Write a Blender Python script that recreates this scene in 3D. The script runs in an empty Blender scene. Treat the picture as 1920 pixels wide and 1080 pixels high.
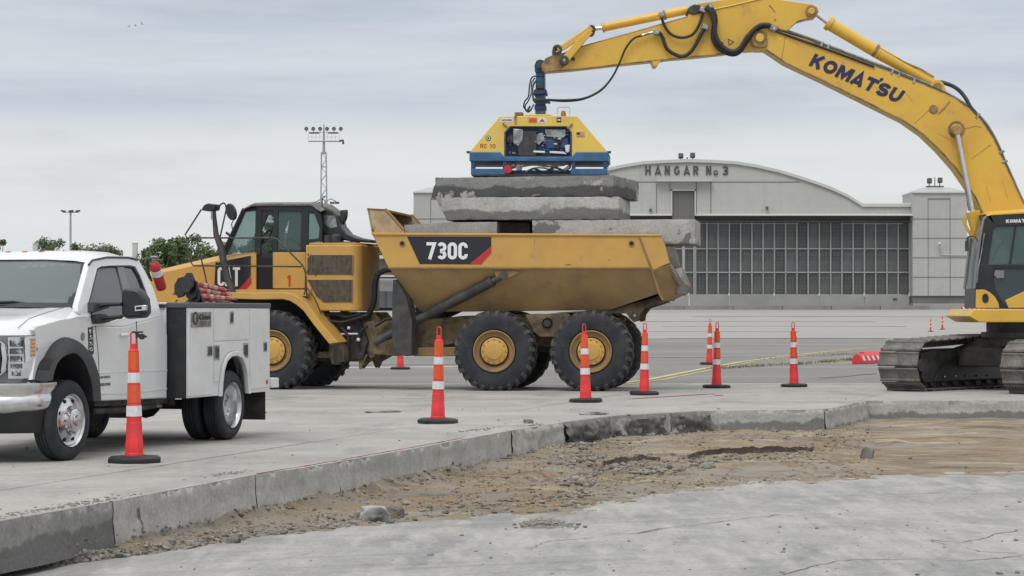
import bpy, bmesh, math, random
from mathutils import Vector, Matrix, noise
R = math.radians
scene = bpy.context.scene
C = scene.collection
random.seed(7)

# ------------------------------------------------------------------ camera, sky, sun, exposure
FX = 4500.0; HZ = 586.0; HC = 1.5          # focal length in photo pixels, horizon row, eye height above the apron
cam = bpy.data.cameras.new('camera')
cam.sensor_width = 36.0; cam.lens = FX / 1920 * 36.0
cam.clip_start = 0.5; cam.clip_end = 5000
camo = bpy.data.objects.new('camera', cam); C.objects.link(camo)
camo.location = (0, 0, HC); camo.rotation_euler = (R(90) + math.atan((HZ - 540) / FX), 0, 0)
scene.camera = camo
scene.render.resolution_x = 1024; scene.render.resolution_y = 576
scene.render.engine = 'CYCLES'
vs = scene.view_settings
vs.view_transform = 'Standard'; vs.look = 'None'; vs.gamma = 1.0; vs.use_curve_mapping = False; vs.exposure = 0.0
SUN_EL, SUN_AZ = 58, 200                  # degrees; azimuth measured clockwise from +Y (behind the camera, a little to the left)
world = bpy.data.worlds.new('World'); scene.world = world; world.use_nodes = True

def nd(nt, kind, **kw):
    n = nt.nodes.new(kind)
    for k, v in kw.items():
        if k in n.inputs.keys(): n.inputs[k].default_value = v
        else: setattr(n, k, v)
    return n

def make_world():
    nt = world.node_tree; nt.nodes.clear(); L = nt.links.new
    out = nd(nt, 'ShaderNodeOutputWorld'); bg = nd(nt, 'ShaderNodeBackground'); bg.inputs['Strength'].default_value = 0.1
    sky = nd(nt, 'ShaderNodeTexSky'); sky.sky_type = 'NISHITA'; sky.sun_disc = False
    sky.sun_elevation = R(SUN_EL); sky.sun_rotation = R(SUN_AZ)
    tc = nd(nt, 'ShaderNodeTexCoord'); sep = nd(nt, 'ShaderNodeSeparateXYZ'); L(tc.outputs['Generated'], sep.inputs[0])
    def nz(scale, vec, detail=5, rough=.55):
        mp = nd(nt, 'ShaderNodeMapping'); mp.inputs['Scale'].default_value = vec; L(tc.outputs['Generated'], mp.inputs[0])
        n = nd(nt, 'ShaderNodeTexNoise'); n.inputs['Scale'].default_value = scale; n.inputs['Detail'].default_value = detail
        n.inputs['Roughness'].default_value = rough; L(mp.outputs[0], n.inputs['Vector']); return n.outputs['Fac']
    def math_(op, a, b):
        m = nd(nt, 'ShaderNodeMath'); m.operation = op
        for i, s in enumerate((a, b)):
            if isinstance(s, (int, float)): m.inputs[i].default_value = s
            else: L(s, m.inputs[i])
        return m.outputs[0]
    n1 = nz(2.2, (1.0, 1.0, 7.0)); n2 = nz(8.0, (1.0, 1.0, 9.0), 7, .58); n3 = nz(30.0, (1, 1, 6.0), 4)
    # edge of the darker cloud layer sits 4 to 5 degrees up
    z2 = math_('ADD', sep.outputs['Z'], math_('MULTIPLY', math_('SUBTRACT', n1, .5), .035))
    z2 = math_('ADD', z2, math_('MULTIPLY', math_('SUBTRACT', n2, .5), .022))
    n4 = nz(5.0, (1.0, 1.0, 5.0), 6, .55)
    mr = nd(nt, 'ShaderNodeMapRange'); mr.interpolation_type = 'SMOOTHSTEP'; L(z2, mr.inputs['Value'])
    mr.inputs['From Min'].default_value = .066; mr.inputs['From Max'].default_value = .090
    streak = nd(nt, 'ShaderNodeMapRange'); L(n2, streak.inputs['Value'])
    streak.inputs['From Min'].default_value = .35; streak.inputs['From Max'].default_value = .68
    lay = nd(nt, 'ShaderNodeMix'); lay.data_type = 'RGBA'; L(streak.outputs[0], lay.inputs['Factor'])
    lay.inputs['A'].default_value = (5.5, 6.05, 6.8, 1); lay.inputs['B'].default_value = (6.7, 7.15, 7.6, 1)
    low = nd(nt, 'ShaderNodeMix'); low.data_type = 'RGBA'; L(n2, low.inputs['Factor'])
    low.inputs['A'].default_value = (6.9, 7.25, 7.5, 1); low.inputs['B'].default_value = (8.4, 8.45, 8.35, 1)
    mx = nd(nt, 'ShaderNodeMix'); mx.data_type = 'RGBA'; L(mr.outputs[0], mx.inputs['Factor'])
    L(low.outputs['Result'], mx.inputs['A']); L(lay.outputs['Result'], mx.inputs['B'])
    lump = nd(nt, 'ShaderNodeMapRange'); lump.interpolation_type = 'SMOOTHSTEP'; L(n4, lump.inputs['Value']); lump.inputs['From Min'].default_value = .50; lump.inputs['From Max'].default_value = .66; lump.inputs['To Min'].default_value = 1.0; lump.inputs['To Max'].default_value = .90
    lm = nd(nt, 'ShaderNodeVectorMath'); lm.operation = 'SCALE'; L(mx.outputs['Result'], lm.inputs[0]); L(lump.outputs[0], lm.inputs['Scale'])
    hi = nd(nt, 'ShaderNodeMix'); hi.data_type = 'RGBA'; hr = nd(nt, 'ShaderNodeMapRange'); L(sep.outputs['Z'], hr.inputs['Value']); hr.inputs['From Min'].default_value = .14; hr.inputs['From Max'].default_value = .5
    L(hr.outputs[0], hi.inputs['Factor']); L(lm.outputs[0], hi.inputs['A']); hi.inputs['B'].default_value = (6.5, 6.45, 6.35, 1); mx = hi
    # overcast sky grows brighter towards the zenith
    up = nd(nt, 'ShaderNodeMapRange'); L(sep.outputs['Z'], up.inputs['Value'])
    up.inputs['From Min'].default_value = .13; up.inputs['From Max'].default_value = .9
    up.inputs['To Min'].default_value = 1.0; up.inputs['To Max'].default_value = 1.9
    sc = nd(nt, 'ShaderNodeVectorMath'); sc.operation = 'SCALE'; L(mx.outputs['Result'], sc.inputs[0]); L(up.outputs[0], sc.inputs['Scale'])
    fin = nd(nt, 'ShaderNodeMix'); fin.data_type = 'RGBA'; fin.inputs['Factor'].default_value = .94
    L(sky.outputs[0], fin.inputs['A']); L(sc.outputs[0], fin.inputs['B'])
    L(fin.outputs['Result'], bg.inputs['Color']); L(bg.outputs[0], out.inputs['Surface'])
make_world()
sun = bpy.data.lights.new('sun', 'SUN'); sun.energy = 1.5; sun.angle = R(28); sun.color = (1.0, .97, .93)
suno = bpy.data.objects.new('sun', sun); C.objects.link(suno)
sd = Vector((math.sin(R(SUN_AZ)) * math.cos(R(SUN_EL)), math.cos(R(SUN_AZ)) * math.cos(R(SUN_EL)), math.sin(R(SUN_EL))))
suno.rotation_euler = (-sd).to_track_quat('-Z', 'Y').to_euler()

# ------------------------------------------------------------------ materials
def mat(name, col, rough=.6, metal=0.0, col2=None, scale=3.0, lo=.4, hi=.62, detail=6, stretch=(1, 1, 1),
        bump=0.0, bscale=40.0, fine=0.0, fscale=60.0, spec=.5, coat=0.0, col3=None, scale3=9.0, lo3=.55, hi3=.66, st3=(1, 1, 1), emit=None):
    m = bpy.data.materials.new(name); m.use_nodes = True; nt = m.node_tree; L = nt.links.new
    b = nt.nodes['Principled BSDF']
    b.inputs['Roughness'].default_value = rough; b.inputs['Metallic'].default_value = metal
    b.inputs['Specular IOR Level'].default_value = spec; b.inputs['Coat Weight'].default_value = coat; b.inputs['Coat Roughness'].default_value = .08
    b.inputs['Base Color'].default_value = (*col, 1)
    tc = nd(nt, 'ShaderNodeTexCoord')
    def nz(s, st, det=6):
        mp = nd(nt, 'ShaderNodeMapping'); mp.inputs['Scale'].default_value = st; L(tc.outputs['Object'], mp.inputs[0])
        n = nd(nt, 'ShaderNodeTexNoise'); n.inputs['Scale'].default_value = s; n.inputs['Detail'].default_value = det; n.inputs['Roughness'].default_value = .62
        L(mp.outputs[0], n.inputs['Vector']); return n.outputs['Fac']
    def rng(src, a, c, t0=0., t1=1.):
        r = nd(nt, 'ShaderNodeMapRange'); L(src, r.inputs['Value']); r.inputs['From Min'].default_value = a; r.inputs['From Max'].default_value = c
        r.inputs['To Min'].default_value = t0; r.inputs['To Max'].default_value = t1; return r.outputs[0]
    cur = None
    if col2 is not None:
        x = nd(nt, 'ShaderNodeMix'); x.data_type = 'RGBA'; L(rng(nz(scale, stretch, detail), lo, hi), x.inputs['Factor'])
        x.inputs['A'].default_value = (*col, 1); x.inputs['B'].default_value = (*col2, 1); cur = x.outputs['Result']
    if col3 is not None:
        x = nd(nt, 'ShaderNodeMix'); x.data_type = 'RGBA'; L(rng(nz(scale3, st3, 8), lo3, hi3), x.inputs['Factor'])
        if cur is None: x.inputs['A'].default_value = (*col, 1)
        else: L(cur, x.inputs['A'])
        x.inputs['B'].default_value = (*col3, 1); cur = x.outputs['Result']
    if fine > 0:
        f = rng(nz(fscale, (1, 1, 1), 4), .3, .7, 1 - fine, 1 + fine)
        s = nd(nt, 'ShaderNodeVectorMath'); s.operation = 'SCALE'; L(f, s.inputs['Scale'])
        if cur is None: s.inputs[0].default_value = col
        else: L(cur, s.inputs[0])
        cur = s.outputs[0]
    if cur is not None: L(cur, b.inputs['Base Color'])
    if bump > 0:
        bp = nd(nt, 'ShaderNodeBump'); bp.inputs['Strength'].default_value = 1.0; bp.inputs['Distance'].default_value = bump
        L(nz(bscale, (1, 1, 1), 6), bp.inputs['Height']); L(bp.outputs[0], b.inputs['Normal'])
    if emit: b.inputs['Emission Color'].default_value = (*emit, 1); b.inputs['Emission Strength'].default_value = 1
    return m

def glass(name, tint, alpha, rough=.03, ior=1.6):
    """window glass: tinted see-through sheet with a mirror-like surface"""
    m = bpy.data.materials.new(name); m.use_nodes = True; nt = m.node_tree; L = nt.links.new
    nt.nodes.clear(); out = nd(nt, 'ShaderNodeOutputMaterial'); b = nd(nt, 'ShaderNodeBsdfPrincipled')
    b.inputs['Base Color'].default_value = (*tint, 1); b.inputs['Roughness'].default_value = rough; b.inputs['IOR'].default_value = ior
    t = nd(nt, 'ShaderNodeBsdfTransparent'); t.inputs['Color'].default_value = (.88, .96, .94, 1)
    mx = nd(nt, 'ShaderNodeMixShader'); mx.inputs[0].default_value = alpha
    L(t.outputs[0], mx.inputs[1]); L(b.outputs[0], mx.inputs[2]); L(mx.outputs[0], out.inputs['Surface']); return m

M = {}
M['cat'] = mat('cat_yellow', (.56, .325, .075), .5, 0, (.48, .285, .08), 1.3, bump=.0015, bscale=18, fine=.06, col3=(.30, .21, .11), scale3=3.4, lo3=.60, hi3=.80)
M['cat_dirty'] = mat('cat_yellow_dusty', (.30, .185, .07), .75, 0, (.22, .145, .065), 1.6, bump=.002, bscale=20, fine=.08, col3=(.15, .105, .06), scale3=3.5, lo3=.54, hi3=.74)
M['cat_clean'] = mat('cat_yellow_hood', (.58, .32, .07), .42, 0, (.52, .29, .07), 1.2, fine=.03)
M['cat_frame'] = mat('frame_grimy', (.21, .15, .075), .8, 0, (.10, .075, .05), 3, bump=.004, bscale=22, fine=.12, col3=(.06, .05, .045), scale3=6, lo3=.5, hi3=.7)
M['kom'] = mat('excavator_yellow', (.69, .43, .06), .38, 0, (.61, .37, .06), .9, bump=.001, bscale=14, fine=.03, col3=(.40, .26, .09), scale3=3.2, lo3=.60, hi3=.80)
M['kom_dirty'] = mat('excavator_yellow_greasy', (.40, .26, .09), .6, 0, (.16, .11, .06), 4, bump=.002, fine=.1)
M['lift'] = mat('lifter_yellow', (.74, .52, .10), .4, 0, (.66, .46, .11), 1.5, fine=.03)
M['blue'] = mat('lifter_blue', (.04, .14, .27), .45, 0, (.03, .09, .19), 3, fine=.08)
M['blue_dk'] = mat('lifter_dark_blue', (.03, .065, .17), .5, 0, (.018, .035, .085), 5, fine=.1)
M['tyre'] = mat('tyre_rubber', (.020, .024, .031), .75, 0, (.038, .041, .046), 3.0, bump=.004, bscale=30, fine=.12, spec=.35, col3=(.075, .072, .066), scale3=5, lo3=.6, hi3=.8)
M['lug'] = mat('tyre_lug_dusty', (.045, .046, .047), .85, 0, (.09, .086, .08), 5, bump=.004, fine=.15, spec=.3)
M['rubber'] = mat('black_rubber', (.018, .020, .023), .6, 0, (.03, .03, .032), 6, fine=.1, spec=.4)
M['black'] = mat('black_paint', (.014, .016, .020), .4, 0, (.022, .023, .026), 3, fine=.08)
M['decal'] = mat('decal_black', (.016, .018, .026), .35)
M['red'] = mat('decal_red', (.46, .025, .035), .4)
M['white_ink'] = mat('decal_white', (.75, .76, .78), .4)
M['steel'] = mat('bare_steel', (.42, .43, .44), .35, .8, (.2, .2, .2), 7, fine=.1)
M['chrome'] = mat('chrome', (.72, .73, .75), .24, 1.0, (.6, .61, .62), 9)
M['alu'] = mat('polished_aluminium', (.72, .73, .74), .22, 1.0, (.5, .51, .52), 6)
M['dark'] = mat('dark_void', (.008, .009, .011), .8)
M['truck'] = mat('truck_white_paint', (.70, .715, .735), .25, 0, (.64, .655, .675), 1.1, coat=.7, spec=.5, fine=.015, fscale=20, col3=(.50, .49, .47), scale3=2.5, lo3=.62, hi3=.85)
M['svc'] = mat('service_body_white', (.70, .71, .725), .38, 0, (.62, .63, .64), 2.2, coat=.25, fine=.02)
M['cone_o'] = mat('cone_red_orange', (.74, .035, .04), .5, 0, (.56, .05, .05), 6, fine=.08, spec=.4, col3=(.30, .07, .06), scale3=7, lo3=.56, hi3=.72)
M['cone_p'] = mat('cone_orange_sheet', (.74, .10, .025), .4, 0, (.64, .09, .03), 9, fine=.04)
M['cone_w'] = mat('reflective_white', (.72, .73, .75), .35, 0, (.60, .61, .64), 30, fine=.08, col3=(.42, .40, .38), scale3=8, lo3=.58, hi3=.72)
M['conc_cut'] = mat('concrete_cut_face', (.29, .285, .275), .9, 0, (.215, .215, .21), 1.6, .42, .6, stretch=(1, 1, .6), bump=.01, bscale=16, fine=.10, col3=(.10, .10, .10), scale3=1.5, lo3=.58, hi3=.66, st3=(1, 1, .7))
M['conc_slab'] = mat('concrete_lifted_slab', (.36, .355, .34), .9, 0, (.22, .22, .215), 1.0, .46, .58, bump=.02, bscale=9, fine=.14, fscale=30, col3=(.10, .10, .105), scale3=1.4, lo3=.55, hi3=.62)
M['conc_dk'] = mat('concrete_damp_slab', (.25, .25, .245), .9, 0, (.11, .11, .115), 1.2, .44, .56, bump=.02, bscale=9, fine=.16, fscale=30, col3=(.36, .355, .34), scale3=1.1, lo3=.56, hi3=.63)
M['steel_dark'] = mat('track_steel', (.085, .080, .076), .6, .5, (.15, .14, .13), 6, bump=.004, bscale=30, fine=.2, fscale=25, spec=.4)
M['steel_worn'] = mat('track_shoe_worn', (.13, .12, .115), .6, .35, (.21, .195, .18), 4, bump=.005, bscale=25, fine=.2, fscale=22, spec=.4)

def mat_band(name, light, dark, thr, amp, gen=True, z0=-.37, z1=0.0, scale=2.0, rough=.9, bump=.008, soft=.05, third=None, thr3=.62, scale3=2.5, st=(1, 1, 1)):
    """broken concrete: damp darker lower part with a ragged tide line, blotches of a third tone"""
    m = mat(name, light, rough, 0, tuple(c * .82 for c in light), 2.6, .42, .62, bump=bump, bscale=14, fine=.10, fscale=26)
    nt = m.node_tree; L = nt.links.new; b = nt.nodes['Principled BSDF']; src = b.inputs['Base Color'].links[0].from_socket
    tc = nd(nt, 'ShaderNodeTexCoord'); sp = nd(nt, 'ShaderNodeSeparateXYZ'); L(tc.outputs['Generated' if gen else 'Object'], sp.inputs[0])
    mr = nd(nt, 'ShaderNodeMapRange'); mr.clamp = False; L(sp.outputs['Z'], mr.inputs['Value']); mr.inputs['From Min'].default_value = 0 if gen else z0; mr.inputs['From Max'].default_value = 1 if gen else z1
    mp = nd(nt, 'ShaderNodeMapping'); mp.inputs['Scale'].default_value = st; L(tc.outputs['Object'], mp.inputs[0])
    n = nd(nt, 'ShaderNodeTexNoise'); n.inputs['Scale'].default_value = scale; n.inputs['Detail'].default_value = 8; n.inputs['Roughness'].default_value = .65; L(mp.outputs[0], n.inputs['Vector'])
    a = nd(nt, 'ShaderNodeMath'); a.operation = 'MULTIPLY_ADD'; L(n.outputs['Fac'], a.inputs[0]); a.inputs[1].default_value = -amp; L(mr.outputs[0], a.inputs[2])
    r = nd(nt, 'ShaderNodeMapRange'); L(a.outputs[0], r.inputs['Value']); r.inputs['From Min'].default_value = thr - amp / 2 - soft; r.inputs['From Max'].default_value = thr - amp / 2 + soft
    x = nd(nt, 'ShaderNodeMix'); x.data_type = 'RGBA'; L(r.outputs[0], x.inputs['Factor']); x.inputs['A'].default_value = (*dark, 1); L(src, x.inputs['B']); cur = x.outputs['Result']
    if third:
        n3 = nd(nt, 'ShaderNodeTexNoise'); n3.inputs['Scale'].default_value = scale3; n3.inputs['Detail'].default_value = 7; n3.inputs['Roughness'].default_value = .6; L(mp.outputs[0], n3.inputs['Vector'])
        r3 = nd(nt, 'ShaderNodeMapRange'); L(n3.outputs['Fac'], r3.inputs['Value']); r3.inputs['From Min'].default_value = thr3; r3.inputs['From Max'].default_value = thr3 + .025
        y = nd(nt, 'ShaderNodeMix'); y.data_type = 'RGBA'; L(r3.outputs[0], y.inputs['Factor']); L(cur, y.inputs['A']); y.inputs['B'].default_value = (*third, 1); cur = y.outputs['Result']
    f = nd(nt, 'ShaderNodeTexNoise'); f.inputs['Scale'].default_value = 30; f.inputs['Detail'].default_value = 5; L(tc.outputs['Object'], f.inputs['Vector'])
    g = nd(nt, 'ShaderNodeMapRange'); L(f.outputs['Fac'], g.inputs['Value']); g.inputs['From Min'].default_value = .3; g.inputs['From Max'].default_value = .7; g.inputs['To Min'].default_value = .85; g.inputs['To Max'].default_value = 1.15
    s_ = nd(nt, 'ShaderNodeVectorMath'); s_.operation = 'SCALE'; L(cur, s_.inputs[0]); L(g.outputs[0], s_.inputs['Scale']); L(s_.outputs[0], b.inputs['Base Color'])
    return m
M['slab_top'] = mat_band('slab_damp_edge', (.23, .23, .225), (.075, .077, .078), .55, .8, scale=1.6, third=(.36, .355, .34), thr3=.57, scale3=1.8)
M['slab_mid'] = mat_band('slab_pale_edge', (.42, .415, .395), (.155, .157, .158), .46, .8, scale=1.5, third=(.24, .24, .235), thr3=.66)
M['slab_low'] = mat_band('slab_blotched_edge', (.39, .385, .37), (.24, .24, .235), .10, .5, scale=2.2, third=(.15, .15, .15), thr3=.585, scale3=2.8)
M['slab_flat'] = mat_band('slab_clean_edge', (.31, .31, .305), (.24, .24, .24), .2, .4, scale=1.5)
# ------------------------------------------------------------------ mesh building
class MB:
    def __init__(s): s.v = []; s.f = []
    def add(s, vs, fs, mx=None):
        o = len(s.v)
        s.v += [tuple(mx @ Vector(p)) if mx is not None else tuple(p) for p in vs]
        s.f += [tuple(o + i for i in f) for f in fs]; return s
    def box(s, c, d, rx=0, ry=0, rz=0, taper=1.0):
        a, b, h = d[0] / 2, d[1] / 2, d[2] / 2; t = taper
        vs = [(-a, -b, -h), (a, -b, -h), (a, b, -h), (-a, b, -h), (-a * t, -b * t, h), (a * t, -b * t, h), (a * t, b * t, h), (-a * t, b * t, h)]
        mx = Matrix.Translation(c) @ Matrix.Rotation(rz, 4, 'Z') @ Matrix.Rotation(ry, 4, 'Y') @ Matrix.Rotation(rx, 4, 'X')
        return s.add(vs, [(0, 3, 2, 1), (4, 5, 6, 7), (0, 1, 5, 4), (1, 2, 6, 5), (2, 3, 7, 6), (3, 0, 4, 7)], mx)
    def loft(s, loops, cap0=True, cap1=True, close=True):
        o = len(s.v); n = len(loops[0])
        for l in loops: s.v += [tuple(p) for p in l]
        for i in range(len(loops) - 1):
            for j in range(n if close else n - 1):
                k = (j + 1) % n
                s.f.append((o + i * n + j, o + i * n + k, o + (i + 1) * n + k, o + (i + 1) * n + j))
        if cap0: s.f.append(tuple(o + j for j in reversed(range(n))))
        if cap1: s.f.append(tuple(o + (len(loops) - 1) * n + j for j in range(n)))
        return s
    def pris(s, pts, y0, y1):
        """closed outline of (x, z) points, given depth from y0 to y1"""
        return s.loft([[(x, y0, z) for x, z in pts], [(x, y1, z) for x, z in pts]])
    def cyl(s, p0, p1, r0, r1=None, n=16, cap=True):
        r1 = r0 if r1 is None else r1; p0 = Vector(p0); p1 = Vector(p1); d = (p1 - p0).normalized()
        a = d.orthogonal().normalized(); b = d.cross(a); ls = []
        for p, r in ((p0, r0), (p1, r1)):
            ls.append([p + a * (r * math.cos(2 * math.pi * i / n)) + b * (r * math.sin(2 * math.pi * i / n)) for i in range(n)])
        return s.loft(ls, cap, cap)
    def tube(s, pts, r, n=8, sub=0):
        pts = [Vector(p) for p in pts]
        if sub: pts = spline(pts, sub)
        ls = []; up = None
        for i, p in enumerate(pts):
            d = (pts[min(i + 1, len(pts) - 1)] - pts[max(i - 1, 0)]).normalized()
            a = d.orthogonal().normalized() if up is None else (up - d * up.dot(d)).normalized()
            up = a; b = d.cross(a); rr = r[i] if isinstance(r, (list, tuple)) else r
            ls.append([p + a * (rr * math.cos(2 * math.pi * k / n)) + b * (rr * math.sin(2 * math.pi * k / n)) for k in range(n)])
        return s.loft(ls)
    def lathe(s, c, prof, axis='Y', n=32, closed=False, a0=0.0, cap=True):
        """profile of (radius, offset along the axis)"""
        ls = []
        for r, h in prof:
            l = []
            for i in range(n):
                t = a0 + 2 * math.pi * i / n; x, y = r * math.cos(t), r * math.sin(t)
                l.append({'Y': (c[0] + x, c[1] + h, c[2] + y), 'Z': (c[0] + x, c[1] + y, c[2] + h), 'X': (c[0] + h, c[1] + x, c[2] + y)}[axis])
            ls.append(l)
        if closed: ls.append(ls[0])
        return s.loft(ls, cap and not closed, cap and not closed)
    def sph(s, c, r, n=10, sc=(1, 1, 1)):
        m = n // 2 + 1
        prof = [(max(1e-4, math.sin(math.pi * i / m)), -math.cos(math.pi * i / m)) for i in range(m + 1)]
        ls = [[(c[0] + q * r * sc[0] * math.cos(2 * math.pi * k / n), c[1] + q * r * sc[1] * math.sin(2 * math.pi * k / n), c[2] + h * r * sc[2]) for k in range(n)] for q, h in prof]
        return s.loft(ls)
    def mesh(s, name, m, sharp=32):
        me = bpy.data.meshes.new(name); me.from_pydata([tuple(p) for p in s.v], [], s.f); me.update()
        bm = bmesh.new(); bm.from_mesh(me); bmesh.ops.recalc_face_normals(bm, faces=bm.faces); bm.to_mesh(me); bm.free()
        me.materials.append(m)
        for p in me.polygons: p.use_smooth = True
        me.set_sharp_from_angle(angle=R(sharp)); return me
    def build(s, name, m, parent=None, bevel=0.0, seg=2, sharp=32, kind=None, label=None):
        o = bpy.data.objects.new(name, s.mesh(name, m, sharp)); C.objects.link(o)
        if parent: o.parent = parent
        if bevel:
            b = o.modifiers.new('bevel', 'BEVEL'); b.width = bevel; b.segments = seg; b.limit_method = 'ANGLE'; b.angle_limit = R(35)
            b.harden_normals = False
        if kind: o['kind'] = kind
        if label: o['label'] = label
        return o

def spline(pts, k):
    out = []; n = len(pts)
    for i in range(n - 1):
        p0, p1, p2, p3 = pts[max(i - 1, 0)], pts[i], pts[i + 1], pts[min(i + 2, n - 1)]
        for j in range(k):
            t = j / k
            out.append(.5 * ((2 * p1) + (p2 - p0) * t + (2 * p0 - 5 * p1 + 4 * p2 - p3) * t * t + (3 * p1 - p0 - 3 * p2 + p3) * t ** 3))
    out.append(pts[-1]); return out

def tag(o, label, cat, group=None, kind=None):
    if label: o['label'] = label
    if cat: o['category'] = cat
    if group: o['group'] = group
    if kind: o['kind'] = kind
    return o
def empty(name, loc, yaw=0.0):
    o = bpy.data.objects.new(name, None); C.objects.link(o); o.location = loc; o.rotation_euler = (0, 0, yaw); o.empty_display_size = .3; return o
def copy_tree(o, parent=None):
    c = o.copy(); C.objects.link(c); c.parent = parent
    for ch in list(o.children): copy_tree(ch, c)
    return c

class Frame:
    """a thing's own axes: x along it, y away from its near side, z up; S() and X() read measured outlines onto its side and end planes"""
    def __init__(s, X0, Y0, yaw): s.o = (X0, Y0); s.ex = (math.cos(yaw), math.sin(yaw)); s.ey = (-math.sin(yaw), math.cos(yaw)); s.yaw = yaw
    def _hit(s, u, v, e, c):
        d = ((u - 960) / FX, 1.0); t = (c + s.o[0] * e[0] + s.o[1] * e[1]) / (d[0] * e[0] + d[1] * e[1])
        w = (t * d[0] - s.o[0], t * d[1] - s.o[1]); return w, HC - (v - HZ) / FX * t
    def S(s, u, v, y=0.0):
        w, z = s._hit(u, v, s.ey, y); return Vector((w[0] * s.ex[0] + w[1] * s.ex[1], y, z))
    def X(s, u, v, x=0.0):
        w, z = s._hit(u, v, s.ex, x); return Vector((x, w[0] * s.ey[0] + w[1] * s.ey[1], z))
    def xz(s, pts, y=0.0):
        return [(p.x, p.z) for p in (s.S(u, v, y) for u, v in pts)]
    def root(s, name): return empty(name, (s.o[0], s.o[1], 0), s.yaw)

def gpt(u, v, z=0.0):
    Y = FX * (HC - z) / (v - HZ); return Vector(((u - 960) / FX * Y, Y, z))

def text_mesh(name, txt, m, parent, fn, ink=0.0, thick=.004, space=1.0, kind=None, bevel=0):
    """lettering; fn maps (0..1, 0..1) of the text's box to a point, thickness goes along fn's normal"""
    cu = bpy.data.curves.new('t', 'FONT'); cu.body = txt; cu.offset = ink; cu.space_character = space; cu.resolution_u = 3
    to = bpy.data.objects.new('t', cu); C.objects.link(to); bpy.context.view_layer.update()
    me = bpy.data.meshes.new_from_object(to); bpy.data.objects.remove(to); bpy.data.curves.remove(cu)
    xs = [v.co.x for v in me.vertices]; ys = [v.co.y for v in me.vertices]
    x0, x1, y0, y1 = min(xs), max(xs), min(ys), max(ys)
    P00 = fn(0, 0); nrm = (fn(1, 0) - P00).cross(fn(0, 1) - P00).normalized()
    for v in me.vertices: v.co = fn((v.co.x - x0) / (x1 - x0), (v.co.y - y0) / (y1 - y0)) + nrm * thick
    bm = bmesh.new(); bm.from_mesh(me)
    r = bmesh.ops.extrude_face_region(bm, geom=list(bm.faces))
    for e in r['geom']:
        if isinstance(e, bmesh.types.BMVert): e.co -= nrm * thick * 2
    bmesh.ops.recalc_face_normals(bm, faces=bm.faces); bm.to_mesh(me); bm.free()
    me.materials.clear(); me.materials.append(m)
    o = bpy.data.objects.new(name, me); C.objects.link(o); o.parent = parent
    return o
def quad_fn(a, b, c, d):
    """corners: lower left, lower right, upper right, upper left"""
    a, b, c, d = map(Vector, (a, b, c, d))
    return lambda s, t: (a * (1 - s) + b * s) * (1 - t) + (d * (1 - s) + c * s) * t

def arc(cx, cy, rx, ry, a0, a1, n=10): return [(cx + rx * math.cos(R(a0 + (a1 - a0) * i / n)), cy + ry * math.sin(R(a0 + (a1 - a0) * i / n))) for i in range(n + 1)]
def glyph(ch, a, w):
    """centre lines of a block letter a wide and 1 high, drawn with a pen w wide"""
    h = w / 2; t = .5 + h * .35
    if ch == 'C' and a > .72: return [arc(a / 2, .5, a / 2 - h, .5 - h, 42, 318, 20)]
    return {'K': [[(h, 0), (h, 1)], [(w * .8, .42), (a - h * 1.1, 1)], [(a * .40, .60), (a - h * .9, 0)]], 'H': [[(h, 0), (h, 1)], [(a - h, 0), (a - h, 1)], [(w, .5), (a - w, .5)]],
            'O': [arc(a / 2, .5, a / 2 - h, .5 - h, 0, 360, 24)], '0': [arc(a / 2, 1 - a / 2, a / 2 - h, a / 2 - h, 0, 180, 10) + arc(a / 2, a / 2, a / 2 - h, a / 2 - h, 180, 360, 10) + [(a - h, 1 - a / 2)]],
            'M': [[(h, 0), (h, 1)], [(a - h, 0), (a - h, 1)], [(h * 1.5, 1 - h * .4), (a / 2, .22), (a - h * 1.5, 1 - h * .4)]], 'A': [[(h * .7, 0), (a / 2, 1 - h * .5), (a - h * .7, 0)], [(a * .30, .24), (a * .70, .24)]],
            'T': [[(0, 1 - h), (a, 1 - h)], [(a / 2, 0), (a / 2, 1 - w)]], 'S': [arc(a / 2, .5 + (.5 - h) / 2, a / 2 - h, (.5 - h) / 2, 15, 270, 12) + arc(a / 2, .5 - (.5 - h) / 2, a / 2 - h, (.5 - h) / 2, 75, -165, 12)],
            'U': [[(h, 1)] + arc(a / 2, a / 2, a / 2 - h, a / 2 - h, 180, 360, 12) + [(a - h, 1)]], '7': [[(0, 1 - h), (a - h * .9, 1 - h), (a * .34, 0)]],
            '3': [arc(a / 2, .75 - h * .4, a / 2 - h, .25 - h * .6, 155, -90, 12) + arc(a / 2, .27, a / 2 - h, .27 - h, 90, -155, 12)], 'C': [arc(a / 2, 1 - a / 2, a / 2 - h, a / 2 - h, -12, 180, 12) + arc(a / 2, a / 2, a / 2 - h, a / 2 - h, 180, 372, 12)],
            'G': [arc(a / 2, .5, a / 2 - h, .5 - h, 35, 335, 20) + [(a - h, .42)], [(a * .55, .44), (a, .44)]], 'R': [[(h, 0), (h, 1)], [(w, 1 - h)] + arc(a - .25 - h * .4, .75 - h * .5, .25 - h * .4, .25 - h * .5, 90, -90, 8) + [(w, .5 - h * .4)], [(a * .5, .46), (a - h, 0)]],
            'N': [[(h, 0), (h, 1)], [(a - h, 0), (a - h, 1)], [(h * 1.3, 1 - h * .3), (a - h * 1.3, h * .3)]], '1': [[(a * .15, .74), (a * .58, 1 - h * .6)], [(a * .62, 0), (a * .62, 1)]]}[ch]
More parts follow.
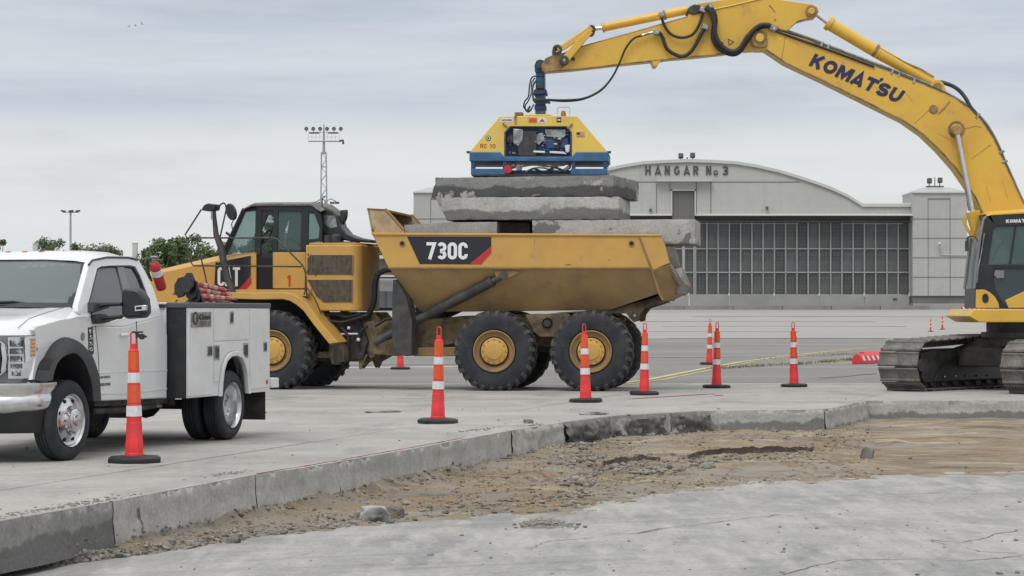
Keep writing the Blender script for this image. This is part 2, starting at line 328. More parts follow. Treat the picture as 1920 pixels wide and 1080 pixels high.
def lettering(name, txt, m, parent, fn, aspect, pen=.2, gap=.18, widths=None, thick=.0015, first_only=None):
    """block letters; fn maps the unit square of the whole line; aspect is its width over its height"""
    P00 = Vector(fn(0, 0)); nrm = (Vector(fn(1, 0)) - P00).cross(Vector(fn(0, 1)) - P00).normalized()
    wd = [(widths or {}).get(c, 1.0) for c in txt]; tot = sum(wd) + gap * (len(txt) - 1); k = aspect / tot; x = 0; out = []
    for c, w_ in zip(txt, wd):
        a = w_ * k
        if c != ' ':
            mb = MB()
            for si, line in enumerate(glyph(c, a, pen)):
                closed = (Vector(line[0]) - Vector(line[-1])).length < 1e-6; L_, R_ = [], []; pts = [Vector(p) for p in line]; n = len(pts)
                for i, p in enumerate(pts):
                    pr = pts[i - 1] if i else (pts[-2] if closed else None); nx = pts[i + 1] if i < n - 1 else (pts[1] if closed else None)
                    d1 = (p - pr).normalized() if pr is not None else None; d2 = (nx - p).normalized() if nx is not None else None
                    d = d1 if d2 is None else d2 if d1 is None else (d1 + d2).normalized(); no = Vector((-d.y, d.x)); cs = 1.0
                    if d1 is not None and d2 is not None: cs = min(2.2, 1 / max(.3, abs(no.dot(Vector((-d1.y, d1.x))))))
                    L_.append(p + no * pen / 2 * cs); R_.append(p - no * pen / 2 * cs)
                z = thick + si * .0006
                def q(p, zz): v = Vector(fn(max(0, min(1, (x * k + p[0]) / aspect)) if False else (x * k + p[0]) / aspect, p[1])); return v + nrm * zz
                for i in range(n - 1):
                    f4 = [R_[i], R_[i + 1], L_[i + 1], L_[i]]
                    mb.loft([[q(p, -.001) for p in f4], [q(p, z) for p in f4]], False, True)
            out.append(mb.build(name, m, parent, sharp=10))
        x += w_ + gap
    return out
# ------------------------------------------------------------------ ground
M['apron'] = mat('apron_concrete', (.375, .365, .345), .88, 0, (.30, .295, .28), .55, .38, .66, 10, bump=.003, bscale=25, fine=.13, fscale=13, col3=(.205, .20, .19), scale3=.9, lo3=.53, hi3=.75, st3=(1, .35, 1))
M['lower'] = mat('lower_pavement', (.325, .322, .312), .85, 0, (.232, .236, .24), 1.5, .40, .64, 12, stretch=(.8, .55, 1), bump=.0015, bscale=30, fine=.17, fscale=22, col3=(.385, .378, .36), scale3=2.2, lo3=.46, hi3=.68, st3=(1.8, .3, 1))
def scuffs(m):
    # crossing sets of faint wheel and blade marks
    nt = m.node_tree; L = nt.links.new; b = nt.nodes['Principled BSDF']; cur = b.inputs['Base Color'].links[0].from_socket; tc = nd(nt, 'ShaderNodeTexCoord')
    for rot, sc, st, a, c, k in ((24, 1.4, (.10, 3.2, 1), .54, .66, .84), (-38, 1.1, (.12, 3.6, 1), .55, .68, 1.14), (72, 1.6, (.12, 3.0, 1), .56, .68, .88), (5, .5, (.5, 1, 1), .50, .60, .90)):
        mp = nd(nt, 'ShaderNodeMapping'); mp.vector_type = 'TEXTURE'; mp.inputs['Rotation'].default_value = (0, 0, R(rot)); L(tc.outputs['Object'], mp.inputs[0])
        m2 = nd(nt, 'ShaderNodeMapping'); m2.inputs['Scale'].default_value = st; m2.inputs['Location'].default_value = (rot, 0, 0); L(mp.outputs[0], m2.inputs[0])
        n = nd(nt, 'ShaderNodeTexNoise'); n.inputs['Scale'].default_value = sc; n.inputs['Detail'].default_value = 9; n.inputs['Roughness'].default_value = .66; L(m2.outputs[0], n.inputs['Vector'])
        r = nd(nt, 'ShaderNodeMapRange'); L(n.outputs['Fac'], r.inputs['Value']); r.inputs['From Min'].default_value = a; r.inputs['From Max'].default_value = c; r.inputs['To Min'].default_value = 1.0; r.inputs['To Max'].default_value = k
        s_ = nd(nt, 'ShaderNodeVectorMath'); s_.operation = 'SCALE'; L(cur, s_.inputs[0]); L(r.outputs[0], s_.inputs['Scale']); cur = s_.outputs[0]
    L(cur, b.inputs['Base Color'])
scuffs(M['lower']); scuffs(M['apron'])
M['asphalt'] = mat('old_asphalt', (.205, .20, .19), .9, 0, (.165, .162, .157), .08, .35, .65, 8, bump=.003, bscale=20, fine=.12, fscale=3, col3=(.25, .245, .235), scale3=.12, lo3=.52, hi3=.66, st3=(.35, 1.6, 1))
M['far_conc'] = mat('far_concrete', (.34, .335, .32), .9, 0, (.29, .285, .272), .05, .35, .65, 8, stretch=(.3, 1.4, 1), fine=.06, fscale=1.2, col3=(.29, .285, .27), scale3=.07, lo3=.54, hi3=.68, st3=(.18, 2.0, 1))
M['dirt'] = mat('sandy_dirt', (.215, .165, .108), .95, 0, (.29, .24, .165), 1.1, .46, .62, 8, bump=.02, bscale=14, fine=.16, fscale=18, col3=(.165, .135, .105), scale3=.9, lo3=.50, hi3=.62, st3=(.5, 1.3, 1))
def dirt_layers(m):
    # thin sheets of pale sand, grey fines and damp brown soil left by the bucket teeth
    nt = m.node_tree; L = nt.links.new; b = nt.nodes['Principled BSDF']; cur = b.inputs['Base Color'].links[0].from_socket
    tc = nd(nt, 'ShaderNodeTexCoord')
    for col, sc, st, a, c in (((.37, .33, .245), 1.6, (.35, 1.6, 1), .55, .62), ((.11, .088, .065), 1.9, (.30, 2.2, 1), .53, .60), ((.25, .235, .215), 1.3, (.5, 1.2, 1), .52, .60), ((.21, .14, .085), .5, (.4, 1.2, 1), .54, .66)):
        mp = nd(nt, 'ShaderNodeMapping'); mp.inputs['Scale'].default_value = st; mp.inputs['Location'].default_value = (sc * 9, col[0] * 50, 0); L(tc.outputs['Object'], mp.inputs[0])
        n = nd(nt, 'ShaderNodeTexNoise'); n.inputs['Scale'].default_value = sc; n.inputs['Detail'].default_value = 9; n.inputs['Roughness'].default_value = .68; n.inputs['Distortion'].default_value = .4; L(mp.outputs[0], n.inputs['Vector'])
        r = nd(nt, 'ShaderNodeMapRange'); L(n.outputs['Fac'], r.inputs['Value']); r.inputs['From Min'].default_value = a; r.inputs['From Max'].default_value = c; r.inputs['To Max'].default_value = .85
        x = nd(nt, 'ShaderNodeMix'); x.data_type = 'RGBA'; L(r.outputs[0], x.inputs['Factor']); L(cur, x.inputs['A']); x.inputs['B'].default_value = (*col, 1); cur = x.outputs['Result']
    # the narrow left arm is mostly grey crushed concrete
    sp = nd(nt, 'ShaderNodeSeparateXYZ'); L(tc.outputs['Object'], sp.inputs[0]); n = nd(nt, 'ShaderNodeTexNoise'); n.inputs['Scale'].default_value = 1.1; n.inputs['Detail'].default_value = 9; n.inputs['Roughness'].default_value = .7; L(tc.outputs['Object'], n.inputs['Vector'])
    a = nd(nt, 'ShaderNodeMath'); a.operation = 'MULTIPLY_ADD'; L(sp.outputs['X'], a.inputs[0]); a.inputs[1].default_value = -.035; L(n.outputs['Fac'], a.inputs[2])
    r = nd(nt, 'ShaderNodeMapRange'); L(a.outputs[0], r.inputs['Value']); r.inputs['From Min'].default_value = .50; r.inputs['From Max'].default_value = .58; r.inputs['To Max'].default_value = .8
    x = nd(nt, 'ShaderNodeMix'); x.data_type = 'RGBA'; L(r.outputs[0], x.inputs['Factor']); L(cur, x.inputs['A']); x.inputs['B'].default_value = (.20, .18, .155, 1); cur = x.outputs['Result']
    L(cur, b.inputs['Base Color'])
dirt_layers(M['dirt'])
M['dirt_dk'] = mat('damp_soil', (.13, .10, .07), .95, 0, (.22, .17, .12), 2, bump=.02, fine=.2)
M['rubble'] = mat('crushed_concrete', (.29, .275, .245), .95, 0, (.19, .175, .15), 3.5, bump=.01, bscale=30, fine=.2, fscale=30)
M['rock_dk'] = mat('dark_stone', (.12, .112, .10), .9, 0, (.19, .175, .155), 5, bump=.01, fine=.2)
M['joint'] = mat('joint_filler', (.12, .118, .11), .9, fine=.2)
M['crack'] = mat('crack_dirt', (.17, .17, .17), .95, fine=.2)
M['pink'] = mat('faded_pink_paint', (.48, .24, .23), .9, 0, (.36, .31, .29), 2.5, .42, .55, fine=.1)
M['yline'] = mat('faded_yellow_paint', (.47, .43, .20), .85, 0, (.25, .24, .18), .9, .52, .70, 8, fine=.12, fscale=4)
M['wline'] = mat('faded_white_paint', (.48, .48, .46), .85, 0, (.28, .28, .27), .6, .45, .62, 8)

def ghz(Y): return 0.0 if Y < 70 else 1.86 * ((min(Y, 280) - 70) / 202) ** 1.6
def gground(u, v):
    lo, hi = 20.0, 271.0
    for _ in range(50):
        Y = (lo + hi) / 2; vv = HZ - (ghz(Y) - HC) / Y * FX
        if vv > v: lo = Y
        else: hi = Y
    return Vector(((u - 960) / FX * Y, Y, ghz(Y)))

EPX = [(0, 977), (210, 940), (478, 890), (580, 875), (780, 840), (875, 822), (957, 807), (1055, 792), (1150, 780), (1330, 770), (1545, 767), (1583, 760), (1627, 751), (1920, 751)]
EW = [gpt(u, v) for u, v in EPX]
EW[0:0] = [Vector((-6.9, 5.6, 0))]; EW.append(Vector((60, EW[-1].y + .4, 0)))
APY = 51.0                                   # far end of the concrete panels
LEV = -0.42                                  # level of the lower pavement

def base_sheet():
    mb = MB(); mb.add([(-60, 2, -.50), (60, 2, -.50), (60, APY - .2, -.50), (-60, APY - .2, -.50)], [(0, 1, 2, 3)])
    return mb.build('subgrade', M['dirt_dk'], kind='structure')
base_sheet()

def panels():
    root = MB().add([(-60, APY + .0, -.03), (60, APY, -.03), (60, APY + .01, -.03), (-60, APY + .01, -.03)], [(0, 1, 2, 3)])
    bm = bmesh.new()
    poly = [Vector((-60, 5.6, 0))] + EW + [Vector((60, APY, 0)), Vector((-60, APY, 0))]
    bm.faces.new([bm.verts.new(p) for p in poly])
    bm.free(); cells = []
    a = R(75.2); d = Vector((math.cos(a), math.sin(a), 0)); n = Vector((math.sin(a), -math.cos(a), 0))
    p0 = gpt(0, 920); base = gpt(300, 876)
    bm = bmesh.new(); bm.faces.new([bm.verts.new(p) for p in poly])
    W = 4.6
    def cut(co, no):
        bmesh.ops.bisect_plane(bm, geom=bm.verts[:] + bm.edges[:] + bm.faces[:], dist=1e-5, plane_co=co, plane_no=no)
    for i in range(-22, 16): cut(p0 + n * (W * i), n)
    for i in range(-8, 14): cut(base + d * (W * i), d)
    ap = tag(root.build('apron', M['apron']), None, None, kind='structure')
    rnd = random.Random(3); edges = [(EW[i], EW[i + 1]) for i in range(len(EW) - 1)]
    rest = MB()
    for f in list(bm.faces):
        pts = [v.co.copy() for v in f.verts]; cen = sum(pts, Vector()) / len(pts)
        if f.calc_area() < .02: continue
        cells.append(pts)
        # shrink by half a joint, except along the cut edge
        q = []
        m = len(pts)
        nn = f.normal.z
        for i in range(m):
            p = pts[i]; sh = Vector()
            for j in (i - 1, i):
                e0, e1 = pts[j % m], pts[(j + 1) % m]; mid = (e0 + e1) / 2
                on = any(((mid - s0) - (s1 - s0) * ((mid - s0).dot(s1 - s0) / (s1 - s0).length_squared)).length < .01 and -.01 < (mid - s0).dot(s1 - s0) / (s1 - s0).length_squared < 1.01 for s0, s1 in edges)
                if on: continue
                t = (e1 - e0).normalized(); inn = Vector((-t.y, t.x, 0)) * (1 if nn > 0 else -1)
                if abs(sh.dot(inn)) < .006: sh += inn * .007
            q.append(p + sh)
        dz = rnd.uniform(-.003, .003)
        top = [Vector((p.x, p.y, dz)) for p in q]; bot = [Vector((p.x, p.y, -.34)) for p in q]
        if nn < 0: top.reverse(); bot.reverse()
        if abs(cen.x) < 6 + cen.y * .215:
            o = MB().loft([bot, top]).build('concrete_panel', M['apron'], ap)
        else: rest.loft([bot, top])
    bm.free()
    o = rest.build('outer_panels', M['apron'], ap); o['kind'] = 'stuff'
    # joint filler a little below the panel tops
    fl = MB()
    for p in cells: fl.add([(q.x, q.y, -.018) for q in p], [tuple(range(len(p)))])
    fl.build('joint_filler', M['joint'], ap)
    return ap
APRON = panels()

def roughness_at(s_px):
    return {True: 1}.get(False, 1)

def cut_faces():
    """the sawn and broken vertical face of the apron slab, one piece per slab length"""
    segs = [(0, 2), (2, 3), (3, 7), (7, 8), (8, 10), (10, 11), (11, 13), (13, 15)]
    mats = [M['conc_cut']] * 8
    for si, (a, b) in enumerate(segs):
        rough = {4: .095, 3: .03, 0: .010, 6: .015}.get(si, .007)
        if a == 0: path = [EW[0], EW[1], EW[2]]
        else: path = EW[a:b + 1]
        ls = [0]
        for i in range(1, len(path)): ls.append(ls[-1] + (path[i] - path[i - 1]).length)
        step = .05 if path[0].y < 45 and path[-1].x < 20 else .15
        N = max(2, int(ls[-1] / step)); K = 12; mb = MB(); o = 0
        verts = []
        for i in range(N + 1):
            s = min(max(ls[-1] * i / N, .012), ls[-1] - .012); j = 0
            while j < len(ls) - 2 and s > ls[j + 1]: j += 1
            t = (s - ls[j]) / (ls[j + 1] - ls[j]); p = path[j].lerp(path[j + 1], t)
            d = (path[j + 1] - path[j]).normalized(); out = Vector((d.y, -d.x, 0))
            edge_chip = max(0, noise.noise(Vector((p.x * 2.2, p.y * 2.2, 5.0))) - .25) * .16 + (max(0, noise.noise(Vector((p.x * 7, p.y * 7, 9.0)))) * .02)
            for k in range(K + 1):
                z = -.37 * k / K
                q = Vector((p.x * 5, p.y * 5, z * 7))
                dd = .006 + rough * (noise.fractal(q, 1.0, 2.2, 4) * .9 + .35)
                low = max(0, -z - .16) * (.10 + .25 * max(0, noise.noise(Vector((p.x * 1.3, p.y * 1.3, 2)))))
                dd += low
                if k == 0: dd = -.045 - edge_chip * 1.4; z = .0035
                if k == 1: dd = min(dd, .004) - edge_chip * .5; z = -.004 - edge_chip * .8
                verts.append(p + out * dd + Vector((0, 0, z)))
        fs = []
        for i in range(N):
            for k in range(K):
                x = i * (K + 1) + k; fs.append((x, x + 1, x + K + 2, x + K + 1))
        mb.add(verts, fs)
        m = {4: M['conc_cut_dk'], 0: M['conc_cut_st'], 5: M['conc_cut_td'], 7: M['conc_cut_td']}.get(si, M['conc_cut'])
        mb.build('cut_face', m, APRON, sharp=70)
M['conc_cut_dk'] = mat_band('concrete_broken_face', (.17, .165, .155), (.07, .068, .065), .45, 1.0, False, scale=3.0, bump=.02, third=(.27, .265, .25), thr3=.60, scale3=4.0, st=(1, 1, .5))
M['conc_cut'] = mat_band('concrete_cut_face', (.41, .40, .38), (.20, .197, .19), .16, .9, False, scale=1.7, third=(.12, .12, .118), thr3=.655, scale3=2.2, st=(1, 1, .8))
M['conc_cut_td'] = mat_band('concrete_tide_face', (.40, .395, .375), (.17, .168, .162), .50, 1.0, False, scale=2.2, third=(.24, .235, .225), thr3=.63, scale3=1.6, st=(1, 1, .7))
M['conc_cut_st'] = mat_band('concrete_stained_face', (.26, .255, .245), (.12, .12, .118), .5, 1.1, False, scale=1.5, third=(.10, .10, .10), thr3=.60, scale3=2.0, st=(1, 1, .8))
cut_faces()

# trench floor and the lower pavement in front
FPX = [(-60, 1085), (0, 1075), (200, 1048), (310, 1034), (490, 1005), (690, 982), (850, 967), (960, 960), (1060, 957), (1105, 949), (1150, 933), (1310, 912), (1460, 899), (1660, 889), (1920, 881), (2100, 876)]
FW = [gpt(u, v, LEV) for u, v in FPX]
FW[0:0] = [Vector((-9, 9, LEV))]; FW.append(Vector((60, FW[-1].y + 1.5, LEV)))
def lerp_path(path, t):
    ls = [0]
    for i in range(1, len(path)): ls.append(ls[-1] + (path[i] - path[i - 1]).length)
    s = t * ls[-1]; j = 0
    while j < len(ls) - 2 and s > ls[j + 1]: j += 1
    return path[j].lerp(path[j + 1], (s - ls[j]) / max(1e-6, ls[j + 1] - ls[j]))
def lower_pavement():
    mb = MB(); n = len(FW)
    vs = [(p.x, p.y, LEV) for p in FW] + [(p.x, 2.0, LEV) for p in FW]
    mb.add(vs, [(n + i, n + i + 1, i + 1, i) for i in range(n - 1)])
    mb.add([(p.x, p.y, LEV) for p in FW] + [(p.x - .1, p.y + .30, LEV - .001) for p in FW], [(i, i + 1, n + i + 1, n + i) for i in range(n - 1)])
    o = mb.build('lower_pavement', M['lower'], kind='structure')
    # cracks across the lower pavement
    cr = [[(1480, 1078), (1530, 1062), (1600, 1050), (1720, 1046), (1810, 1052), (1925, 1042)],
          [(1750, 1012), (1800, 1016), (1850, 1008), (1925, 990)], [(1750, 1012), (1830, 1034), (1900, 1038)],
          [(980, 1028), (1015, 1018), (1090, 1010), (1180, 1000), (1280, 985), (1400, 972), (1480, 962)],
          [(1590, 928), (1680, 927), (1770, 925)], [(1190, 1000), (1230, 995), (1300, 985)]]
    for c in cr:
        pts = [gpt(u, v, LEV) for u, v in c]; mb = MB(); rn = random.Random(len(c))
        dense = []
        for i in range(len(pts) - 1):
            for j in range(10): dense.append(pts[i].lerp(pts[i + 1], j / 10))
        dense.append(pts[-1]); L_ = []; R_ = []
        for i, p in enumerate(dense):
            d = (dense[min(i + 1, len(dense) - 1)] - dense[max(0, i - 1)]).normalized(); nn = Vector((-d.y, d.x, 0))
            w = max(.002, .006 + .010 * noise.noise(p * 1.7)); off = .10 * noise.noise(p * 2.1) + .04 * noise.noise(p * 7)
            L_.append(p + nn * (off - w) + Vector((0, 0, .004))); R_.append(p + nn * (off + w) + Vector((0, 0, .004)))
        m = len(dense); mb.add(L_ + R_, [(i, i + 1, m + i + 1, m + i) for i in range(m - 1)])
        mb.build('crack', M['crack'], o)
    return o
LOWER = lower_pavement()

def furrow(x): return .52 + .06 * noise.noise(Vector((x * .7, 1, 1))) + .015 * noise.noise(Vector((x * 3, 1, 4)))
def trench_h(p, t, s):
    """height of the dug trench floor; t 0 at the cut face, 1 at the lower pavement"""
    n1 = noise.fractal(Vector((p.x * .5, p.y * .8, 3)), 1.0, 2.1, 4); n2 = noise.fractal(Vector((p.x * 2.6, p.y * 4.2, 8)), 1.0, 2.2, 4)
    h = LEV + .045 + .045 * n1 + .030 * n2 + .016 * noise.fractal(Vector((p.x * 9, p.y * 16, 4)), 1.0, 2.2, 3)
    if p.x > -1.0:                                       # a furrow along the middle of the wide part
        w = min(1, (p.x + 1.0) / 1.5)
        tc = furrow(p.x)
        st = 1 / (1 + math.exp((t - tc) / .008)); h += w * (.055 * st - .02 * math.exp(-((t - tc - .03) / .03) ** 2) + .03 * math.exp(-((t - .72) / .06) ** 2))
    h += (.09 if p.x < -.6 else .015) * math.exp(-((t) / .10) ** 2)
    w2 = max(0, min(1, (.93 - t) / .10)); n3 = noise.fractal(Vector((p.x * 3.1, p.y * 3.1, 1)), 1.0, 2.2, 5)
    edge = LEV + .010 + .030 * n3 + .20 * (.99 - t)
    return h * w2 + edge * (1 - w2) if w2 < 1 else h
def trench():
    N, K = 1000, 60; vs = []; 
    # pair points of the cut edge with points of the pavement's edge
    A = EW[:]; B = FW[:]
    # clip to the part near the view
    for i in range(N + 1):
        u = i / N
        # parametrise both by screen-independent length fractions of matching anchors
        anchors = [(0, 0), (.13, .16), (.30, .33), (.47, .47), (.60, .56), (1, 1)]
        a = trench_map(u)
        pa, pb = a
        for k in range(K + 1):
            t = 1.09 * k / K; p = pa + (pb - pa) * t
            vs.append(Vector((p.x, p.y, trench_h(p, t, u))))
    fs = []
    for i in range(N):
        for k in range(K):
            x = i * (K + 1) + k; fs.append((x, x + 1, x + K + 2, x + K + 1))
    mb = MB(); mb.add(vs, fs); o = mb.build('trench_floor', M['dirt'], kind='structure', sharp=80); return o
def path_between(path, i0, i1, t):
    return lerp_path(path[i0:i1 + 1], t)
# matched stretches of the two edges: (EW from, EW to, FW from, FW to, share)
MATCH = [(0, 1, 0, 2, .06), (1, 2, 2, 3, .06), (2, 3, 3, 5, .12), (3, 5, 5, 6, .10), (5, 7, 6, 8, .12), (7, 9, 8, 10, .10), (9, 10, 10, 12, .10), (10, 13, 12, 14, .16), (13, 15, 14, 17, .18)]
def trench_map(u):
    tot = sum(m[4] for m in MATCH); u *= tot
    for a0, a1, b0, b1, w in MATCH:
        if u <= w or (a0, a1) == (13, 15): t = min(1, u / w); return path_between(EW, a0, min(a1, len(EW) - 1), t), path_between(FW, b0, min(b1, len(FW) - 1), t)
        u -= w
TRENCH = trench()

def scarp_shade():
    # near-black strip painted in as the shade under the dug step's lip
    M['damp'] = mat('furrow_shade_black', (.045, .034, .027), .9, 0, (.09, .068, .05), 5, .5, .62, bump=.01, fine=.3)  # shade of the overhang, put into the strip's colour
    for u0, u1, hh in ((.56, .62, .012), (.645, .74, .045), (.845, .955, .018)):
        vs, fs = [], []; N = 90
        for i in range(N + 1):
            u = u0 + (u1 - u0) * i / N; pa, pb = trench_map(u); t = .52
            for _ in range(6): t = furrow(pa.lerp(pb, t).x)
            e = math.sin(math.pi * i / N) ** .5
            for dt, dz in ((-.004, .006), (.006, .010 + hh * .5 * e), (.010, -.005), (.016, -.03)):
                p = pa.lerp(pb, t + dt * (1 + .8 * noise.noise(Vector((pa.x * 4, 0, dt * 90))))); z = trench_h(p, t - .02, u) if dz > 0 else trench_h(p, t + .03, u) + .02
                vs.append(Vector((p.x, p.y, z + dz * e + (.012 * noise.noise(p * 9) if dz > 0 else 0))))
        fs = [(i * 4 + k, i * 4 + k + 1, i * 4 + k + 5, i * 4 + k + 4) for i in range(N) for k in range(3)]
        MB().add(vs, fs).build('furrow_shade_strip', M['damp'], TRENCH, sharp=50)  # the near-black here is painted shade under the lip
scarp_shade()
def rock(mb, c, r, rnd, flat=.7):
    ico = [(0, 0, 1), (.894, 0, .447), (.276, .851, .447), (-.724, .526, .447), (-.724, -.526, .447), (.276, -.851, .447), (.724, .526, -.447), (-.276, .851, -.447), (-.894, 0, -.447), (-.276, -.851, -.447), (.724, -.526, -.447), (0, 0, -1)]
    F = [(0, 1, 2), (0, 2, 3), (0, 3, 4), (0, 4, 5), (0, 5, 1), (1, 6, 2), (2, 7, 3), (3, 8, 4), (4, 9, 5), (5, 10, 1), (6, 7, 2), (7, 8, 3), (8, 9, 4), (9, 10, 5), (10, 6, 1), (11, 7, 6), (11, 8, 7), (11, 9, 8), (11, 10, 9), (11, 6, 10)]
    mx = Matrix.Translation(c) @ Matrix.Rotation(rnd.uniform(0, 6.3), 4, 'Z') @ Matrix.Diagonal((r * rnd.uniform(.8, 1.5), r * rnd.uniform(.7, 1.1), r * flat * rnd.uniform(.7, 1.1), 1)) @ Matrix.Rotation(rnd.uniform(0, 3), 4, 'X')
    mb.add([Vector(p) * rnd.uniform(.75, 1.15) for p in ico], F, mx)

def debris():
    rnd = random.Random(11)
    ml, md, mt = MB(), MB(), MB()
    def zone(n, u0, u1, t0, t1, r0, r1, pd=.3):
        for _ in range(n):
            u = rnd.uniform(u0, u1); t = rnd.uniform(t0, t1); pa, pb = trench_map(u); p = pa.lerp(pb, t)
            r = r0 * .6 * (r1 * 1.15 / (r0 * .6)) ** (rnd.random() ** 2.6)
            z = trench_h(p, t, u) + r * .25
            rock(md if rnd.random() < pd else ml, (p.x, p.y, z), r, rnd)
    zone(700, .04, .78, .0, .08, .006, .035, .4)           # foot of the cut face
    zone(1500, .04, .50, .84, 1.04, .006, .035, .45)      # ragged edge of the dirt
    zone(260, .30, .52, .15, .95, .006, .035, .3)
    zone(900, .505, .56, .05, 1.0, .006, .05, .3)
    zone(500, .48, .60, .25, 1.0, .006, .035, .3)        # heap in the bend
    zone(1100, .56, .74, .53, .66, .006, .040, .3)
    zone(420, .60, .67, .70, .80, .006, .050, .3)
    zone(700, .60, .98, .95, 1.03, .005, .025, .4)
    zone(1200, .1, .95, .0, 1.0, .005, .022, .4)
    mc = MB()
    for _ in range(7000):
        u = rnd.uniform(.05, .98); t = rnd.uniform(.0, 1.03); pa, pb = trench_map(u); p = pa.lerp(pb, t)
        if noise.noise(Vector((p.x * 1.2, p.y * .5, 7))) + .25 * rnd.random() < .0: continue
        r = .005 + .034 * rnd.random() ** 3.5; rock(mc, (p.x, p.y, trench_h(p, t, u) + r * .1), r, rnd, .6)
    tag(mc.build('dirt_clods', M['dirt'], sharp=5), 'small sandy clods and crumbs of soil strewn over the pit floor', 'dirt clods', kind='stuff')
    tag(ml.build('concrete_rubble', M['rubble'], sharp=5), 'pale broken concrete crumbs strewn along the trench beside the cut slab', 'rubble', kind='stuff')
    tag(md.build('dark_gravel', M['rock_dk'], sharp=5), 'dark gravel and stone crumbs scattered over the sandy trench', 'gravel', kind='stuff')
    ms = MB()
    for _ in range(260):
        u, v = rnd.uniform(0, 1920), rnd.uniform(885, 1078)
        p = gpt(u, v, LEV)
        pb = None
        if v < 1075 - (u * .105 if u < 1100 else 100 + (u - 1100) * .07) + 12: continue
        r = .006 + .02 * rnd.random() ** 3
        rock(ms, (p.x, p.y, LEV + r * .3), r, rnd)
    for _ in range(170):
        u, v = rnd.uniform(0, 1600), rnd.uniform(745, 975)
        el = 977 - u * .178 if u < 957 else 800
        if v > el - 3: continue
        p = gpt(u, v); r = .007 + .022 * rnd.random() ** 3; rock(ms, (p.x, p.y, r * .3), r, rnd)
    for (u, v, n, sx, sy) in ((900, 806, 60, .9, .3), (445, 888, 70, .5, .25), (190, 941, 110, 1.1, .35), (1010, 797, 40, .6, .3), (60, 962, 120, 1.3, .3)):
        pass
    for (u, v, n, sx, sy, z) in ((900, 806, 60, .9, .3, 0), (445, 888, 70, .5, .25, 0), (190, 941, 110, 1.1, .35, 0), (1010, 797, 40, .6, .3, 0), (60, 962, 120, 1.3, .3, 0)):
        c = gpt(u, v)
        for _ in range(n):
            r = rnd.uniform(.004, .018); a = rnd.gauss(0, sx * .4)
            rock(ms, (c.x + a * .27 + rnd.gauss(-.06, sy * .2), c.y + a * .96, r * .35), r, rnd, .5)
    for _ in range(160):
        c = gpt(1022, 986, LEV); a, b = rnd.gauss(0, .13), rnd.gauss(0, .16); r = rnd.uniform(.006, .028)
        rock(ms, (c.x + a, c.y + b, LEV + r * .4 + max(0, .04 - abs(a) * .15)), r, rnd, .6)
    tag(ms.build('loose_stones', M['rubble'], sharp=5), 'small loose stones and chips lying on the concrete pavement', 'stones', kind='stuff')
    # the chunks one can pick out, each a thing
    big = [(702, 978, .105, 'conc_slab', LEV, 'squarish pale grey concrete chunk at the trench edge below the cut slab', (1.35, 1, .95)),
           (737, 973, .085, 'rock_dk', LEV, 'rounded dark stone touching the right side of the pale concrete chunk', (1.1, 1, .95)),
           (785, 893, .05, 'rock_dk', LEV, 'pair of dark flat stones against the foot of the slab wall', (1.5, 1, .8)),
           (1000, 955, .0, 'rubble', LEV, '', (1, 1, 1)),
           (1627, 868, .085, 'rock_dk', LEV, 'pointed dark chunk standing up in the furrow under the excavator side', (1.1, .8, 1.5)),
           (1268, 862, .07, 'rubble', LEV, 'broken tilted lump of concrete beside the dark furrow', (1.3, .8, 1)),
           (1345, 885, .0, 'rubble', LEV, 'long low crust of broken concrete in the middle of the dirt', (2.2, .8, .4)),
           (438, 1018, .045, 'rock_dk', LEV, 'small dark stone at the ragged dirt edge left of the concrete chunk', (1.2, 1, .8)),
           (1115, 778, .09, 'conc_slab', 0, 'thin pale concrete flake lying at the broken lip of the slab', (2.2, 1, .4)),
           (991, 794, .05, 'rock_dk', 0, 'small dark stone lying alone on the slab beside the trench', (1.3, 1, .8)),
           (718, 774, .11, 'rubble', 0, 'flat grey scrap on the apron between the truck and the third cone', (2.4, .5, .22)),
           (1022, 985, .0, 'rubble', LEV, 'low mound of crumbled concrete on the lower pavement', (2.0, .8, .35))]
    for u, v, r, m, z, lab, sc in big:
        if r <= 0: continue
        p = gpt(u, v, z if z else 0); bm = bmesh.new(); bmesh.ops.create_icosphere(bm, subdivisions=3, radius=1)
        for vt in bm.verts:
            q = vt.co * 1.3 + Vector((u, v, 0)); c = vt.co
            k = 1 / max(abs(c.x), abs(c.y), abs(c.z)); c = c * (1 + (k - 1) * .45)
            c *= 1 + .35 * noise.noise(q * 1.1) + .12 * noise.noise(q * 3.5)
            vt.co = Vector((c.x * sc[0] * r, c.y * sc[1] * r, max(-.5 * r * sc[2], c.z * sc[2] * r)))
        me = bpy.data.meshes.new('chunk'); bm.to_mesh(me); bm.free(); me.materials.append(M[m])
        for pl in me.polygons: pl.use_smooth = True
        me.set_sharp_from_angle(angle=R(28))
        o = bpy.data.objects.new('concrete_chunk' if m != 'rock_dk' else 'stone', me); C.objects.link(o)
        o.location = (p.x, p.y + r * .5, z + r * sc[2] * .45); o.rotation_euler = (0, 0, R(u % 60 - 30)); tag(o, lab, 'chunk' if m != 'rock_dk' else 'stone')
debris()

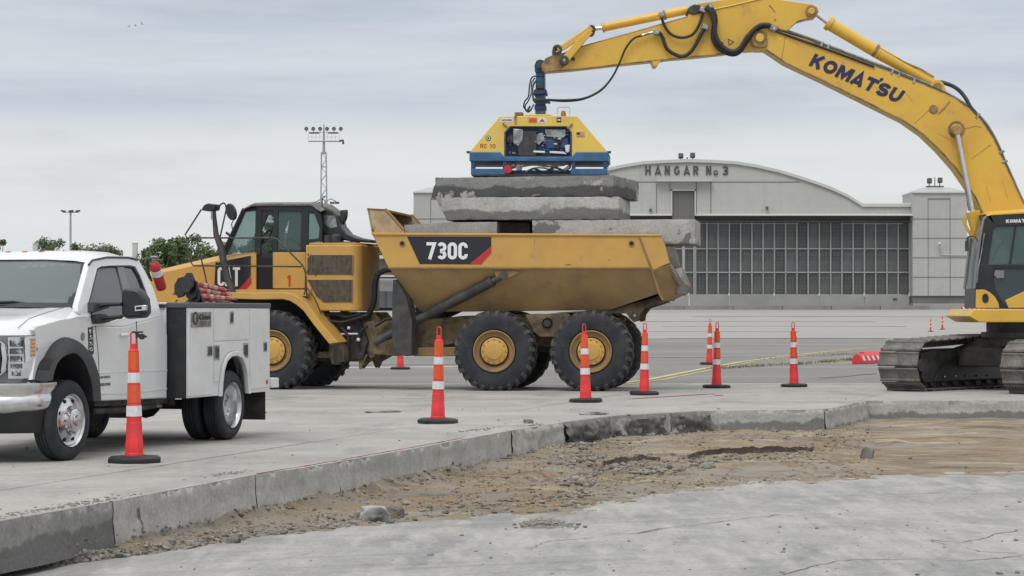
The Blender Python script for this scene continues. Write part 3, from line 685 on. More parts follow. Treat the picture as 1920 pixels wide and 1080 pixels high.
# pink spray line along the lip of the slab
def ribbon(pts, w, z, m, name, parent, wv=.0, zf=None):
    mb = MB(); A_, B_ = [], []; dn = []
    for i in range(len(pts) - 1):
        for j in range(8): dn.append(pts[i].lerp(pts[i + 1], j / 8))
    dn.append(pts[-1])
    for i, p in enumerate(dn):
        d = dn[min(i + 1, len(dn) - 1)] - dn[max(i - 1, 0)]; d.z = 0; d.normalize(); n = Vector((-d.y, d.x, 0)); ww = w * (1 + wv * noise.noise(p * 3))
        zz = z + (zf(p.y) if zf else 0)
        A_.append(Vector(((p - n * ww).x, (p - n * ww).y, zz))); B_.append(Vector(((p + n * ww).x, (p + n * ww).y, zz)))
    m_ = len(dn); mb.add(A_ + B_, [(i, i + 1, m_ + i + 1, m_ + i) for i in range(m_ - 1)])
    return mb.build(name, m, parent)
ribbon([gpt(482, 888.2), gpt(580, 872.5), gpt(640, 862), gpt(780, 837.5), gpt(870, 820.5)], .022, .0085, M['pink'], 'spray_line', APRON, .6)
ribbon([gpt(1180, 748), gpt(1290, 741), gpt(1340, 738), gpt(1350, 742)], .07, .008, M['pink'], 'spray_line', APRON, .5)

M['fseam'] = mat('far_joint', (.27, .265, .255), .9, fine=.1)
def strip(name, m, Ys, x0, x1, parent=None):
    mb = MB(); vs = []
    for Y in Ys: vs += [(x0, Y, ghz(Y)), (x1, Y, ghz(Y))]
    mb.add(vs, [(2 * i, 2 * i + 1, 2 * i + 3, 2 * i + 2) for i in range(len(Ys) - 1)])
    return mb.build(name, m, parent, kind='structure', sharp=80)
def ys(a, b, n): return [a + (b - a) * i / n for i in range(n + 1)]
ASPH = strip('asphalt_taxiway', M['asphalt'], ys(APY, 121, 30), -160, 160)
FAR = strip('far_apron', M['far_conc'], ys(121, 290, 60), -260, 260)
M['grass'] = mat('mown_grass', (.06, .085, .03), .95, 0, (.10, .11, .05), .05, fine=.2, fscale=2)
strip('grassland', M['grass'], [290, 500, 1500, 3500], -2500, 2500)
gs = MB().add([(-2500, 2, -.52), (2500, 2, -.52), (2500, 51, -.52), (-2500, 51, -.52)], [(0, 1, 2, 3)])
for sx in (-1, 1):
    gs.add([(sx * 60, 2, -.02), (sx * 2500, 2, -.02), (sx * 2500, 51, -.02), (sx * 60, 51, -.02)], [(0, 1, 2, 3)])
    gs.add([(sx * 160, 51, -.02), (sx * 2500, 51, -.02), (sx * 2500, 121, ghz(121) - .02), (sx * 160, 121, ghz(121) - .02)], [(0, 1, 2, 3)])
    gs.add([(sx * 260, 121, ghz(121)), (sx * 2500, 121, ghz(121)), (sx * 2500, 290, ghz(290)), (sx * 260, 290, ghz(290))], [(0, 1, 2, 3)])
gs.build('outer_ground', M['grass'], kind='structure')
def yl(off):
    pts = [gground(u, v) for u, v in ((1150, 722), (1225, 712), (1330, 691), (1400, 678), (1470, 669), (1540, 661), (1600, 655), (1680, 650), (1800, 646))]
    return [p + Vector((off, 0, 0)) for p in pts]
ribbon(yl(-.12), .095, .008, M['yline'], 'painted_line', ASPH, .2, ghz)
ribbon(yl(.24), .05, .008, M['yline'], 'painted_line', ASPH, .3, ghz)
ribbon([gground(560, 692), gground(700, 689.5), gground(860, 688)], .5, .008, M['wline'], 'faded_line', ASPH, .4, ghz)
ribbon([gground(560, 686), gground(700, 684), gground(1000, 683)], .35, .008, M['crack'], 'tar_seam', ASPH, .5, ghz)
ribbon([gground(1250, 634.5), gground(1500, 634), gground(1660, 634.5)], .5, .009, M['crack'], 'tar_seam', ASPH, .9, ghz)
ribbon([gground(1180, 671), gground(1400, 669), gground(1640, 668)], .18, .009, M['crack'], 'tar_seam', ASPH, .9, ghz)
ribbon([gground(1540, 709), gground(1580, 706), gground(1640, 700)], .12, .009, M['crack'], 'tar_seam', ASPH, .9, ghz)
for v, u0, u1, w in ((612, 1240, 1700, .8), (603, 1200, 1640, 1.0), (594, 1300, 1800, 1.2), (622, 1150, 1500, .5)):
    ribbon([gground(u0, v), gground((u0 + u1) / 2, v - .6), gground(u1, v + .2)], w, .009, M['fseam'], 'tar_seam', FAR, .9, ghz)

M['asphalt'].name
def weeds():
    rnd = random.Random(5); mb = MB()
    path = [gground(u, v) for u, v in ((1340, 692), (1420, 687), (1500, 683), (1600, 675))]
    path2 = [gground(u, v) for u, v in ((1420, 674), (1480, 671), (1560, 666), (1610, 664))]
    for P, n in ((path, 1500), (path2, 500)):
        for _ in range(n):
            c = lerp_path(P, rnd.random()); k = max(0, noise.noise(c * .9) + .25)
            if rnd.random() > k * 1.6: continue
            c = c + Vector((rnd.gauss(0, .12), rnd.gauss(0, .35), 0)); h = rnd.uniform(.03, .11); a = rnd.uniform(0, 6.3); w = .012
            dx, dy = math.cos(a) * w, math.sin(a) * w; lx, ly = rnd.gauss(0, .03), rnd.gauss(0, .03)
            mb.add([(c.x - dx, c.y - dy, c.z), (c.x + dx, c.y + dy, c.z), (c.x + lx, c.y + ly, c.z + h)], [(0, 1, 2)])
    M['weed'] = mat('dry_weeds', (.17, .18, .07), .9, fine=.2)
    tag(mb.build('weeds', M['weed']), 'sparse olive weeds growing in the asphalt joint beside the yellow line', 'weeds', kind='stuff')
weeds()
# ------------------------------------------------------------------ hangar, far buildings, light masts, trees
M['hangar'] = mat('hangar_panels', (.44, .44, .42), .8, 0, (.40, .40, .385), .12, .35, .65, 6, stretch=(1, 1, .4), fine=.04, fscale=1.5, col3=(.355, .35, .33), scale3=.5, lo3=.52, hi3=.85, st3=(2.0, 1, .2))
M['hangar_lt'] = mat('hangar_light_trim', (.50, .505, .49), .7, fine=.03)
M['hangar_dk'] = mat('hangar_header_dark', (.085, .086, .088), .8, fine=.1)
M['hangar_base'] = mat('hangar_plinth', (.16, .16, .155), .85, 0, (.12, .12, .118), .2, fine=.08)
M['door_steel'] = mat('hangar_door_steel', (.33, .33, .325), .7, 0, (.27, .27, .265), .2, fine=.06)
M['pane'] = mat('old_hangar_glass', (.065, .069, .075), .3, 0, (.10, .104, .11), .35, .45, .6, spec=.35)
M['grey_door'] = mat('tail_door_grey', (.15, .15, .145), .8, fine=.05)
M['roofing'] = mat('roof_sheet', (.40, .42, .42), .6, fine=.03)
M['galv'] = mat('galvanised_steel', (.40, .41, .41), .55, .3, (.30, .31, .31), 1, fine=.1)
M['leaf'] = mat('tree_leaves', (.085, .145, .055), .8, 0, (.14, .20, .085), 1.2, fine=.3, fscale=4)
M['leaf2'] = mat('tree_leaves_dull', (.09, .135, .065), .8, 0, (.14, .175, .10), 1.2, fine=.3, fscale=4)
M['bark'] = mat('tree_bark', (.10, .085, .065), .9, fine=.2)
def vary(m, lo, hi):
    # each sheet of glass catches a slightly different tone
    nt = m.node_tree; L = nt.links.new; b = nt.nodes['Principled BSDF']; cur = b.inputs['Base Color'].links[0].from_socket
    oi = nd(nt, 'ShaderNodeObjectInfo'); r = nd(nt, 'ShaderNodeMapRange'); L(oi.outputs['Random'], r.inputs['Value']); r.inputs['To Min'].default_value = lo; r.inputs['To Max'].default_value = hi
    s_ = nd(nt, 'ShaderNodeVectorMath'); s_.operation = 'SCALE'; L(cur, s_.inputs[0]); L(r.outputs[0], s_.inputs['Scale']); L(s_.outputs[0], b.inputs['Base Color'])
vary(M['pane'], .7, 1.45)
HY = 272.0; SC = HY / FX
def hx(u): return (u - 960) * SC
def hz(v): return HC - (v - HZ) * SC
def hangar():
    t = empty('hangar', (hx(1293), HY, ghz(HY))); tag(t, 'long grey hangar with an arched front and a wall of small dark window panes', 'hangar')
    ox, oz = t.location.x, t.location.z
    def L(u, v, d=0.0): return Vector((hx(u) - ox, d, hz(v) - oz))
    def pl(name, pts, d, th, m, parent=None, **k):
        q = [L(u, v, d) for u, v in pts]; return MB().loft([q, [p + Vector((0, th, 0)) for p in q]]).build(name, M[m], parent or t, **k)
    mu = lambda u: 2 * 1293 - u
    half = [(1293, 299.5), (1340, 301), (1380, 303.5), (1420, 310), (1460, 319), (1500, 331), (1530, 341), (1560, 352), (1590, 366), (1617, 383), (1710, 383)]
    arch = [(mu(u), v) for u, v in reversed(half[1:])] + half
    holeR = [(1707, 403), (1303, 403), (1303, 357), (1260, 357), (1260, 403), (mu(1707), 403)]
    # gable wall: strips from the arch line down to the header, with the tail door opening left out
    n = len(arch)
    mbw = MB(); top = [L(u, v) for u, v in arch]
    def wallstrip(u0, u1, vb):
        seg = [(u0, arc_v(u0))] + [(u, v) for u, v in arch if u0 < u < u1] + [(u1, arc_v(u1))] + [(u1, vb), (u0, vb)]
        q = [L(u, v) for u, v in seg]; mbw.loft([q, [p + Vector((0, .8, 0)) for p in q]])
    def arc_v(u):
        for (a, b), (c, d) in zip(arch, arch[1:]):
            if a <= u <= c: return b + (d - b) * (u - a) / (c - a)
        return 383
    wallstrip(mu(1710), 1260, 403); wallstrip(1303, 1710, 403)
    seg = [(1260, arc_v(1260)), (1293, 299.5), (1303, arc_v(1303)), (1303, 357), (1260, 357)]; q = [L(u, v) for u, v in seg]; mbw.loft([q, [p + Vector((0, .8, 0)) for p in q]])
    mbw.v = mbw.v; w = mbw.build('gable_wall', M['hangar'], t, sharp=20)
    # coping along the arch
    cp = MB(); lo = []
    for u, v in arch: p = L(u, v - 1.2, -.25); lo.append(p)
    up = [p + Vector((0, 0, -.35)) for p in lo]
    mbc = MB(); mbc.loft([lo, [p + Vector((0, 1.3, .12)) for p in lo]], False, False, close=False); mbc.loft([lo, up], False, False, close=False); mbc.build('arch_coping', M['hangar_lt'], t)
    # panel joints on the gable
    for a, b in (((1231, 345), (1231, 400)), ((1333, 338), (1333, 400)), ((1256, 345), (1256, 358)), ((1306, 342), (1306, 400)), ((1140, 341), (1232, 341)), ((1334, 341), (1500, 341))):
        MB().tube([L(*a, -.02), L(*b, -.02)], .045, 4).build('panel_joint', M['hangar_base'], t)
    pl('tail_door_canopy', [(1230, 337.5), (1334, 337.5), (1334, 340.5), (1230, 340.5)], -.9, .9, 'hangar_lt')
    pl('tail_door', [(1260, 357), (1303, 357), (1303, 412), (1260, 412)], .25, .2, 'grey_door')
    for pts in ([(1258, 355), (1305, 355), (1305, 357.5), (1258, 357.5)], [(1258, 355), (1260.5, 355), (1260.5, 404), (1258, 404)], [(1302.5, 355), (1305, 355), (1305, 404), (1302.5, 404)]): pl('tail_door_frame', pts, -.12, .4, 'hangar_lt')
    # bright canopy over the main door and dark header under it
    for u0, u1 in ((mu(1707), 1258), (1305, 1708.5)):
        q = [L(u0, 400.5, -.0), L(u1, 400.5, -.0), L(u1, 403.5, -1.6), L(u0, 403.5, -1.6)]
        MB().loft([q, [p + Vector((0, 0, -.12)) for p in q]]).build('door_canopy', M['hangar_lt'], t)
    pl('door_header', [(mu(1708), 404), (1708, 404), (1708, 418.5), (mu(1708), 418.5)], .7, .4, 'hangar_dk')
    pl('door_track_beam', [(mu(1708), 413.5), (1708, 413.5), (1708, 416), (mu(1708), 416)], .45, .2, 'hangar_base')
    # window wall: five leaves to the right of the middle and five to the left, each of four columns of panes
    cols = 20; cw = (1707 - 1284.0) / cols
    colx = [1293 - 0 + 0 for _ in ()]
    rows = [(418.5, 465.5), (466.5, 509.5), (511, 552.5)]
    # one pane with its fine glazing bars, shared
    w_, h_ = cw * SC * .90, 44 * SC
    def pane_mesh():
        mb = MB(); mb.box((0, 0, 0), (w_, .03, h_)); return mb.mesh('pane', M['pane'])
    def bars_mesh():
        mb = MB()
        for i in range(1, 3): mb.box((-w_ / 2 + w_ * i / 3, -.03, 0), (.045, .02, h_))
        for i in range(1, 7): mb.box((0, -.03, -h_ / 2 + h_ * i / 7), (w_, .02, .045))
        return mb.mesh('glazing_bars', M['glaz'])
    M['glaz'] = mat('dark_glazing_bars', (.13, .13, .128), .7)
    pm, bmsh = pane_mesh(), bars_mesh()
    us = [1707 - cw * (i + .5) for i in range(cols)]; us = us + [mu(u) for u in us if mu(u) < 1283]
    ci = 0
    for u in us:
        for v0, v1 in rows:
            p = L(u, (v0 + v1) / 2, .80); sz = (v1 - v0) * SC / h_
            o = bpy.data.objects.new('window_pane', pm); C.objects.link(o); o.parent = t; o.location = p; o.scale = (1, 1, sz * .985)
            b = bpy.data.objects.new('glazing_bars', bmsh); C.objects.link(b); b.parent = o; b['kind'] = 'stuff'
    for i in range(cols + 1):
        for f in (lambda u: u, mu):
            u = f(1707 - cw * i); o = pl('mullion', [(u - 1.3, 417), (u + 1.3, 417), (u + 1.3, 554), (u - 1.3, 554)], .58, .15, 'door_steel')
    for v in (466, 510.2): pl('transom', [(mu(1708), v - 1), (1708, v - 1), (1708, v + 1), (mu(1708), v + 1)], .56, .1, 'door_steel')
    lw = cw * 4
    k = 0
    while 1707 - lw * k > 1290:
        a = 1707 - lw * (k + 1); b = 1707 - lw * k
        a = max(a, 1293.3)
        for f in (False, True):
            x0, x1 = (mu(b), mu(a)) if f else (a, b)
            pl('door_leaf_base', [(x0 + .4, 552.5), (x1 - .4, 552.5), (x1 - .4, 577.5), (x0 + .4, 577.5)], .45, .3, 'door_steel')
            pl('door_leaf_post', [(x1 - 2.6, 549.5), (x1 + .6, 549.5), (x1 + .6, 556), (x1 - 2.6, 556)], .36, .12, 'hangar_lt')
        k += 1
    pl('door_sill', [(mu(1708), 575.5), (1708, 575.5), (1708, 580.5), (mu(1708), 580.5)], .2, .6, 'hangar_base')
    c = L(1679, 560.5, .40); MB().box(c, (.45, .12, .18)).build('door_handle', M['hangar_dk'], t)
    for u, v in ((1220, 394), (1438, 390)): MB().box(L(u, v, -.25), (.25, .5, .3)).build('wall_lamp', M['hangar_dk'], t)
    # roof behind the gable
    rf = [L(u, v, .8) for u, v in arch]; rb = [p + Vector((0, 60, .0)) for p in rf]
    MB().loft([rf, rb], False, False, close=False).build('roof', M['roofing'], t, sharp=60)
    for off in (0, 1):
        q = [L(1490, 330 + off * 2, 14), L(1540, 342 + off * 4, 14), L(1600, 361 + off * 4, 14), L(1658, 381, 14)]; q2 = [L(mu(1490 + 0), 330 + off * 2, 14), L(mu(1540), 342 + off * 4, 14), L(mu(1600), 361 + off * 4, 14), L(mu(1658), 381, 14)]
        for qq in (q, q2): MB().tube(qq, .16 if off == 0 else .08, 5).build('roof_truss_edge', M['hangar_lt'], t)
    sk = [L(1500, 333, 14.2), L(1540, 344, 14.2), L(1600, 363, 14.2), L(1650, 381, 14.2), L(1617, 384, 14.2)]
    MB().loft([sk, [p + Vector((0, .3, 0)) for p in sk]]).build('roof_shoulder', M['hangar_lt'], t)
    for u, v in ((1277, 292), (1299, 291)):
        MB().cyl(L(u, 300, .2), L(u, v + 3, .2), .06, n=6).box(L(u, v, .1), (.55, .5, .45), rx=R(-20)).build('roof_floodlight', M['hangar_dk'], t)
    MB().box(L(1289, 298, .2), (.15, .15, .4)).build('roof_vent', M['hangar_dk'], t)
    # towers
    for f in (lambda u: u, mu):
        x0, x1 = sorted((f(1708), f(1810)))
        pl('tower', [(x0, 362), (x1, 362), (x1, 555), (x0, 555)], -1.2, 7.0, 'hangar', bevel=.03)
        pl('tower_cap', [(x0 - .8, 360.5), (x1 + .8, 360.5), (x1 + .8, 363), (x0 - .8, 363)], -1.4, 7.4, 'hangar_lt')
        pl('tower_plinth', [(x0 + .3, 555), (x1 + .5, 555), (x1 + .5, 570), (x0 + .3, 570)], -1.0, 6.8, 'hangar_base')
        pl('tower_curb', [(x0 - .5, 569), (x1 - 2, 569), (x1 - 2, 581), (x0 - .5, 581)], -1.7, 7.0, 'door_steel')
        b = [L(x0, 360.5, -1.2), L(x1, 360.5, -1.2), L(x1, 360.5, 5.8), L(x0, 360.5, 5.8)]; tpp = [L(x0 + 25, 350.5, 1.0), L(x1 - 25, 350.5, 1.0), L(x1 - 25, 350.5, 4.0), L(x0 + 25, 350.5, 4.0)]
        MB().loft([b, tpp]).build('tower_roof', M['roofing'], t)
        def jt(a, b_): MB().tube([L(*a, -1.22), L(*b_, -1.22)], .035, 4).build('panel_joint', M['hangar_base'], t)
        for u in (1737, 1778): jt((f(u), 373), (f(u), 554))
        for v in (411, 447, 483.5, 520): jt((x0, v), (x1, v))
        jt((f(1737), 373.2), (f(1778), 373.2)); jt((f(1737), 374.2), (f(1778), 374.2))
        for u, v in ((f(1746), 338), (f(1766), 337)): MB().cyl(L(u, 350, 1.2), L(u, v, 1.2), .06, n=6).box(L(u, v, 1.0), (.5, .5, .5), rx=R(-15)).build('roof_floodlight', M['hangar_dk'], t)
        MB().cyl(L(f(1757), 350, 1.3), L(f(1757), 331, 1.3), .05, n=6).box(L(f(1757), 348.5, 1.3), (2.0, .5, .12)).build('antenna', M['hangar_dk'], t)
        MB().tube([L(f(1757), 460, -1.7), L(f(1758.5), 474, -1.3), L(f(1762), 478.5, -1.28), L(f(1808), 479, -1.28)], .05, 6).sph(L(f(1757), 458, -1.7), .22, 8).build('wall_light', M['hangar_lt'], t)
    # lettering, each letter a part
    word = [('H', 1210, 1220), ('A', 1228, 1239.5), ('N', 1246.5, 1256), ('G', 1264, 1274.5), ('A', 1282, 1293.5), ('R', 1300, 1309.5), ('N', 1324, 1333.5), ('o', 1338, 1346), ('3', 1354, 1365.5)]
    for ch, a, b in word:
        v0, v1 = (319, 327) if ch == 'o' else (311, 328)
        lettering('sign_letter', ch.upper(), M['sign'], t, quad_fn(L(a, v1, -.05), L(b, v1, -.05), L(b, v0, -.05), L(a, v0, -.05)), (b - a) / (v1 - v0), .17, thick=.06)
    MB().box(L(1342, 327.3, -.1), (.45, .1, .07)).build('sign_underline', M['sign'], t)
M['sign'] = mat('sign_letter_dark', (.065, .066, .068), .6)
hangar()
def barriers():
    """row of low concrete barrier blocks at the foot of the hangar doors"""
    me = MB().box((0, 0, .22), (5.42, .5, .44)).mesh('block', M['door_steel']); k = 0
    M['barrier'] = mat('barrier_concrete', (.27, .265, .25), .9, 0, (.20, .195, .185), .4, fine=.08)
    u = 1190
    while u < 1700:
        o = bpy.data.objects.new('concrete_curb_block', me if k else me); C.objects.link(o)
        o.location = (hx(u + 45), HY - 2.2, ghz(HY - 2.2)); k += 1
        pos = ['nearest the tail of the dump truck', 'second from the dump truck tail', 'third from the dump truck tail', 'in front of the middle hangar door leaf', 'second from the hangar tower', 'nearest the hangar tower'][min(k - 1, 5)].replace('in front of the middle hangar door leaf', 'fourth from the dump truck')
        tag(o, 'low grey concrete curb block at the hangar doors, ' + pos, 'curb block', 'concrete curb blocks along the hangar doors'); u += 91
    me.materials[0] = M['barrier']
barriers()

def block(name, u0, u1, v0, Y, depth, m, label, cat, extra=None, vb=None):
    zb = ghz(Y); s = Y / FX; t = empty(name, ((u0 + u1) / 2 * s - 960 * s, Y, zb)); tag(t, label, cat)
    x = (u1 - u0) / 2 * s; z1 = HC - (v0 - HZ) * s - zb
    MB().box((0, depth / 2, z1 / 2), (2 * x, depth, z1)).build('wall', m, t)
    if extra: extra(t, x, z1, s, lambda u, v, d=0.0: Vector(((u - 960) * s - t.location.x, d, HC - (v - HZ) * s - zb)))
    return t
M['wall_brown'] = mat('brick_brown_wall', (.17, .135, .12), .9, 0, (.13, .105, .095), .3, fine=.08)
M['wall_white'] = mat('white_wall', (.55, .56, .55), .8, fine=.03)
M['wall_blue'] = mat('blue_grey_doors', (.20, .22, .245), .7, fine=.05)
M['slate'] = mat('grey_metal_wall', (.20, .205, .21), .8, 0, (.17, .175, .18), .1, fine=.05)
def ex1(t, x, z1, s, L):
    def pl(name, u0, u1, v0, v1, m, d=-.1, th=.12): a, b = L(u0, v0, d), L(u1, v1, d); MB().box(((a.x + b.x) / 2, d - th / 2 + .05, (a.z + b.z) / 2), (b.x - a.x, th, abs(a.z - b.z))).build(name, m, t)
    pl('roof_fascia', 440, 792, 479, 485, M['wall_white'], -.2, .5)
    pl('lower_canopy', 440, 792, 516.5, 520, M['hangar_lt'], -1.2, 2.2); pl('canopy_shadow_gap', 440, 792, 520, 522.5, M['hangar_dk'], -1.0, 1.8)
    pl('lower_wall', 440, 792, 522.5, 546, M['wall_white'], -.3, .5)
    for k in range(11): pl('door', 446 + k * 31, 474 + k * 31, 546, 577, M['wall_blue'], -.35, .4)
    for k in range(12): pl('door_post', 474 + k * 31 - 1, 477 + k * 31 - 1, 546, 577, M['slate'], -.5, .3)
block('terminal_building', 440, 792, 484, 262, 15, M['wall_brown'], 'distant low brown and white building seen between the dump truck cab and bed', 'building', ex1)
def ex2(t, x, z1, s, L):
    for k in range(9): a = L(1800 + k * 22, 500, -.05); MB().box((a.x, -.04, z1 / 2), (.12, .08, z1)).build('wall_seam', M['hangar_base'], t)
    MB().box((0, 2, z1 + .1), (2 * x + .6, 5, .25)).build('roof_edge', M['hangar_base'], t)
    MB().box((0, -.3, .45), (2 * x, .5, .9)).build('plinth', M['door_steel'], t)
block('annex_building', 1806, 2010, 447, 281, 20, M['slate'], 'plain dark grey annex wall to the right of the hangar tower, behind the excavator cab', 'building', ex2)

def light_pole(u, vt, Y, kind, label):
    s = Y / FX; zb = ghz(Y); x = (u - 960) * s; H = HC - (vt - HZ) * s - zb; t = empty('light_mast', (x, Y, zb)); tag(t, label, 'light mast')
    if kind == 0:
        MB().cyl((0, 0, 0), (0, 0, H), .14, .09, n=10).build('pole', M['galv'], t)
        MB().cyl((-.75, 0, H), (.75, 0, H), .05, n=6).build('cross_arm', M['galv'], t)
        for dx in (-.7, .05, .7): MB().box((dx, 0, H + .12), (.42, .5, .16), ry=R(8 if dx < 0 else -8)).build('lamp_head', M['hangar_dk'], t, bevel=.03)
    else:
        w0, w1 = .85, .42
        legs = []
        def wd(z): return w0 + (w1 - w0) * z / H
        Ht = H - 2.2
        for a, b in ((-1, -1), (1, -1), (1, 1), (-1, 1)): MB().tube([(a * wd(0) / 2 * 1.0, b * wd(0) / 2, 0), (a * wd(Ht) / 2, b * wd(Ht) / 2, Ht)], .05, 5).build('mast_leg', M['galv'], t)
        br = MB(); n = 22
        for k in range(n):
            z0, z1 = Ht * k / n, Ht * (k + 1) / n; a0, a1 = wd(z0) / 2, wd(z1) / 2; s1 = 1 if k % 2 else -1
            for yy in (-1, 1): br.tube([(s1 * a0, yy * a0, z0), (-s1 * a1, yy * a1, z1)], .026, 4)
            for xx in (-1, 1): br.tube([(xx * a0, s1 * a0, z0), (xx * a1, -s1 * a1, z1)], .026, 4)
            if k % 4 == 0:
                br.box((0, 0, z0), (2 * a0 + .1, 2 * a0 + .1, .07))
        br.build('mast_bracing', M['galv'], t, kind='stuff')
        MB().cyl((0, 0, Ht - .2), (0, 0, H + .6), .16, .05, n=10).build('mast_top', M['galv'], t)
        pw = 1.55
        MB().tube([(-pw, -.3, H - 1.1), (pw, -.3, H - 1.1)], .05, 5).tube([(-pw, .3, H - 1.1), (pw, .3, H - 1.1)], .05, 5).box((0, 0, H - 1.12), (2 * pw, .5, .04)).build('platform', M['galv'], t)
        rl = MB()
        for k in range(9): xx = -pw + 2 * pw * k / 8; rl.tube([(xx, -.3, H - 1.1), (xx, -.3, H - .25)], .018, 4)
        rl.tube([(-pw, -.3, H - .25), (pw, -.3, H - .25)], .03, 4).tube([(-pw, -.3, H - .7), (pw, -.3, H - .7)], .018, 4).build('platform_rail', M['galv'], t)
        for k in range(6):
            xx = -1.72 + 3.44 * k / 5; MB().lathe((xx, -.45, H + .12), [(.001, 0), (.19, 0), (.21, .06), (.12, .25), (.05, .30)], 'Y', 16).build('floodlight', M['flood'], t)
            MB().tube([(xx, -.2, H - .2), (xx, -.3, H + .1)], .03, 4).build('lamp_bracket', M['hangar_dk'], t)
        for sx in (-1, 1): MB().box((sx * .95, -.2, H - .28), (1.0, .3, .14)).build('ballast_box', M['hangar_dk'], t)
        MB().tube([(pw, 0, H - 1.1), (pw + .35, 0, H - 1.0), (pw + .4, 0, H - 1.4)], .12, 6).build('side_camera', M['hangar_dk'], t)
M['flood'] = mat('floodlight_grey', (.12, .13, .14), .4, .2)
light_pole(132, 398, 230, 0, 'thin light pole with three small lamp heads above the trees behind the white truck')
light_pole(607, 244, 240, 1, 'tall lattice light mast with six floodlights rising behind the dump truck cab')
def crown2():
    t = empty('light_mast', ((611 - 960) / FX * 300, 300, ghz(280))); s = 300 / FX; H = HC - (376 - HZ) * s - ghz(280)
    MB().cyl((0, 0, 0), (0, 0, H), .3, .2, n=8).build('pole', M['galv'], t)
    MB().tube([(-1.6, 0, H - .35), (-.6, 0, H + .25), (0, 0, H), (.7, 0, H + .25), (1.5, 0, H - .3)], .10, 5).build('lamp_ring', M['galv'], t)
    for dx in (-1.5, -.7, .8, 1.4): MB().box((dx, -.2, H - .3), (.55, .3, .25)).build('lamp_head', M['hangar_dk'], t)
    tag(t, 'far light mast with spread lamp arms just above the dump truck cab roof', 'light mast')
crown2()
for u, vt, w, lab in ((66, 458, 8, 'short grey post in front of the airy tree behind the white truck roof'), (253, 457, 9, 'grey square post left of the dense tree behind the white truck cab')):
    Y = 150; s = Y / FX; zb = ghz(Y); H = HC - (vt - HZ) * s - zb; o = MB().box((0, 0, H / 2), (w * s, w * s, H)).box((0, 0, H + .03), (w * s * 1.15, w * s * 1.15, .06)).build('concrete_post', M['hangar_lt'], bevel=.01)
    o.location = ((u - 960) * s, Y, zb); tag(o, lab, 'post')

def tree(u, vt, hw, Y, dens, m, label, seed, gaps=.0, low=.35, nc=26, group='trees beyond the apron'):
    rnd = random.Random(seed); s = Y / FX; zb = ghz(Y); x = (u - 960) * s; H = HC - (vt - HZ) * s - zb; Rw = hw * s
    t = empty('tree', (x, Y, zb)); tag(t, label, 'tree', group)
    tr = MB(); tr.tube([(0, 0, 0), (rnd.uniform(-.15, .15), 0, H * .25), (rnd.uniform(-.3, .3), .1, H * .5), (rnd.uniform(-.4, .4), 0, H * .8)], [.30, .24, .17, .06], 8, )
    cl = []; nc = int(nc * 2.4)
    for k in range(nc):
        while True:
            a, b, z = rnd.uniform(-1, 1), rnd.uniform(-1, 1), rnd.random()
            prof = math.sqrt(max(0, 1 - (max(0, z - .30) / .70) ** 2)) * (1 if z > .25 else .82 + .7 * z)
            if math.hypot(a, b) < prof and math.hypot(a, b) > prof * rnd.uniform(0, .8) * .7: break
        cr = Rw * rnd.uniform(.16, .34); c = Vector((a * (Rw - cr * .6), b * (Rw - cr) * .8, H * low + (H * (1 - low)) * z)); c.z = min(c.z, H - cr * rnd.uniform(.3, .9))
        cl.append((c, cr))
        if k % 3 == 0: tr.tube([(0, 0, H * .25), (c.x * .5, c.y * .5, (c.z + H * .3) / 2 - .1), c], [.09, .05, .02], 5)
    tr.build('trunk', M['bark'], t)
    mb = MB(); nl = int(dens * 2.6 / nc)
    for c, cr in cl:
        for _ in range(nl):
            d = Vector((rnd.gauss(0, 1), rnd.gauss(0, 1), rnd.gauss(0, .75))); d = d.normalized() * cr * rnd.random() ** .5
            p = c + d
            if noise.noise(p * 1.4 + Vector((seed, 0, 0))) < -.35 + gaps: continue
            n = Vector((rnd.gauss(0, 1), rnd.gauss(0, 1), rnd.gauss(.6, 1))).normalized(); a = n.orthogonal().normalized(); b = n.cross(a); L_ = rnd.uniform(.05, .12)
            mb.add([p - a * L_, p + b * L_ * .55, p + a * L_, p - b * L_ * .55], [(0, 1, 2, 3)])
    mb.build('crown', M[m], t)
tree(0, 444, 28, 190, 6000, 'leaf2', 'small dark tree top at the far left above the white truck roof', 1)
tree(92, 447, 54, 185, 4200, 'leaf2', 'airy tree with gaps behind the left part of the white truck roof', 2, .25)
tree(138, 456, 40, 188, 3600, 'leaf2', 'airy low tree at the foot of the thin light pole', 12, .25)
tree(184, 460, 62, 200, 8000, 'leaf2', 'low rounded tree line piece behind the white truck cab roof', 3)
tree(228, 467, 50, 205, 6000, 'leaf2', 'lowest flat tree sloping down to the grey square post', 4)
tree(298, 447, 62, 150, 17000, 'leaf', 'dense dark green tree right of the grey square post', 5, low=.02, nc=44)
tree(358, 438, 68, 155, 20000, 'leaf', 'dense green tree behind the dump truck mirror and handrail', 6, low=.02, nc=50)
tree(330, 452, 50, 152, 16000, 'leaf', 'low dense tree filling in between the two green trees behind the dump truck hood', 15, low=.02, nc=44)
tree(425, 458, 40, 165, 7000, 'leaf', 'green tree behind the dump truck windscreen', 7, low=.1, nc=30)
tree(522, 398, 44, 170, 9000, 'leaf2', 'tall tree seen through the dump truck cab windows', 8, .1, nc=34)
tree(560, 446, 40, 180, 5000, 'leaf2', 'lower tree seen through the rear cab windows of the dump truck', 9, nc=24)
tree(716, 452, 34, 330, 4000, 'leaf', 'distant tree tops showing between the dump truck cab and bed', 10)
tree(470, 452, 36, 175, 5000, 'leaf2', 'tree seen through the dump truck windscreen glass', 13)

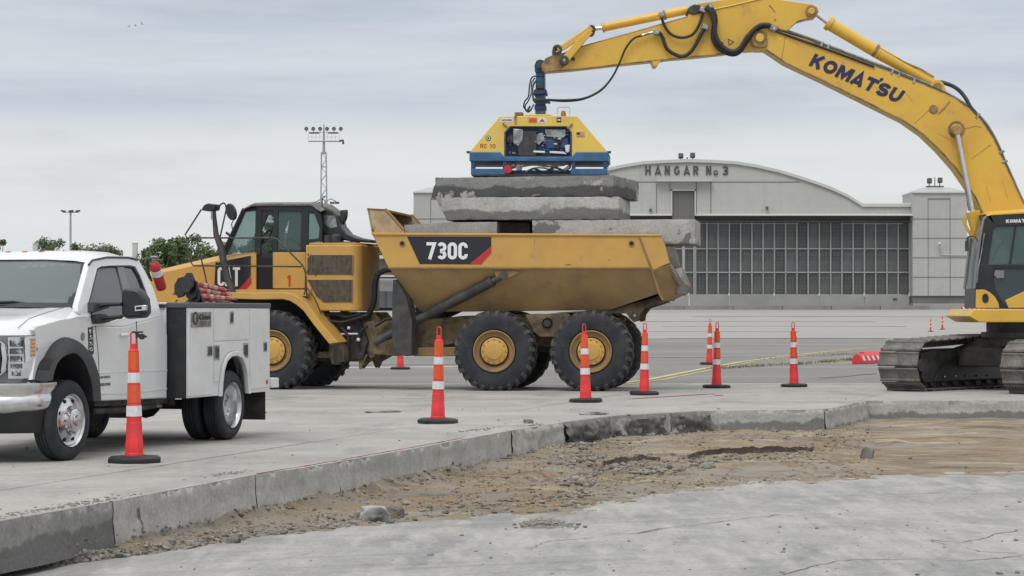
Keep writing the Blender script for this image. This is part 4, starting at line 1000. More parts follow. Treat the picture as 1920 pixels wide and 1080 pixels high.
for k, (u, v, r) in enumerate(((241, 50, -30), (254, 48, 20), (266, 45, 35))):
    Y = 170; s = Y / FX; sp = .16
    o = MB().loft([[(-sp, 0, .10), (-sp, .05, .10)], [(0, -.03, 0), (0, .08, 0)], [(sp, 0, .12), (sp, .05, .12)]], False, False, close=False).tube([(0, -.09, 0), (0, 0, .01), (0, .10, 0)], [.01, .03, .008], 6).build('bird', M['hangar_dk'])
    o.location = ((u - 960) * s, Y, HC - (v - HZ) * s); o.rotation_euler = (0, R(r), R(40)); tag(o, ['tiny dark bird in the upper left sky, leftmost of three', 'tiny dark bird in the upper left sky, middle of three', 'tiny dark bird in the upper left sky, rightmost of three'][k], 'bird', 'birds in the upper left sky')
# ------------------------------------------------------------------ traffic channelizer cones
def cone_proto():
    t = empty('channelizer_cone', (0, 0, 0))
    def oct_(w): return w / 2 / math.cos(math.pi / 8) * .97
    def ring(mb, secs, n=8):
        mb.loft([[(oct_(w) * math.cos(math.pi / 8 + 2 * math.pi * i / n), oct_(w) * math.sin(math.pi / 8 + 2 * math.pi * i / n), z) for i in range(n)] for w, z in secs]); return mb
    b = MB(); ring(b, [(.52, 0), (.535, .02), (.535, .048), (.47, .066), (.25, .070)])
    b.build('base', M['rubber'], t, bevel=.006)
    b = MB(); ring(b, [(.20, .062), (.195, .095), (.183, .10), (.176, .225), (.168, .232), (.160, .40), (.152, .405), (.150, .46), (.150, .575), (.137, .58), (.132, .79), (.120, .795), (.118, .905), (.113, .91), (.106, 1.12), (.072, 1.135), (.068, 1.19)])
    b.build('body', M['cone_o'], t, bevel=.003)
    b = MB()
    pts = [Vector((.027 * math.cos(a), 0, 1.275 + .030 * math.sin(a))) for a in [math.pi * i / 10 for i in range(11)]]
    b.tube([Vector((.027, 0, 1.17))] + pts + [Vector((-.027, 0, 1.17))], .0085, 8)
    b.build('handle', M['cone_o'], t)
    for z0, z1, w in ((.465, .570, .158), (.800, .900, .126)):
        q = MB(); ring(q, [(w + .002, z0), (w - .004, z1)]); q.build('reflective_band', M['cone_w'], t)
    for z0, z1, w in ((.600, .775, .136), (.925, 1.105, .113)):
        q = MB(); ring(q, [(w + .003, z0), (w - .003, z1)]); q.build('orange_sheet', M['cone_p'], t)
    return t
CONE = cone_proto()
def put_cone(u, v, label, rz=0.0, tilt=(0, 0), sc=1.0, first=[True]):
    o = CONE if first[0] else copy_tree(CONE); first[0] = False
    p = gground(u, v - 1.0); p.y += .22
    o.location = p; o.rotation_euler = (R(tilt[0]), R(tilt[1]), R(rz)); o.scale = (sc, sc, sc)
    tag(o, label, 'traffic cone', 'channelizer cones set out on the apron'); return o
put_cone(246, 871, 'largest nearest orange cone before the white truck door with a black clip on top', 8, (.3, -.5))
put_cone(820, 796, 'orange channelizer cone standing alone between the white truck and the dump truck middle wheel', -12, (.8, 1.0))
put_cone(1099, 756, 'orange channelizer cone standing in front of the rearmost big wheel of the dump truck', 20, (-1, -.9))
put_cone(1209, 742, 'orange channelizer cone just right of the rearmost wheel of the dump truck', 2, (1, .6))
put_cone(1345, 729, 'orange channelizer cone, nearer one of the two almost overlapping beside the yellow line', 14, (0, .8))
put_cone(1491, 727, 'orange channelizer cone left of the red low barricades, nearer of the two in line', 0, (0, -.8))
put_cone(1331, 685, 'orange channelizer cone, farther one of the two almost overlapping beside the yellow line', 10, (0, 1.2))
put_cone(1493, 684, 'far orange cone almost wholly hidden behind the cone left of the red barricades', 5, sc=.72)
put_cone(750, 694, 'distant pinkish orange cone standing under the black mud flap of the dump truck', 0)
put_cone(1746, 623, 'small distant red cone, left one of the pair beyond the excavator track', 0, sc=.62)
put_cone(1768, 619, 'small distant red cone, right one of the pair beyond the excavator track', 6, sc=.70)
put_cone(1862, 622, 'distant red cone glimpsed under the yellow deck of the excavator', 6, sc=.62)
cl = MB()
p = CONE.location
q = empty('lamp_clip', (p.x + .03, p.y - .01, 1.26))
tag(q, 'small black lamp clip hooked on the handle of the nearest cone', 'clip')
MB().box((0, 0, .045), (.105, .05, .018)).box((.0, 0, .015), (.03, .05, .05)).build('bracket', M['black'], q, bevel=.004)
MB().cyl((.045, -.035, .0), (.045, .03, .0), .030, n=14).cyl((.08, -.01, .0), (.095, -.01, .0), .012, n=8).build('lamp_head', M['rubber'], q, bevel=.004)

def barricades():
    t = empty('low_barricade', (0, 0, 0))
    mb = MB()
    mb.loft([[(-.95 * s, -.13, 0), (.95 * s, -.13, 0), (.95 * s, .13, 0), (-.95 * s, .13, 0)][0:4] if 0 else [(-.95, -w, z), (.95, -w, z), (.95, w, z), (-.95, w, z)] for s, w, z in ((1, .16, 0), (1, .155, .10), (1, .12, .24), (1, .05, .30))])
    mb.build('body', M['cone_o'], t, bevel=.02)
    for i in range(5):
        x = -.80 + .38 * i
        MB().add([(x, -.158, .10), (x + .17, -.158, .10), (x + .08, -.123, .24), (x - .09, -.123, .24)], [(0, 1, 2, 3)]).build('white_stripe', M['cone_w'], t)
    n = 0
    for u, v, yaw, lab in ((1632, 682, 60, 'red and white low plastic barricade by the excavator track, frontmost of the two'), (1640, 677, 60, 'red and white low plastic barricade by the excavator track, behind the front one'),
                           (1826, 583, 5, 'far red low barricade at the foot of the grey wall right of the hangar tower')):
        o = t if n == 0 else copy_tree(t); n += 1
        p = gground(u, v); o.location = (p.x, p.y + .3, p.z); o.rotation_euler = (0, 0, R(yaw)); tag(o, lab, 'barricade', 'red and white low barricades')
        if v < 600: o.scale = (1.4, 1.4, 1.8)
barricades()
# ------------------------------------------------------------------ white service truck
M['lens'] = mat('headlamp_lens', (.55, .57, .60), .08, .75, (.12, .125, .13), 14, .42, .52, fine=.2)
M['amber'] = mat('amber_lens', (.55, .25, .06), .2, coat=.5)
M['redlens'] = mat('red_lens', (.35, .05, .03), .25, coat=.5)
M['bedcap'] = mat('grey_bed_cap', (.09, .095, .105), .6, fine=.1)
M['flap'] = mat('mud_flap', (.035, .034, .034), .9, 0, (.09, .085, .08), 3, .45, .7, fine=.2)
M['wglass'] = glass('windscreen_glass', (.115, .145, .15), .84, .03, 1.85)
M['sglass'] = glass('side_glass', (.075, .078, .088), .90, .03, 2.0)
M['under'] = mat('chassis_black', (.02, .02, .022), .8, 0, (.06, .055, .05), 6, fine=.2)
M['paper'] = mat('paper', (.70, .80, .76), .9)
M['grey_trim'] = mat('grey_trim', (.22, .22, .23), .4, .3)
M['cone_dusty'] = mat('cone_worn_red', (.36, .05, .045), .8, 0, (.42, .28, .25), 7, .48, .62, fine=.1)
M['band_dusty'] = mat('dirty_white_band', (.42, .39, .37), .8, 0, (.30, .20, .18), 8)
def pickup():
    F = Frame(-4.42, 24.28, R(74.1)); t = F.root('service_truck'); W = 2.30
    tag(t, 'white work truck with a service body, dual rear wheels and black towing mirrors', 'truck')
    def yz(z): return .19 if z < 1.42 else .19 + (z - 1.42) * .30
    def PS(u, v, off=0.0):
        y = .19
        for _ in range(6): y = yz(F.S(u, v, y).z) + off
        return F.S(u, v, y)
    mir = lambda p: Vector((p[0], W - p[1], p[2]))
    def both(name, build, m, **k):
        """one mesh on the near side and one on the far side"""
        for f in (lambda p: Vector(p), mir): build(f).build(name, m, t, **k)
    def plate(pts, d, f, inner=None):
        """outline pushed inward by d; with an inner loop it becomes a frame"""
        mb = MB(); P = [f(p) for p in pts]; Q = [f(p + Vector((0, d, 0))) for p in pts]
        if inner is None: return mb.loft([P, Q])
        I = [f(p) for p in inner]; J = [f(p + Vector((0, d, 0))) for p in inner]
        return mb.loft([P, I, J, Q, P], False, False)
    # cab side: greenhouse frame
    outer = [PS(*p) for p in ((168, 611), (147, 585), (146, 575), (167, 496), (173, 487), (200, 482), (242, 482.5), (260, 487.5), (275, 515), (287, 540), (299, 578), (302, 592), (235, 611), (200, 611))]
    inner = [PS(*p) for p in ((176, 606), (170, 585), (167, 567), (183, 504), (190, 500), (208, 498.5), (244, 498), (254, 500), (264, 517), (276, 548), (283, 570), (280, 582), (220, 599), (200, 605))]
    both('cab_side_frame', lambda f: plate(outer, .07, f, inner), M['truck'], bevel=.012)
    trim = [p.lerp(sum(inner, Vector()) / len(inner), .055) + Vector((0, .012, 0)) for p in inner]
    both('window_seal', lambda f: plate([p + Vector((0, .010, 0)) for p in inner], .03, f, trim), M['rubber'])
    def gl(f, a, b):
        P = [PS(*p) + Vector((0, .03, 0)) for p in a]
        return MB().loft([[f(p) for p in P], [f(p + Vector((0, .006, 0))) for p in P]])
    both('front_side_window', lambda f: gl(f, ((174, 608), (165, 567), (181, 503), (190, 498), (219, 498), (247, 592), (220, 601)), 0), M['sglass'])
    both('rear_side_window', lambda f: gl(f, ((232, 498), (248, 497), (258, 500), (286, 570), (284, 582), (254, 590)), 0), M['sglass'])
    both('door_pillar', lambda f: plate([PS(*p, .012) for p in ((220, 498), (232, 498), (256, 592), (245, 595))], .05, f), M['grey_trim'], bevel=.006)
    # cab side below the belt
    low = [PS(*p) for p in ((181, 752), (178, 700), (173, 680), (176, 664), (170, 611), (200, 611), (235, 611), (302, 592), (311, 606), (314.5, 630), (314.5, 700), (313, 747))]
    both('cab_side_panel', lambda f: plate(low, .09, f), M['truck'], bevel=.02, seg=3)
    # fold lines, door gaps, sill
    both('door_gap', lambda f: MB().tube([f(PS(u, v, -.001)) for u, v in ((179, 612), (184, 660), (186, 700), (187, 749))], .004, 5), M['dark'])
    both('door_gap', lambda f: MB().tube([f(PS(u, v, -.001)) for u, v in ((256, 602), (258, 660), (257, 720), (256, 748))], .004, 5), M['dark'])
    both('body_crease', lambda f: MB().tube([f(PS(u, v, .003)) for u, v in ((181, 699), (240, 697), (313, 694))], .010, 6), M['truck'])
    both('body_crease', lambda f: MB().tube([f(PS(u, v, .003)) for u, v in ((181, 738), (240, 737), (312, 729))], .012, 6), M['truck'])
    both('sill', lambda f: plate([F.S(*p, .26) for p in ((178, 752), (314, 746), (314, 756), (178, 762))], .12, f), M['under'])
    for dx in (0,):
        p = PS(236, 628, -.03); MB().box(p + Vector((0, 0, 0)), (.20, .035, .035)).build('door_handle', M['truck'], t, bevel=.012)
    # front fender on each side with its wheel opening
    dens = lambda P: [tuple(p)[:2] for p in spline([Vector((a, b, 0)) for a, b in P], 3)]
    arc = [(71, 710), (75, 690), (84, 667), (100, 643), (122, 632), (147, 640), (163, 655), (173, 680), (178, 700), (181, 752)]
    arc = dens(arc)
    top = [(60.5, 712), (64, 690), (68, 660), (68, 629), (64, 616), (90, 607), (125, 599), (155, 593), (170, 611), (185, 700)]
    top[-1] = (182, 752); top = dens(top)
    Fa = [F.S(u, v, .19) for u, v in arc]; Ft = [F.S(u, v, .19) for u, v in top]
    both('front_fender', lambda f: MB().loft([[f(p) for p in Fa], [f(p) for p in Ft], [f(p + Vector((0, .05, 0))) for p in Ft], [f(p + Vector((0, .05, 0))) for p in Fa]], False, False, close=False), M['truck'], bevel=.006)
    fi = [(99, 714), (103, 695), (109, 680), (119, 669), (136, 662), (149, 667), (160, 682), (168, 703), (173, 722), (176, 752)]
    fi = dens(fi)
    arcs = [F.S(u, v, .185) for u, v in arc]; fin = [F.S(u, v, -.01) for u, v in fi]
    mid = [(a.lerp(b, .45) + Vector((0, -.07, 0))) for a, b in zip(arcs, fin)]
    both('wheel_arch_flare', lambda f: MB().loft([[f(p) for p in L_] for L_ in (arcs, mid, fin, [p + Vector((0, .5, 0)) for p in fin])], False, False, close=False), M['rubber'], sharp=50)
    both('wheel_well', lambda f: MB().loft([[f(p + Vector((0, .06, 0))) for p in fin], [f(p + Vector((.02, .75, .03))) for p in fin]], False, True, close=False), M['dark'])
    # hood, windscreen and roof: sections across the truck, mirrored about the centre line
    def sect(rows):
        ls = []
        for row in rows: ls.append([Vector(p) for p in row] + [mir(p) for p in reversed(row)])
        return ls
    e = lambda u, v: F.S(u, v, .19)
    sh = [e(64, 616), e(90, 607), e(125, 599), e(155, 593)]
    hood = MB().loft(sect([
        [(-.47, .20, 1.27), (-.60, .32, 1.265), (-.74, .60, 1.27), (-.78, .95, 1.28)],
        [(-.42, .20, sh[0].z), (-.53, .34, 1.345), (-.64, .60, 1.36), (-.68, .95, 1.37)],
        [(-.25, .20, 1.385), (-.30, .36, 1.43), (-.34, .60, 1.425), (-.36, .95, 1.43)],
        [(.05, .195, 1.42), (.05, .36, 1.49), (.05, .60, 1.475), (.05, .95, 1.475)],
        [(.35, .19, 1.445), (.35, .36, 1.53), (.30, .60, 1.515), (.28, .95, 1.515)],
        [(.70, .19, 1.46), (.62, .34, 1.56), (.50, .60, 1.555), (.42, .95, 1.555)]]), False, False, close=False)
    hood.build('hood', M['truck'], t, sharp=60)
    for f in (lambda p: Vector(p), mir):
        MB().tube([f(p) for p in ((-.56, .345, 1.35), (-.29, .37, 1.436), (.05, .37, 1.494), (.35, .37, 1.534), (.56, .38, 1.558))], .0035, 5).build('hood_gap', M['grey_trim'], t)
    base = [(.66, .26, 1.545), (.56, .42, 1.56), (.44, .8, 1.565)]; topw = [(1.22, .375, 2.015), (1.14, .55, 2.045), (1.06, .85, 2.06)]
    ws = sect([base, topw]); MB().loft([ws[0], [a.lerp(b, .5) + Vector((-.02, 0, .02)) for a, b in zip(*ws)], ws[1]], False, False, close=False).build('windscreen', M['wglass'], t, sharp=80)
    edge = [Vector(p) for p in ((.655, .27, 1.57), (1.21, .385, 2.01))]
    both('windscreen_seal', lambda f: MB().loft([[f(Vector(p)) for p in ((.62, .245, 1.545), (.58, .36, 1.56), (.61, .39, 1.60), (.68, .28, 1.60))], [f(Vector(p)) for p in ((1.205, .365, 2.01), (1.15, .47, 2.03), (1.12, .50, 2.00), (1.18, .40, 1.97))]]), M['black'])
    MB().loft(sect([[(.60, .24, 1.52), (.50, .42, 1.55), (.38, .8, 1.555)], [(.69, .29, 1.60), (.585, .42, 1.60), (.47, .8, 1.605)]]), False, False, close=False).build('cowl', M['black'], t)
    roof = sect([[(1.20, .375, 2.015), (1.11, .55, 2.05), (1.04, .85, 2.065)], [(1.24, .385, 2.06), (1.16, .55, 2.105), (1.10, .85, 2.12)],
                 [(1.40, .395, 2.085), (1.36, .55, 2.15), (1.34, .85, 2.165)], [(1.9, .395, 2.095), (1.9, .55, 2.16), (1.9, .85, 2.18)],
                 [(2.25, .39, 2.07), (2.3, .55, 2.12), (2.34, .85, 2.135)], [(2.40, .38, 2.0), (2.47, .55, 2.03), (2.5, .85, 2.04)]])
    MB().loft(roof, False, False, close=False).build('roof', M['truck'], t, sharp=60)
    both('drip_rail', lambda f: MB().tube([f(PS(u, v, -.004)) for u, v in ((166, 497), (173, 488), (200, 482.5), (240, 483), (258, 487))], .012, 6), M['black'])
    MB().loft([[(2.40, .39, 2.0), (2.68, .2, 1.3), (2.68, .2, .7)], [(2.50, 1.15, 2.04), (2.70, 1.15, 1.3), (2.70, 1.15, .7)], [(2.40, W - .39, 2.0), (2.68, W - .2, 1.3), (2.68, W - .2, .7)]], False, False, close=False).build('cab_rear_wall', M['truck'], t)
    for u in (16, 47, 78, 147):
        p = F.X(u, 479.5, 1.28); MB().lathe((p.x, p.y, 2.075 if u > 100 else 2.125), [(.045, 0), (.042, .022), (.025, .036), (.002, .04)], 'Z', 12).build('clearance_light', M['redlens'], t)
    # interior
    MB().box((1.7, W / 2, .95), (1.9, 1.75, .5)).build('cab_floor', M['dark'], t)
    MB().box((.85, W / 2, 1.38), (.55, 1.75, .28)).build('dashboard', M['black'], t, bevel=.06)
    for y in (.62, 1.68):
        s_ = MB().box((1.75, y, 1.45), (.16, .50, .62), ry=R(12)).box((1.84, y, 1.86), (.12, .27, .20), ry=R(10)).build('seat', M['rubber'], t, bevel=.05)
    MB().lathe((1.18, .62, 1.50), [(.17, -.012), (.195, 0), (.17, .012), (.155, 0)], 'X', 24, closed=True).build('steering_wheel', M['black'], t)
    MB().add([F.X(79, 566, .72), F.X(126, 572, .66), F.X(137, 560, .72), F.X(104, 562, .80), F.X(96, 557.5, .84), F.X(90, 562, .8)], [(0, 1, 2, 3, 4, 5)]).build('dash_papers', M['paper'], t)
    wp = [F.X(-40, 566, .46), F.X(0, 567, .45), F.X(25, 566, .47), F.X(62, 571, .50)]
    MB().tube(wp, .014, 6).tube([F.X(0, 572, .42), F.X(30, 577, .42), F.X(60, 575, .45)], .012, 6).build('wiper', M['rubber'], t)
    # front: headlamps, grille, bumper
    def fx(y):
        k = abs(y - W / 2) / .96; return -.82 + .36 * k ** 7
    def PF(u, v, off=0.0):
        x = -.7
        for _ in range(12): p = F.X(u, v, x); x = x * .5 + (fx(p.y) - off) * .5
        return F.X(u, v, x)
    def facing(pts, off, th=.03):
        P = [PF(u, v, off) for u, v in pts]; return [P, [p + Vector((th, 0, 0)) for p in P]]
    fc = []
    for z in (.80, 1.275):
        ys_ = [.20, .21, .235, .28, .36, .48, .65, .85, 1.0, 1.15]; row = [Vector((fx(y) + .02, y, z)) for y in ys_]; row = [Vector((-.30, .205, z))] + row; fc.append(row + [mir(p) for p in reversed(row)])
    MB().loft(fc, False, False, close=False).build('front_panel', M['grey_trim'], t, sharp=60)
    hl = [(15, 633), (45, 631), (67, 630), (68.5, 657), (60, 683), (59, 709), (36, 710), (15, 710)]
    for f in (lambda p: Vector(p), mir):
        L_ = MB().loft([[f(p) for p in r] for r in facing(hl, .012)]).build('headlight', M['chrome'], t, bevel=.004)
        for (a, b, c, d) in ((20, 41, 638, 650), (20, 41, 653, 664), (21, 40, 667, 678), (22, 40, 682, 691), (24, 38, 694, 705)):
            MB().loft([[f(p) for p in r] for r in facing([(a, c), (b, c), (b, d), (a, d)], .022)]).build('lamp', M['lens'], L_, bevel=.004)
        MB().loft([[f(p) for p in r] for r in facing([(46, 634), (56, 633), (56, 680), (48, 680)], .024)]).build('lamp', M['cone_w'], L_, bevel=.003)
        for k in range(5):
            MB().loft([[f(p) for p in r] for r in facing([(58.5, 635 + k * 7), (66, 634.5 + k * 7), (66, 640 + k * 7), (58.5, 640.5 + k * 7)], .022)]).build('indicator', M['amber'], L_)
    gr = MB()
    for ry in (0,):
        ring_o = [Vector((fx(y) - .05, y, z)) for y, z in ((.42, 1.23), (.37, 1.19), (.355, 1.05), (.365, .92), (.42, .87))]
        ring_i = [Vector((fx(y) - .055, y, z)) for y, z in ((.46, 1.20), (.41, 1.17), (.395, 1.05), (.405, .94), (.46, .905))]
        O = ring_o + [mir(p) for p in reversed(ring_o)]; I = ring_i + [mir(p) for p in reversed(ring_i)]
        gr.loft([O, I, [p + Vector((.05, 0, 0)) for p in I], [p + Vector((.06, 0, 0)) for p in O], O], False, False)
    g = gr.build('grille_frame', M['chrome'], t, bevel=.01)
    MB().box((fx(1.15) + .0, 1.15, 1.05), (.06, 1.50, .30)).build('grille_mesh', M['dark'], t)
    for z in (1.0, 1.10): MB().box((fx(1.15) - .06, 1.15, z), (.03, 1.24, .035)).build('grille_bar', M['chrome'], t, bevel=.006)
    plan = [(-.20, .10), (-.42, .095), (-.56, .13), (-.68, .22), (-.78, .38), (-.88, .65), (-.94, .95), (-.95, 1.15)]
    rows = []
    for z, o in ((.815, .07), (.80, .0), (.735, -.005), (.70, .028), (.68, .03), (.655, .0), (.58, -.01), (.53, .02), (.50, .07)):
        r = [Vector((x + o, y + o * .35, z + (.02 if z < .6 else 0) * (1 if y < .3 else 0))) for x, y in plan]; rows.append(r + [mir(p) for p in reversed(r)])
    MB().loft(rows, False, False, close=False).build('front_bumper', M['chrome'], t, sharp=50)
    rows = []
    for z, o in ((.84, .10), (.80, .06), (.50, .06), (.30, .16)):
        r = [Vector((x + o, y + .03, z)) for x, y in plan[1:]]; rows.append(r + [mir(p) for p in reversed(r)])
    MB().loft(rows, False, False, close=False).build('air_dam', M['black'], t)
    # wheels
    def tyre(r, w, parent, name='tyre'):
        pr = [(.262, .02), (.29, .004), (r * .80, 0), (r * .93, .014), (r * .985, .035), (r, .055), (r, w * .32), (r - .012, w * .325), (r - .012, w * .36), (r, w * .365), (r, w * .47), (r - .012, w * .475), (r - .012, w * .525), (r, w * .53), (r, w * .635), (r - .012, w * .64), (r - .012, w * .675), (r, w * .68), (r, w - .055), (r * .985, w - .035), (r * .93, w - .014), (r * .8, w), (.262, w - .02)]
        return MB().lathe((0, 0, 0), pr, 'Y', 56, closed=True).build(name, M['tyre'], parent, sharp=40)
    def wheel(x, y, steer, front, near):
        a = empty('wheel', (x, y, .41)); a.parent = t; a.rotation_euler = (0, 0, steer + (0 if near else math.pi))
        tyre(.41, .235, a)
        if front: pr = [(.272, .012), (.268, .0), (.258, .010), (.250, .03), (.225, .042), (.19, .030), (.165, .015), (.150, .005), (.135, .02), (.118, -.015), (.116, -.045), (.10, -.055), (.06, -.058), (.055, -.085), (.02, -.088), (.001, -.088)]
        else: pr = [(.272, .012), (.268, .0), (.256, .012), (.246, .06), (.240, .120), (.225, .150), (.16, .160), (.12, .15), (.11, .10), (.06, .095), (.055, .06), (.001, .06)]
        rim = MB().lathe((0, 0, 0), pr, 'Y', 48, cap=False).build('rim', M['alu'], a, sharp=35)
        hy = .034 if front else .150
        for k in range(8):
            an = 2 * math.pi * (k + .5) / 8; c = (.207 * math.cos(an), hy, .207 * math.sin(an))
            h = MB().lathe((c[0], c[1] - .008, c[2]), [(.019, .0), (.019, .02)], 'Y', 14); h.build('hand_hole', M['dark'], a)
        for k in range(10):
            an = 2 * math.pi * k / 10; c = (.138 * math.cos(an), hy - .04, .138 * math.sin(an))
            MB().lathe((c[0], c[1] - .02, c[2]), [(.013, 0), (.013, .035)], 'Y', 6).build('lug_nut', M['chrome'], a)
        return a
    wheel(.0, .035, R(-4), True, True); wheel(.0, W - .035, R(-4), True, False)
    rx = F.S(437, 760, .03).x
    wheel(rx, .03, 0, False, True); wheel(rx, W - .03, 0, False, False)
    for y in (.30, W - .30 - .235):
        a = empty('wheel', (rx, y, .41)); a.parent = t; tyre(.41, .235, a); MB().lathe((0, 0, 0), [(.26, .02), (.26, .2), (.1, .1)], 'Y', 24).build('rim', M['under'], a)
    # running gear
    mb = MB()
    for y in (.72, 1.5): mb.box((2.3, y, .68), (6.0, .09, .22))
    mb.cyl((rx, .5, .41), (rx, 1.8, .41), .06, n=12).sph((rx, 1.15, .43), .19).cyl((0, .3, .41), (0, 2.0, .41), .05, n=12).cyl((.3, 1.15, .5), (rx, 1.15, .45), .045, n=10)
    for k in range(3): mb.box((1.5 + k * .8, 1.15, .62), (.09, .9, .12))
    mb.build('chassis', M['under'], t, bevel=.01)
    MB().box((2.0, .52, .56), (1.0, .42, .30)).build('fuel_tank', M['under'], t, bevel=.05)
    MB().box((2.15, .34, .46), (.50, .12, .05)).tube([(1.0, .30, .46), (1.8, .27, .44), (2.6, .30, .46)], .035, 8).build('side_step', M['under'], t, bevel=.01)
    MB().tube([(2.2, .9, .5), (3.0, .6, .45), (3.2, .5, .44)], .035, 8).build('exhaust_pipe', M['steel'], t)
    for k in range(6): MB().box((3.05 + .10 * k, .42 + .02 * k, .56 - .015 * k), (.07, .10, .12), rz=k).build('leaf_spring', M['under'], t)
    # mirrors
    for f in (lambda p: Vector(p), mir):
        head = [F.X(u, v, .95) for u, v in ((225, 546), (231, 540.5), (254, 541), (261, 546), (270, 560), (272, 575), (272, 588), (265, 596), (236, 598), (226, 593))]
        m_ = MB().loft([[f(p + Vector((.16, 0, 0))) for p in head], [f(p + Vector((.05, 0, 0))) for p in head], [f(p * 1.0 + ((sum(head, Vector()) / len(head)) - p) * .12 + Vector((0, 0, 0))) for p in head]]).build('mirror', M['black'], t, bevel=.012)
        for (a, b, c, d) in ((252, 573), (274, 571.5), (273, 582), (253, 584)),: pass
        q = [F.X(u, v, .93) for u, v in ((252, 573.5), (273.5, 572), (273, 582), (252.5, 584))]
        MB().loft([[f(p) for p in q], [f(p + Vector((.05, 0, 0))) for p in q]]).build('mirror_lamp', M['chrome'], m_, bevel=.004)
        q = [F.X(u, v, .924) for u, v in ((255, 575.5), (265, 575), (265, 580), (255, 580.5))]
        MB().loft([[f(p) for p in q], [f(p + Vector((.05, 0, 0))) for p in q]]).build('mirror_lamp_lens', M['dark'], m_)
        MB().tube([f(F.X(u, v, .93)) for u, v in ((186, 574), (200, 571), (228, 570))], .022, 8).tube([f(F.X(u, v, .93)) for u, v in ((186, 598), (205, 596), (228, 594))], .022, 8).build('mirror_arm', M['black'], m_)
        for pl in (((167, 567), (197, 567), (199, 577), (180, 583), (168, 586)), ((173, 592), (193, 589), (200, 596), (200, 604), (186, 607), (176, 607))):
            q = [PS(u, v, -.02) for u, v in pl]; MB().loft([[f(p + Vector((0, -.05, 0))) for p in q], [f(p + Vector((0, .06, 0))) for p in q]]).build('mirror_foot', M['rubber'], m_, bevel=.015)
    # badges
    q = [PS(u, v, -.004) for u, v in ((165.5, 614), (175, 613), (176.5, 663), (170, 668), (166.5, 655))]
    b = MB().loft([q, [p + Vector((0, .02, 0)) for p in q]]).build('fender_vent', M['black'], t, bevel=.004)
    for k, (v0, v1) in enumerate(((618, 626), (629, 637), (641, 648), (651, 659))):
        text_mesh('badge_letter', 'F550'[k], M['chrome'], b, quad_fn(*[PS(u, v, -.012) for u, v in ((168, v1), (174, v1), (174, v0), (168, v0))]), ink=.02)
    c = PS(155.5, 631, -.004); MB().lathe((c.x, c.y, c.z), [(.045, .0), (.045, .012)], 'Y', 20).build('fender_emblem', M['grey_trim'], t)
    text_mesh('door_lettering', 'POWER STROKE', M['grey_trim'], t, quad_fn(*[PS(u, v, -.003) for u, v in ((181.5, 710), (207, 708), (207, 704), (181.5, 706))]), ink=.02)
    text_mesh('door_lettering', 'V8 TURBO DIESEL', M['grey_trim'], t, quad_fn(*[PS(u, v, -.003) for u, v in ((182.5, 725), (208, 722), (208, 717), (182.5, 719))]), ink=.0)
    # ---- service body
    x0 = F.S(349.6, 700, 0).x; x1 = F.S(506, 650, 0).x
    zt = F.S(349.6, 577, 0).z; z0 = F.S(349.6, 747, 0).z
    SB = lambda u, v, o=0.0: F.S(u, v, o)
    arch = [(413, 741), (414.5, 715), (417, 695), (422, 678), (430, 669), (440, 666.5), (450, 671), (456, 684), (460, 703), (462.5, 734)]
    za = [SB(u, v) for u, v in arch]; za[0].z = z0 + .0; za[-1].z = z0
    side = [Vector((x0, 0, z0)), Vector((x0, 0, zt)), Vector((x1, 0, zt)), Vector((x1, 0, z0))]
    n = len(za)
    # front part, rear part and the piece above the wheel: one outline with the opening
    outline = [side[0]] + za + [side[3], side[2], side[1]]
    for f in (lambda p: Vector(p), mir):
        body = MB().loft([[f(p) for p in outline], [f(p + Vector((0, .045, 0))) for p in outline]]).build('side_box', M['svc'], t, bevel=.006)
        lipi = [p.lerp(Vector(((za[0].x + za[-1].x) / 2, 0, z0)), .0) for p in za]; lipo = [p + (p - Vector(((za[0].x + za[-1].x) / 2, 0, z0 + .05))).normalized() * .055 for p in za]
        MB().loft([[f(p + Vector((0, -.002, 0))) for p in lipo], [f(p + Vector((0, -.035, 0))) for p in lipo], [f(p + Vector((0, -.035, 0))) for p in lipi], [f(p + Vector((0, .10, 0))) for p in lipi]], False, False, close=False).build('wheel_arch_trim', M['svc'], t, bevel=.006)
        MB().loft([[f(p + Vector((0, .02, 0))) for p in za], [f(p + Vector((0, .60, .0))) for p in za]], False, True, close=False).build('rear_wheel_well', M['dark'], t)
        def dpan(pts, name='door_panel'):
            q = [SB(u, v, -.012) for u, v in pts]
            return MB().loft([[f(p) for p in q], [f(p + Vector((0, .014, 0))) for p in q]]).build(name, M['svc'], t, bevel=.005)
        d1 = dpan(((353.5, 581), (400, 580.5), (400.8, 741 - 1), (353.5, 743.5)))
        d2 = dpan(((402.2, 580.5), (466.5, 579.5), (466.5, 636.5), (402.2, 639.5)))
        d3 = dpan(((402.6, 641.5), (466.5, 638.5), (467, 697), (463, 690), (459, 672), (451, 661), (440, 657), (429, 660), (420, 670), (413, 690), (411, 715), (402.6, 717)))
        d4 = dpan(((469.8, 580), (503.6, 579), (503.6, 726), (469.8, 730)))
        for d, (a, b, c_, e_) in ((d1, (389.7, 399, 648, 668)), (d3, (401.8 + 1, 412, 647.5, 675)), (d3, (457, 466, 643, 670.5)), (d4, (495, 501.3, 641, 659)), (d2, (432.3, 438.6, 583.5, 607))):
            q = [SB(u, v, -.020) for u, v in ((a, c_), (b, c_), (b, e_), (a, e_))]; cc = sum(q, Vector()) / 4
            l_ = MB().loft([[f(p) for p in q], [f(p + Vector((0, .01, 0))) for p in q]]).build('latch', M['steel'], d, bevel=.003)
            i_ = [p.lerp(cc, .28) + Vector((0, -.003, 0)) for p in q]
            MB().loft([[f(p) for p in i_], [f(p + Vector((0, .005, 0))) for p in i_]]).build('latch_paddle', M['black'], d, bevel=.002)
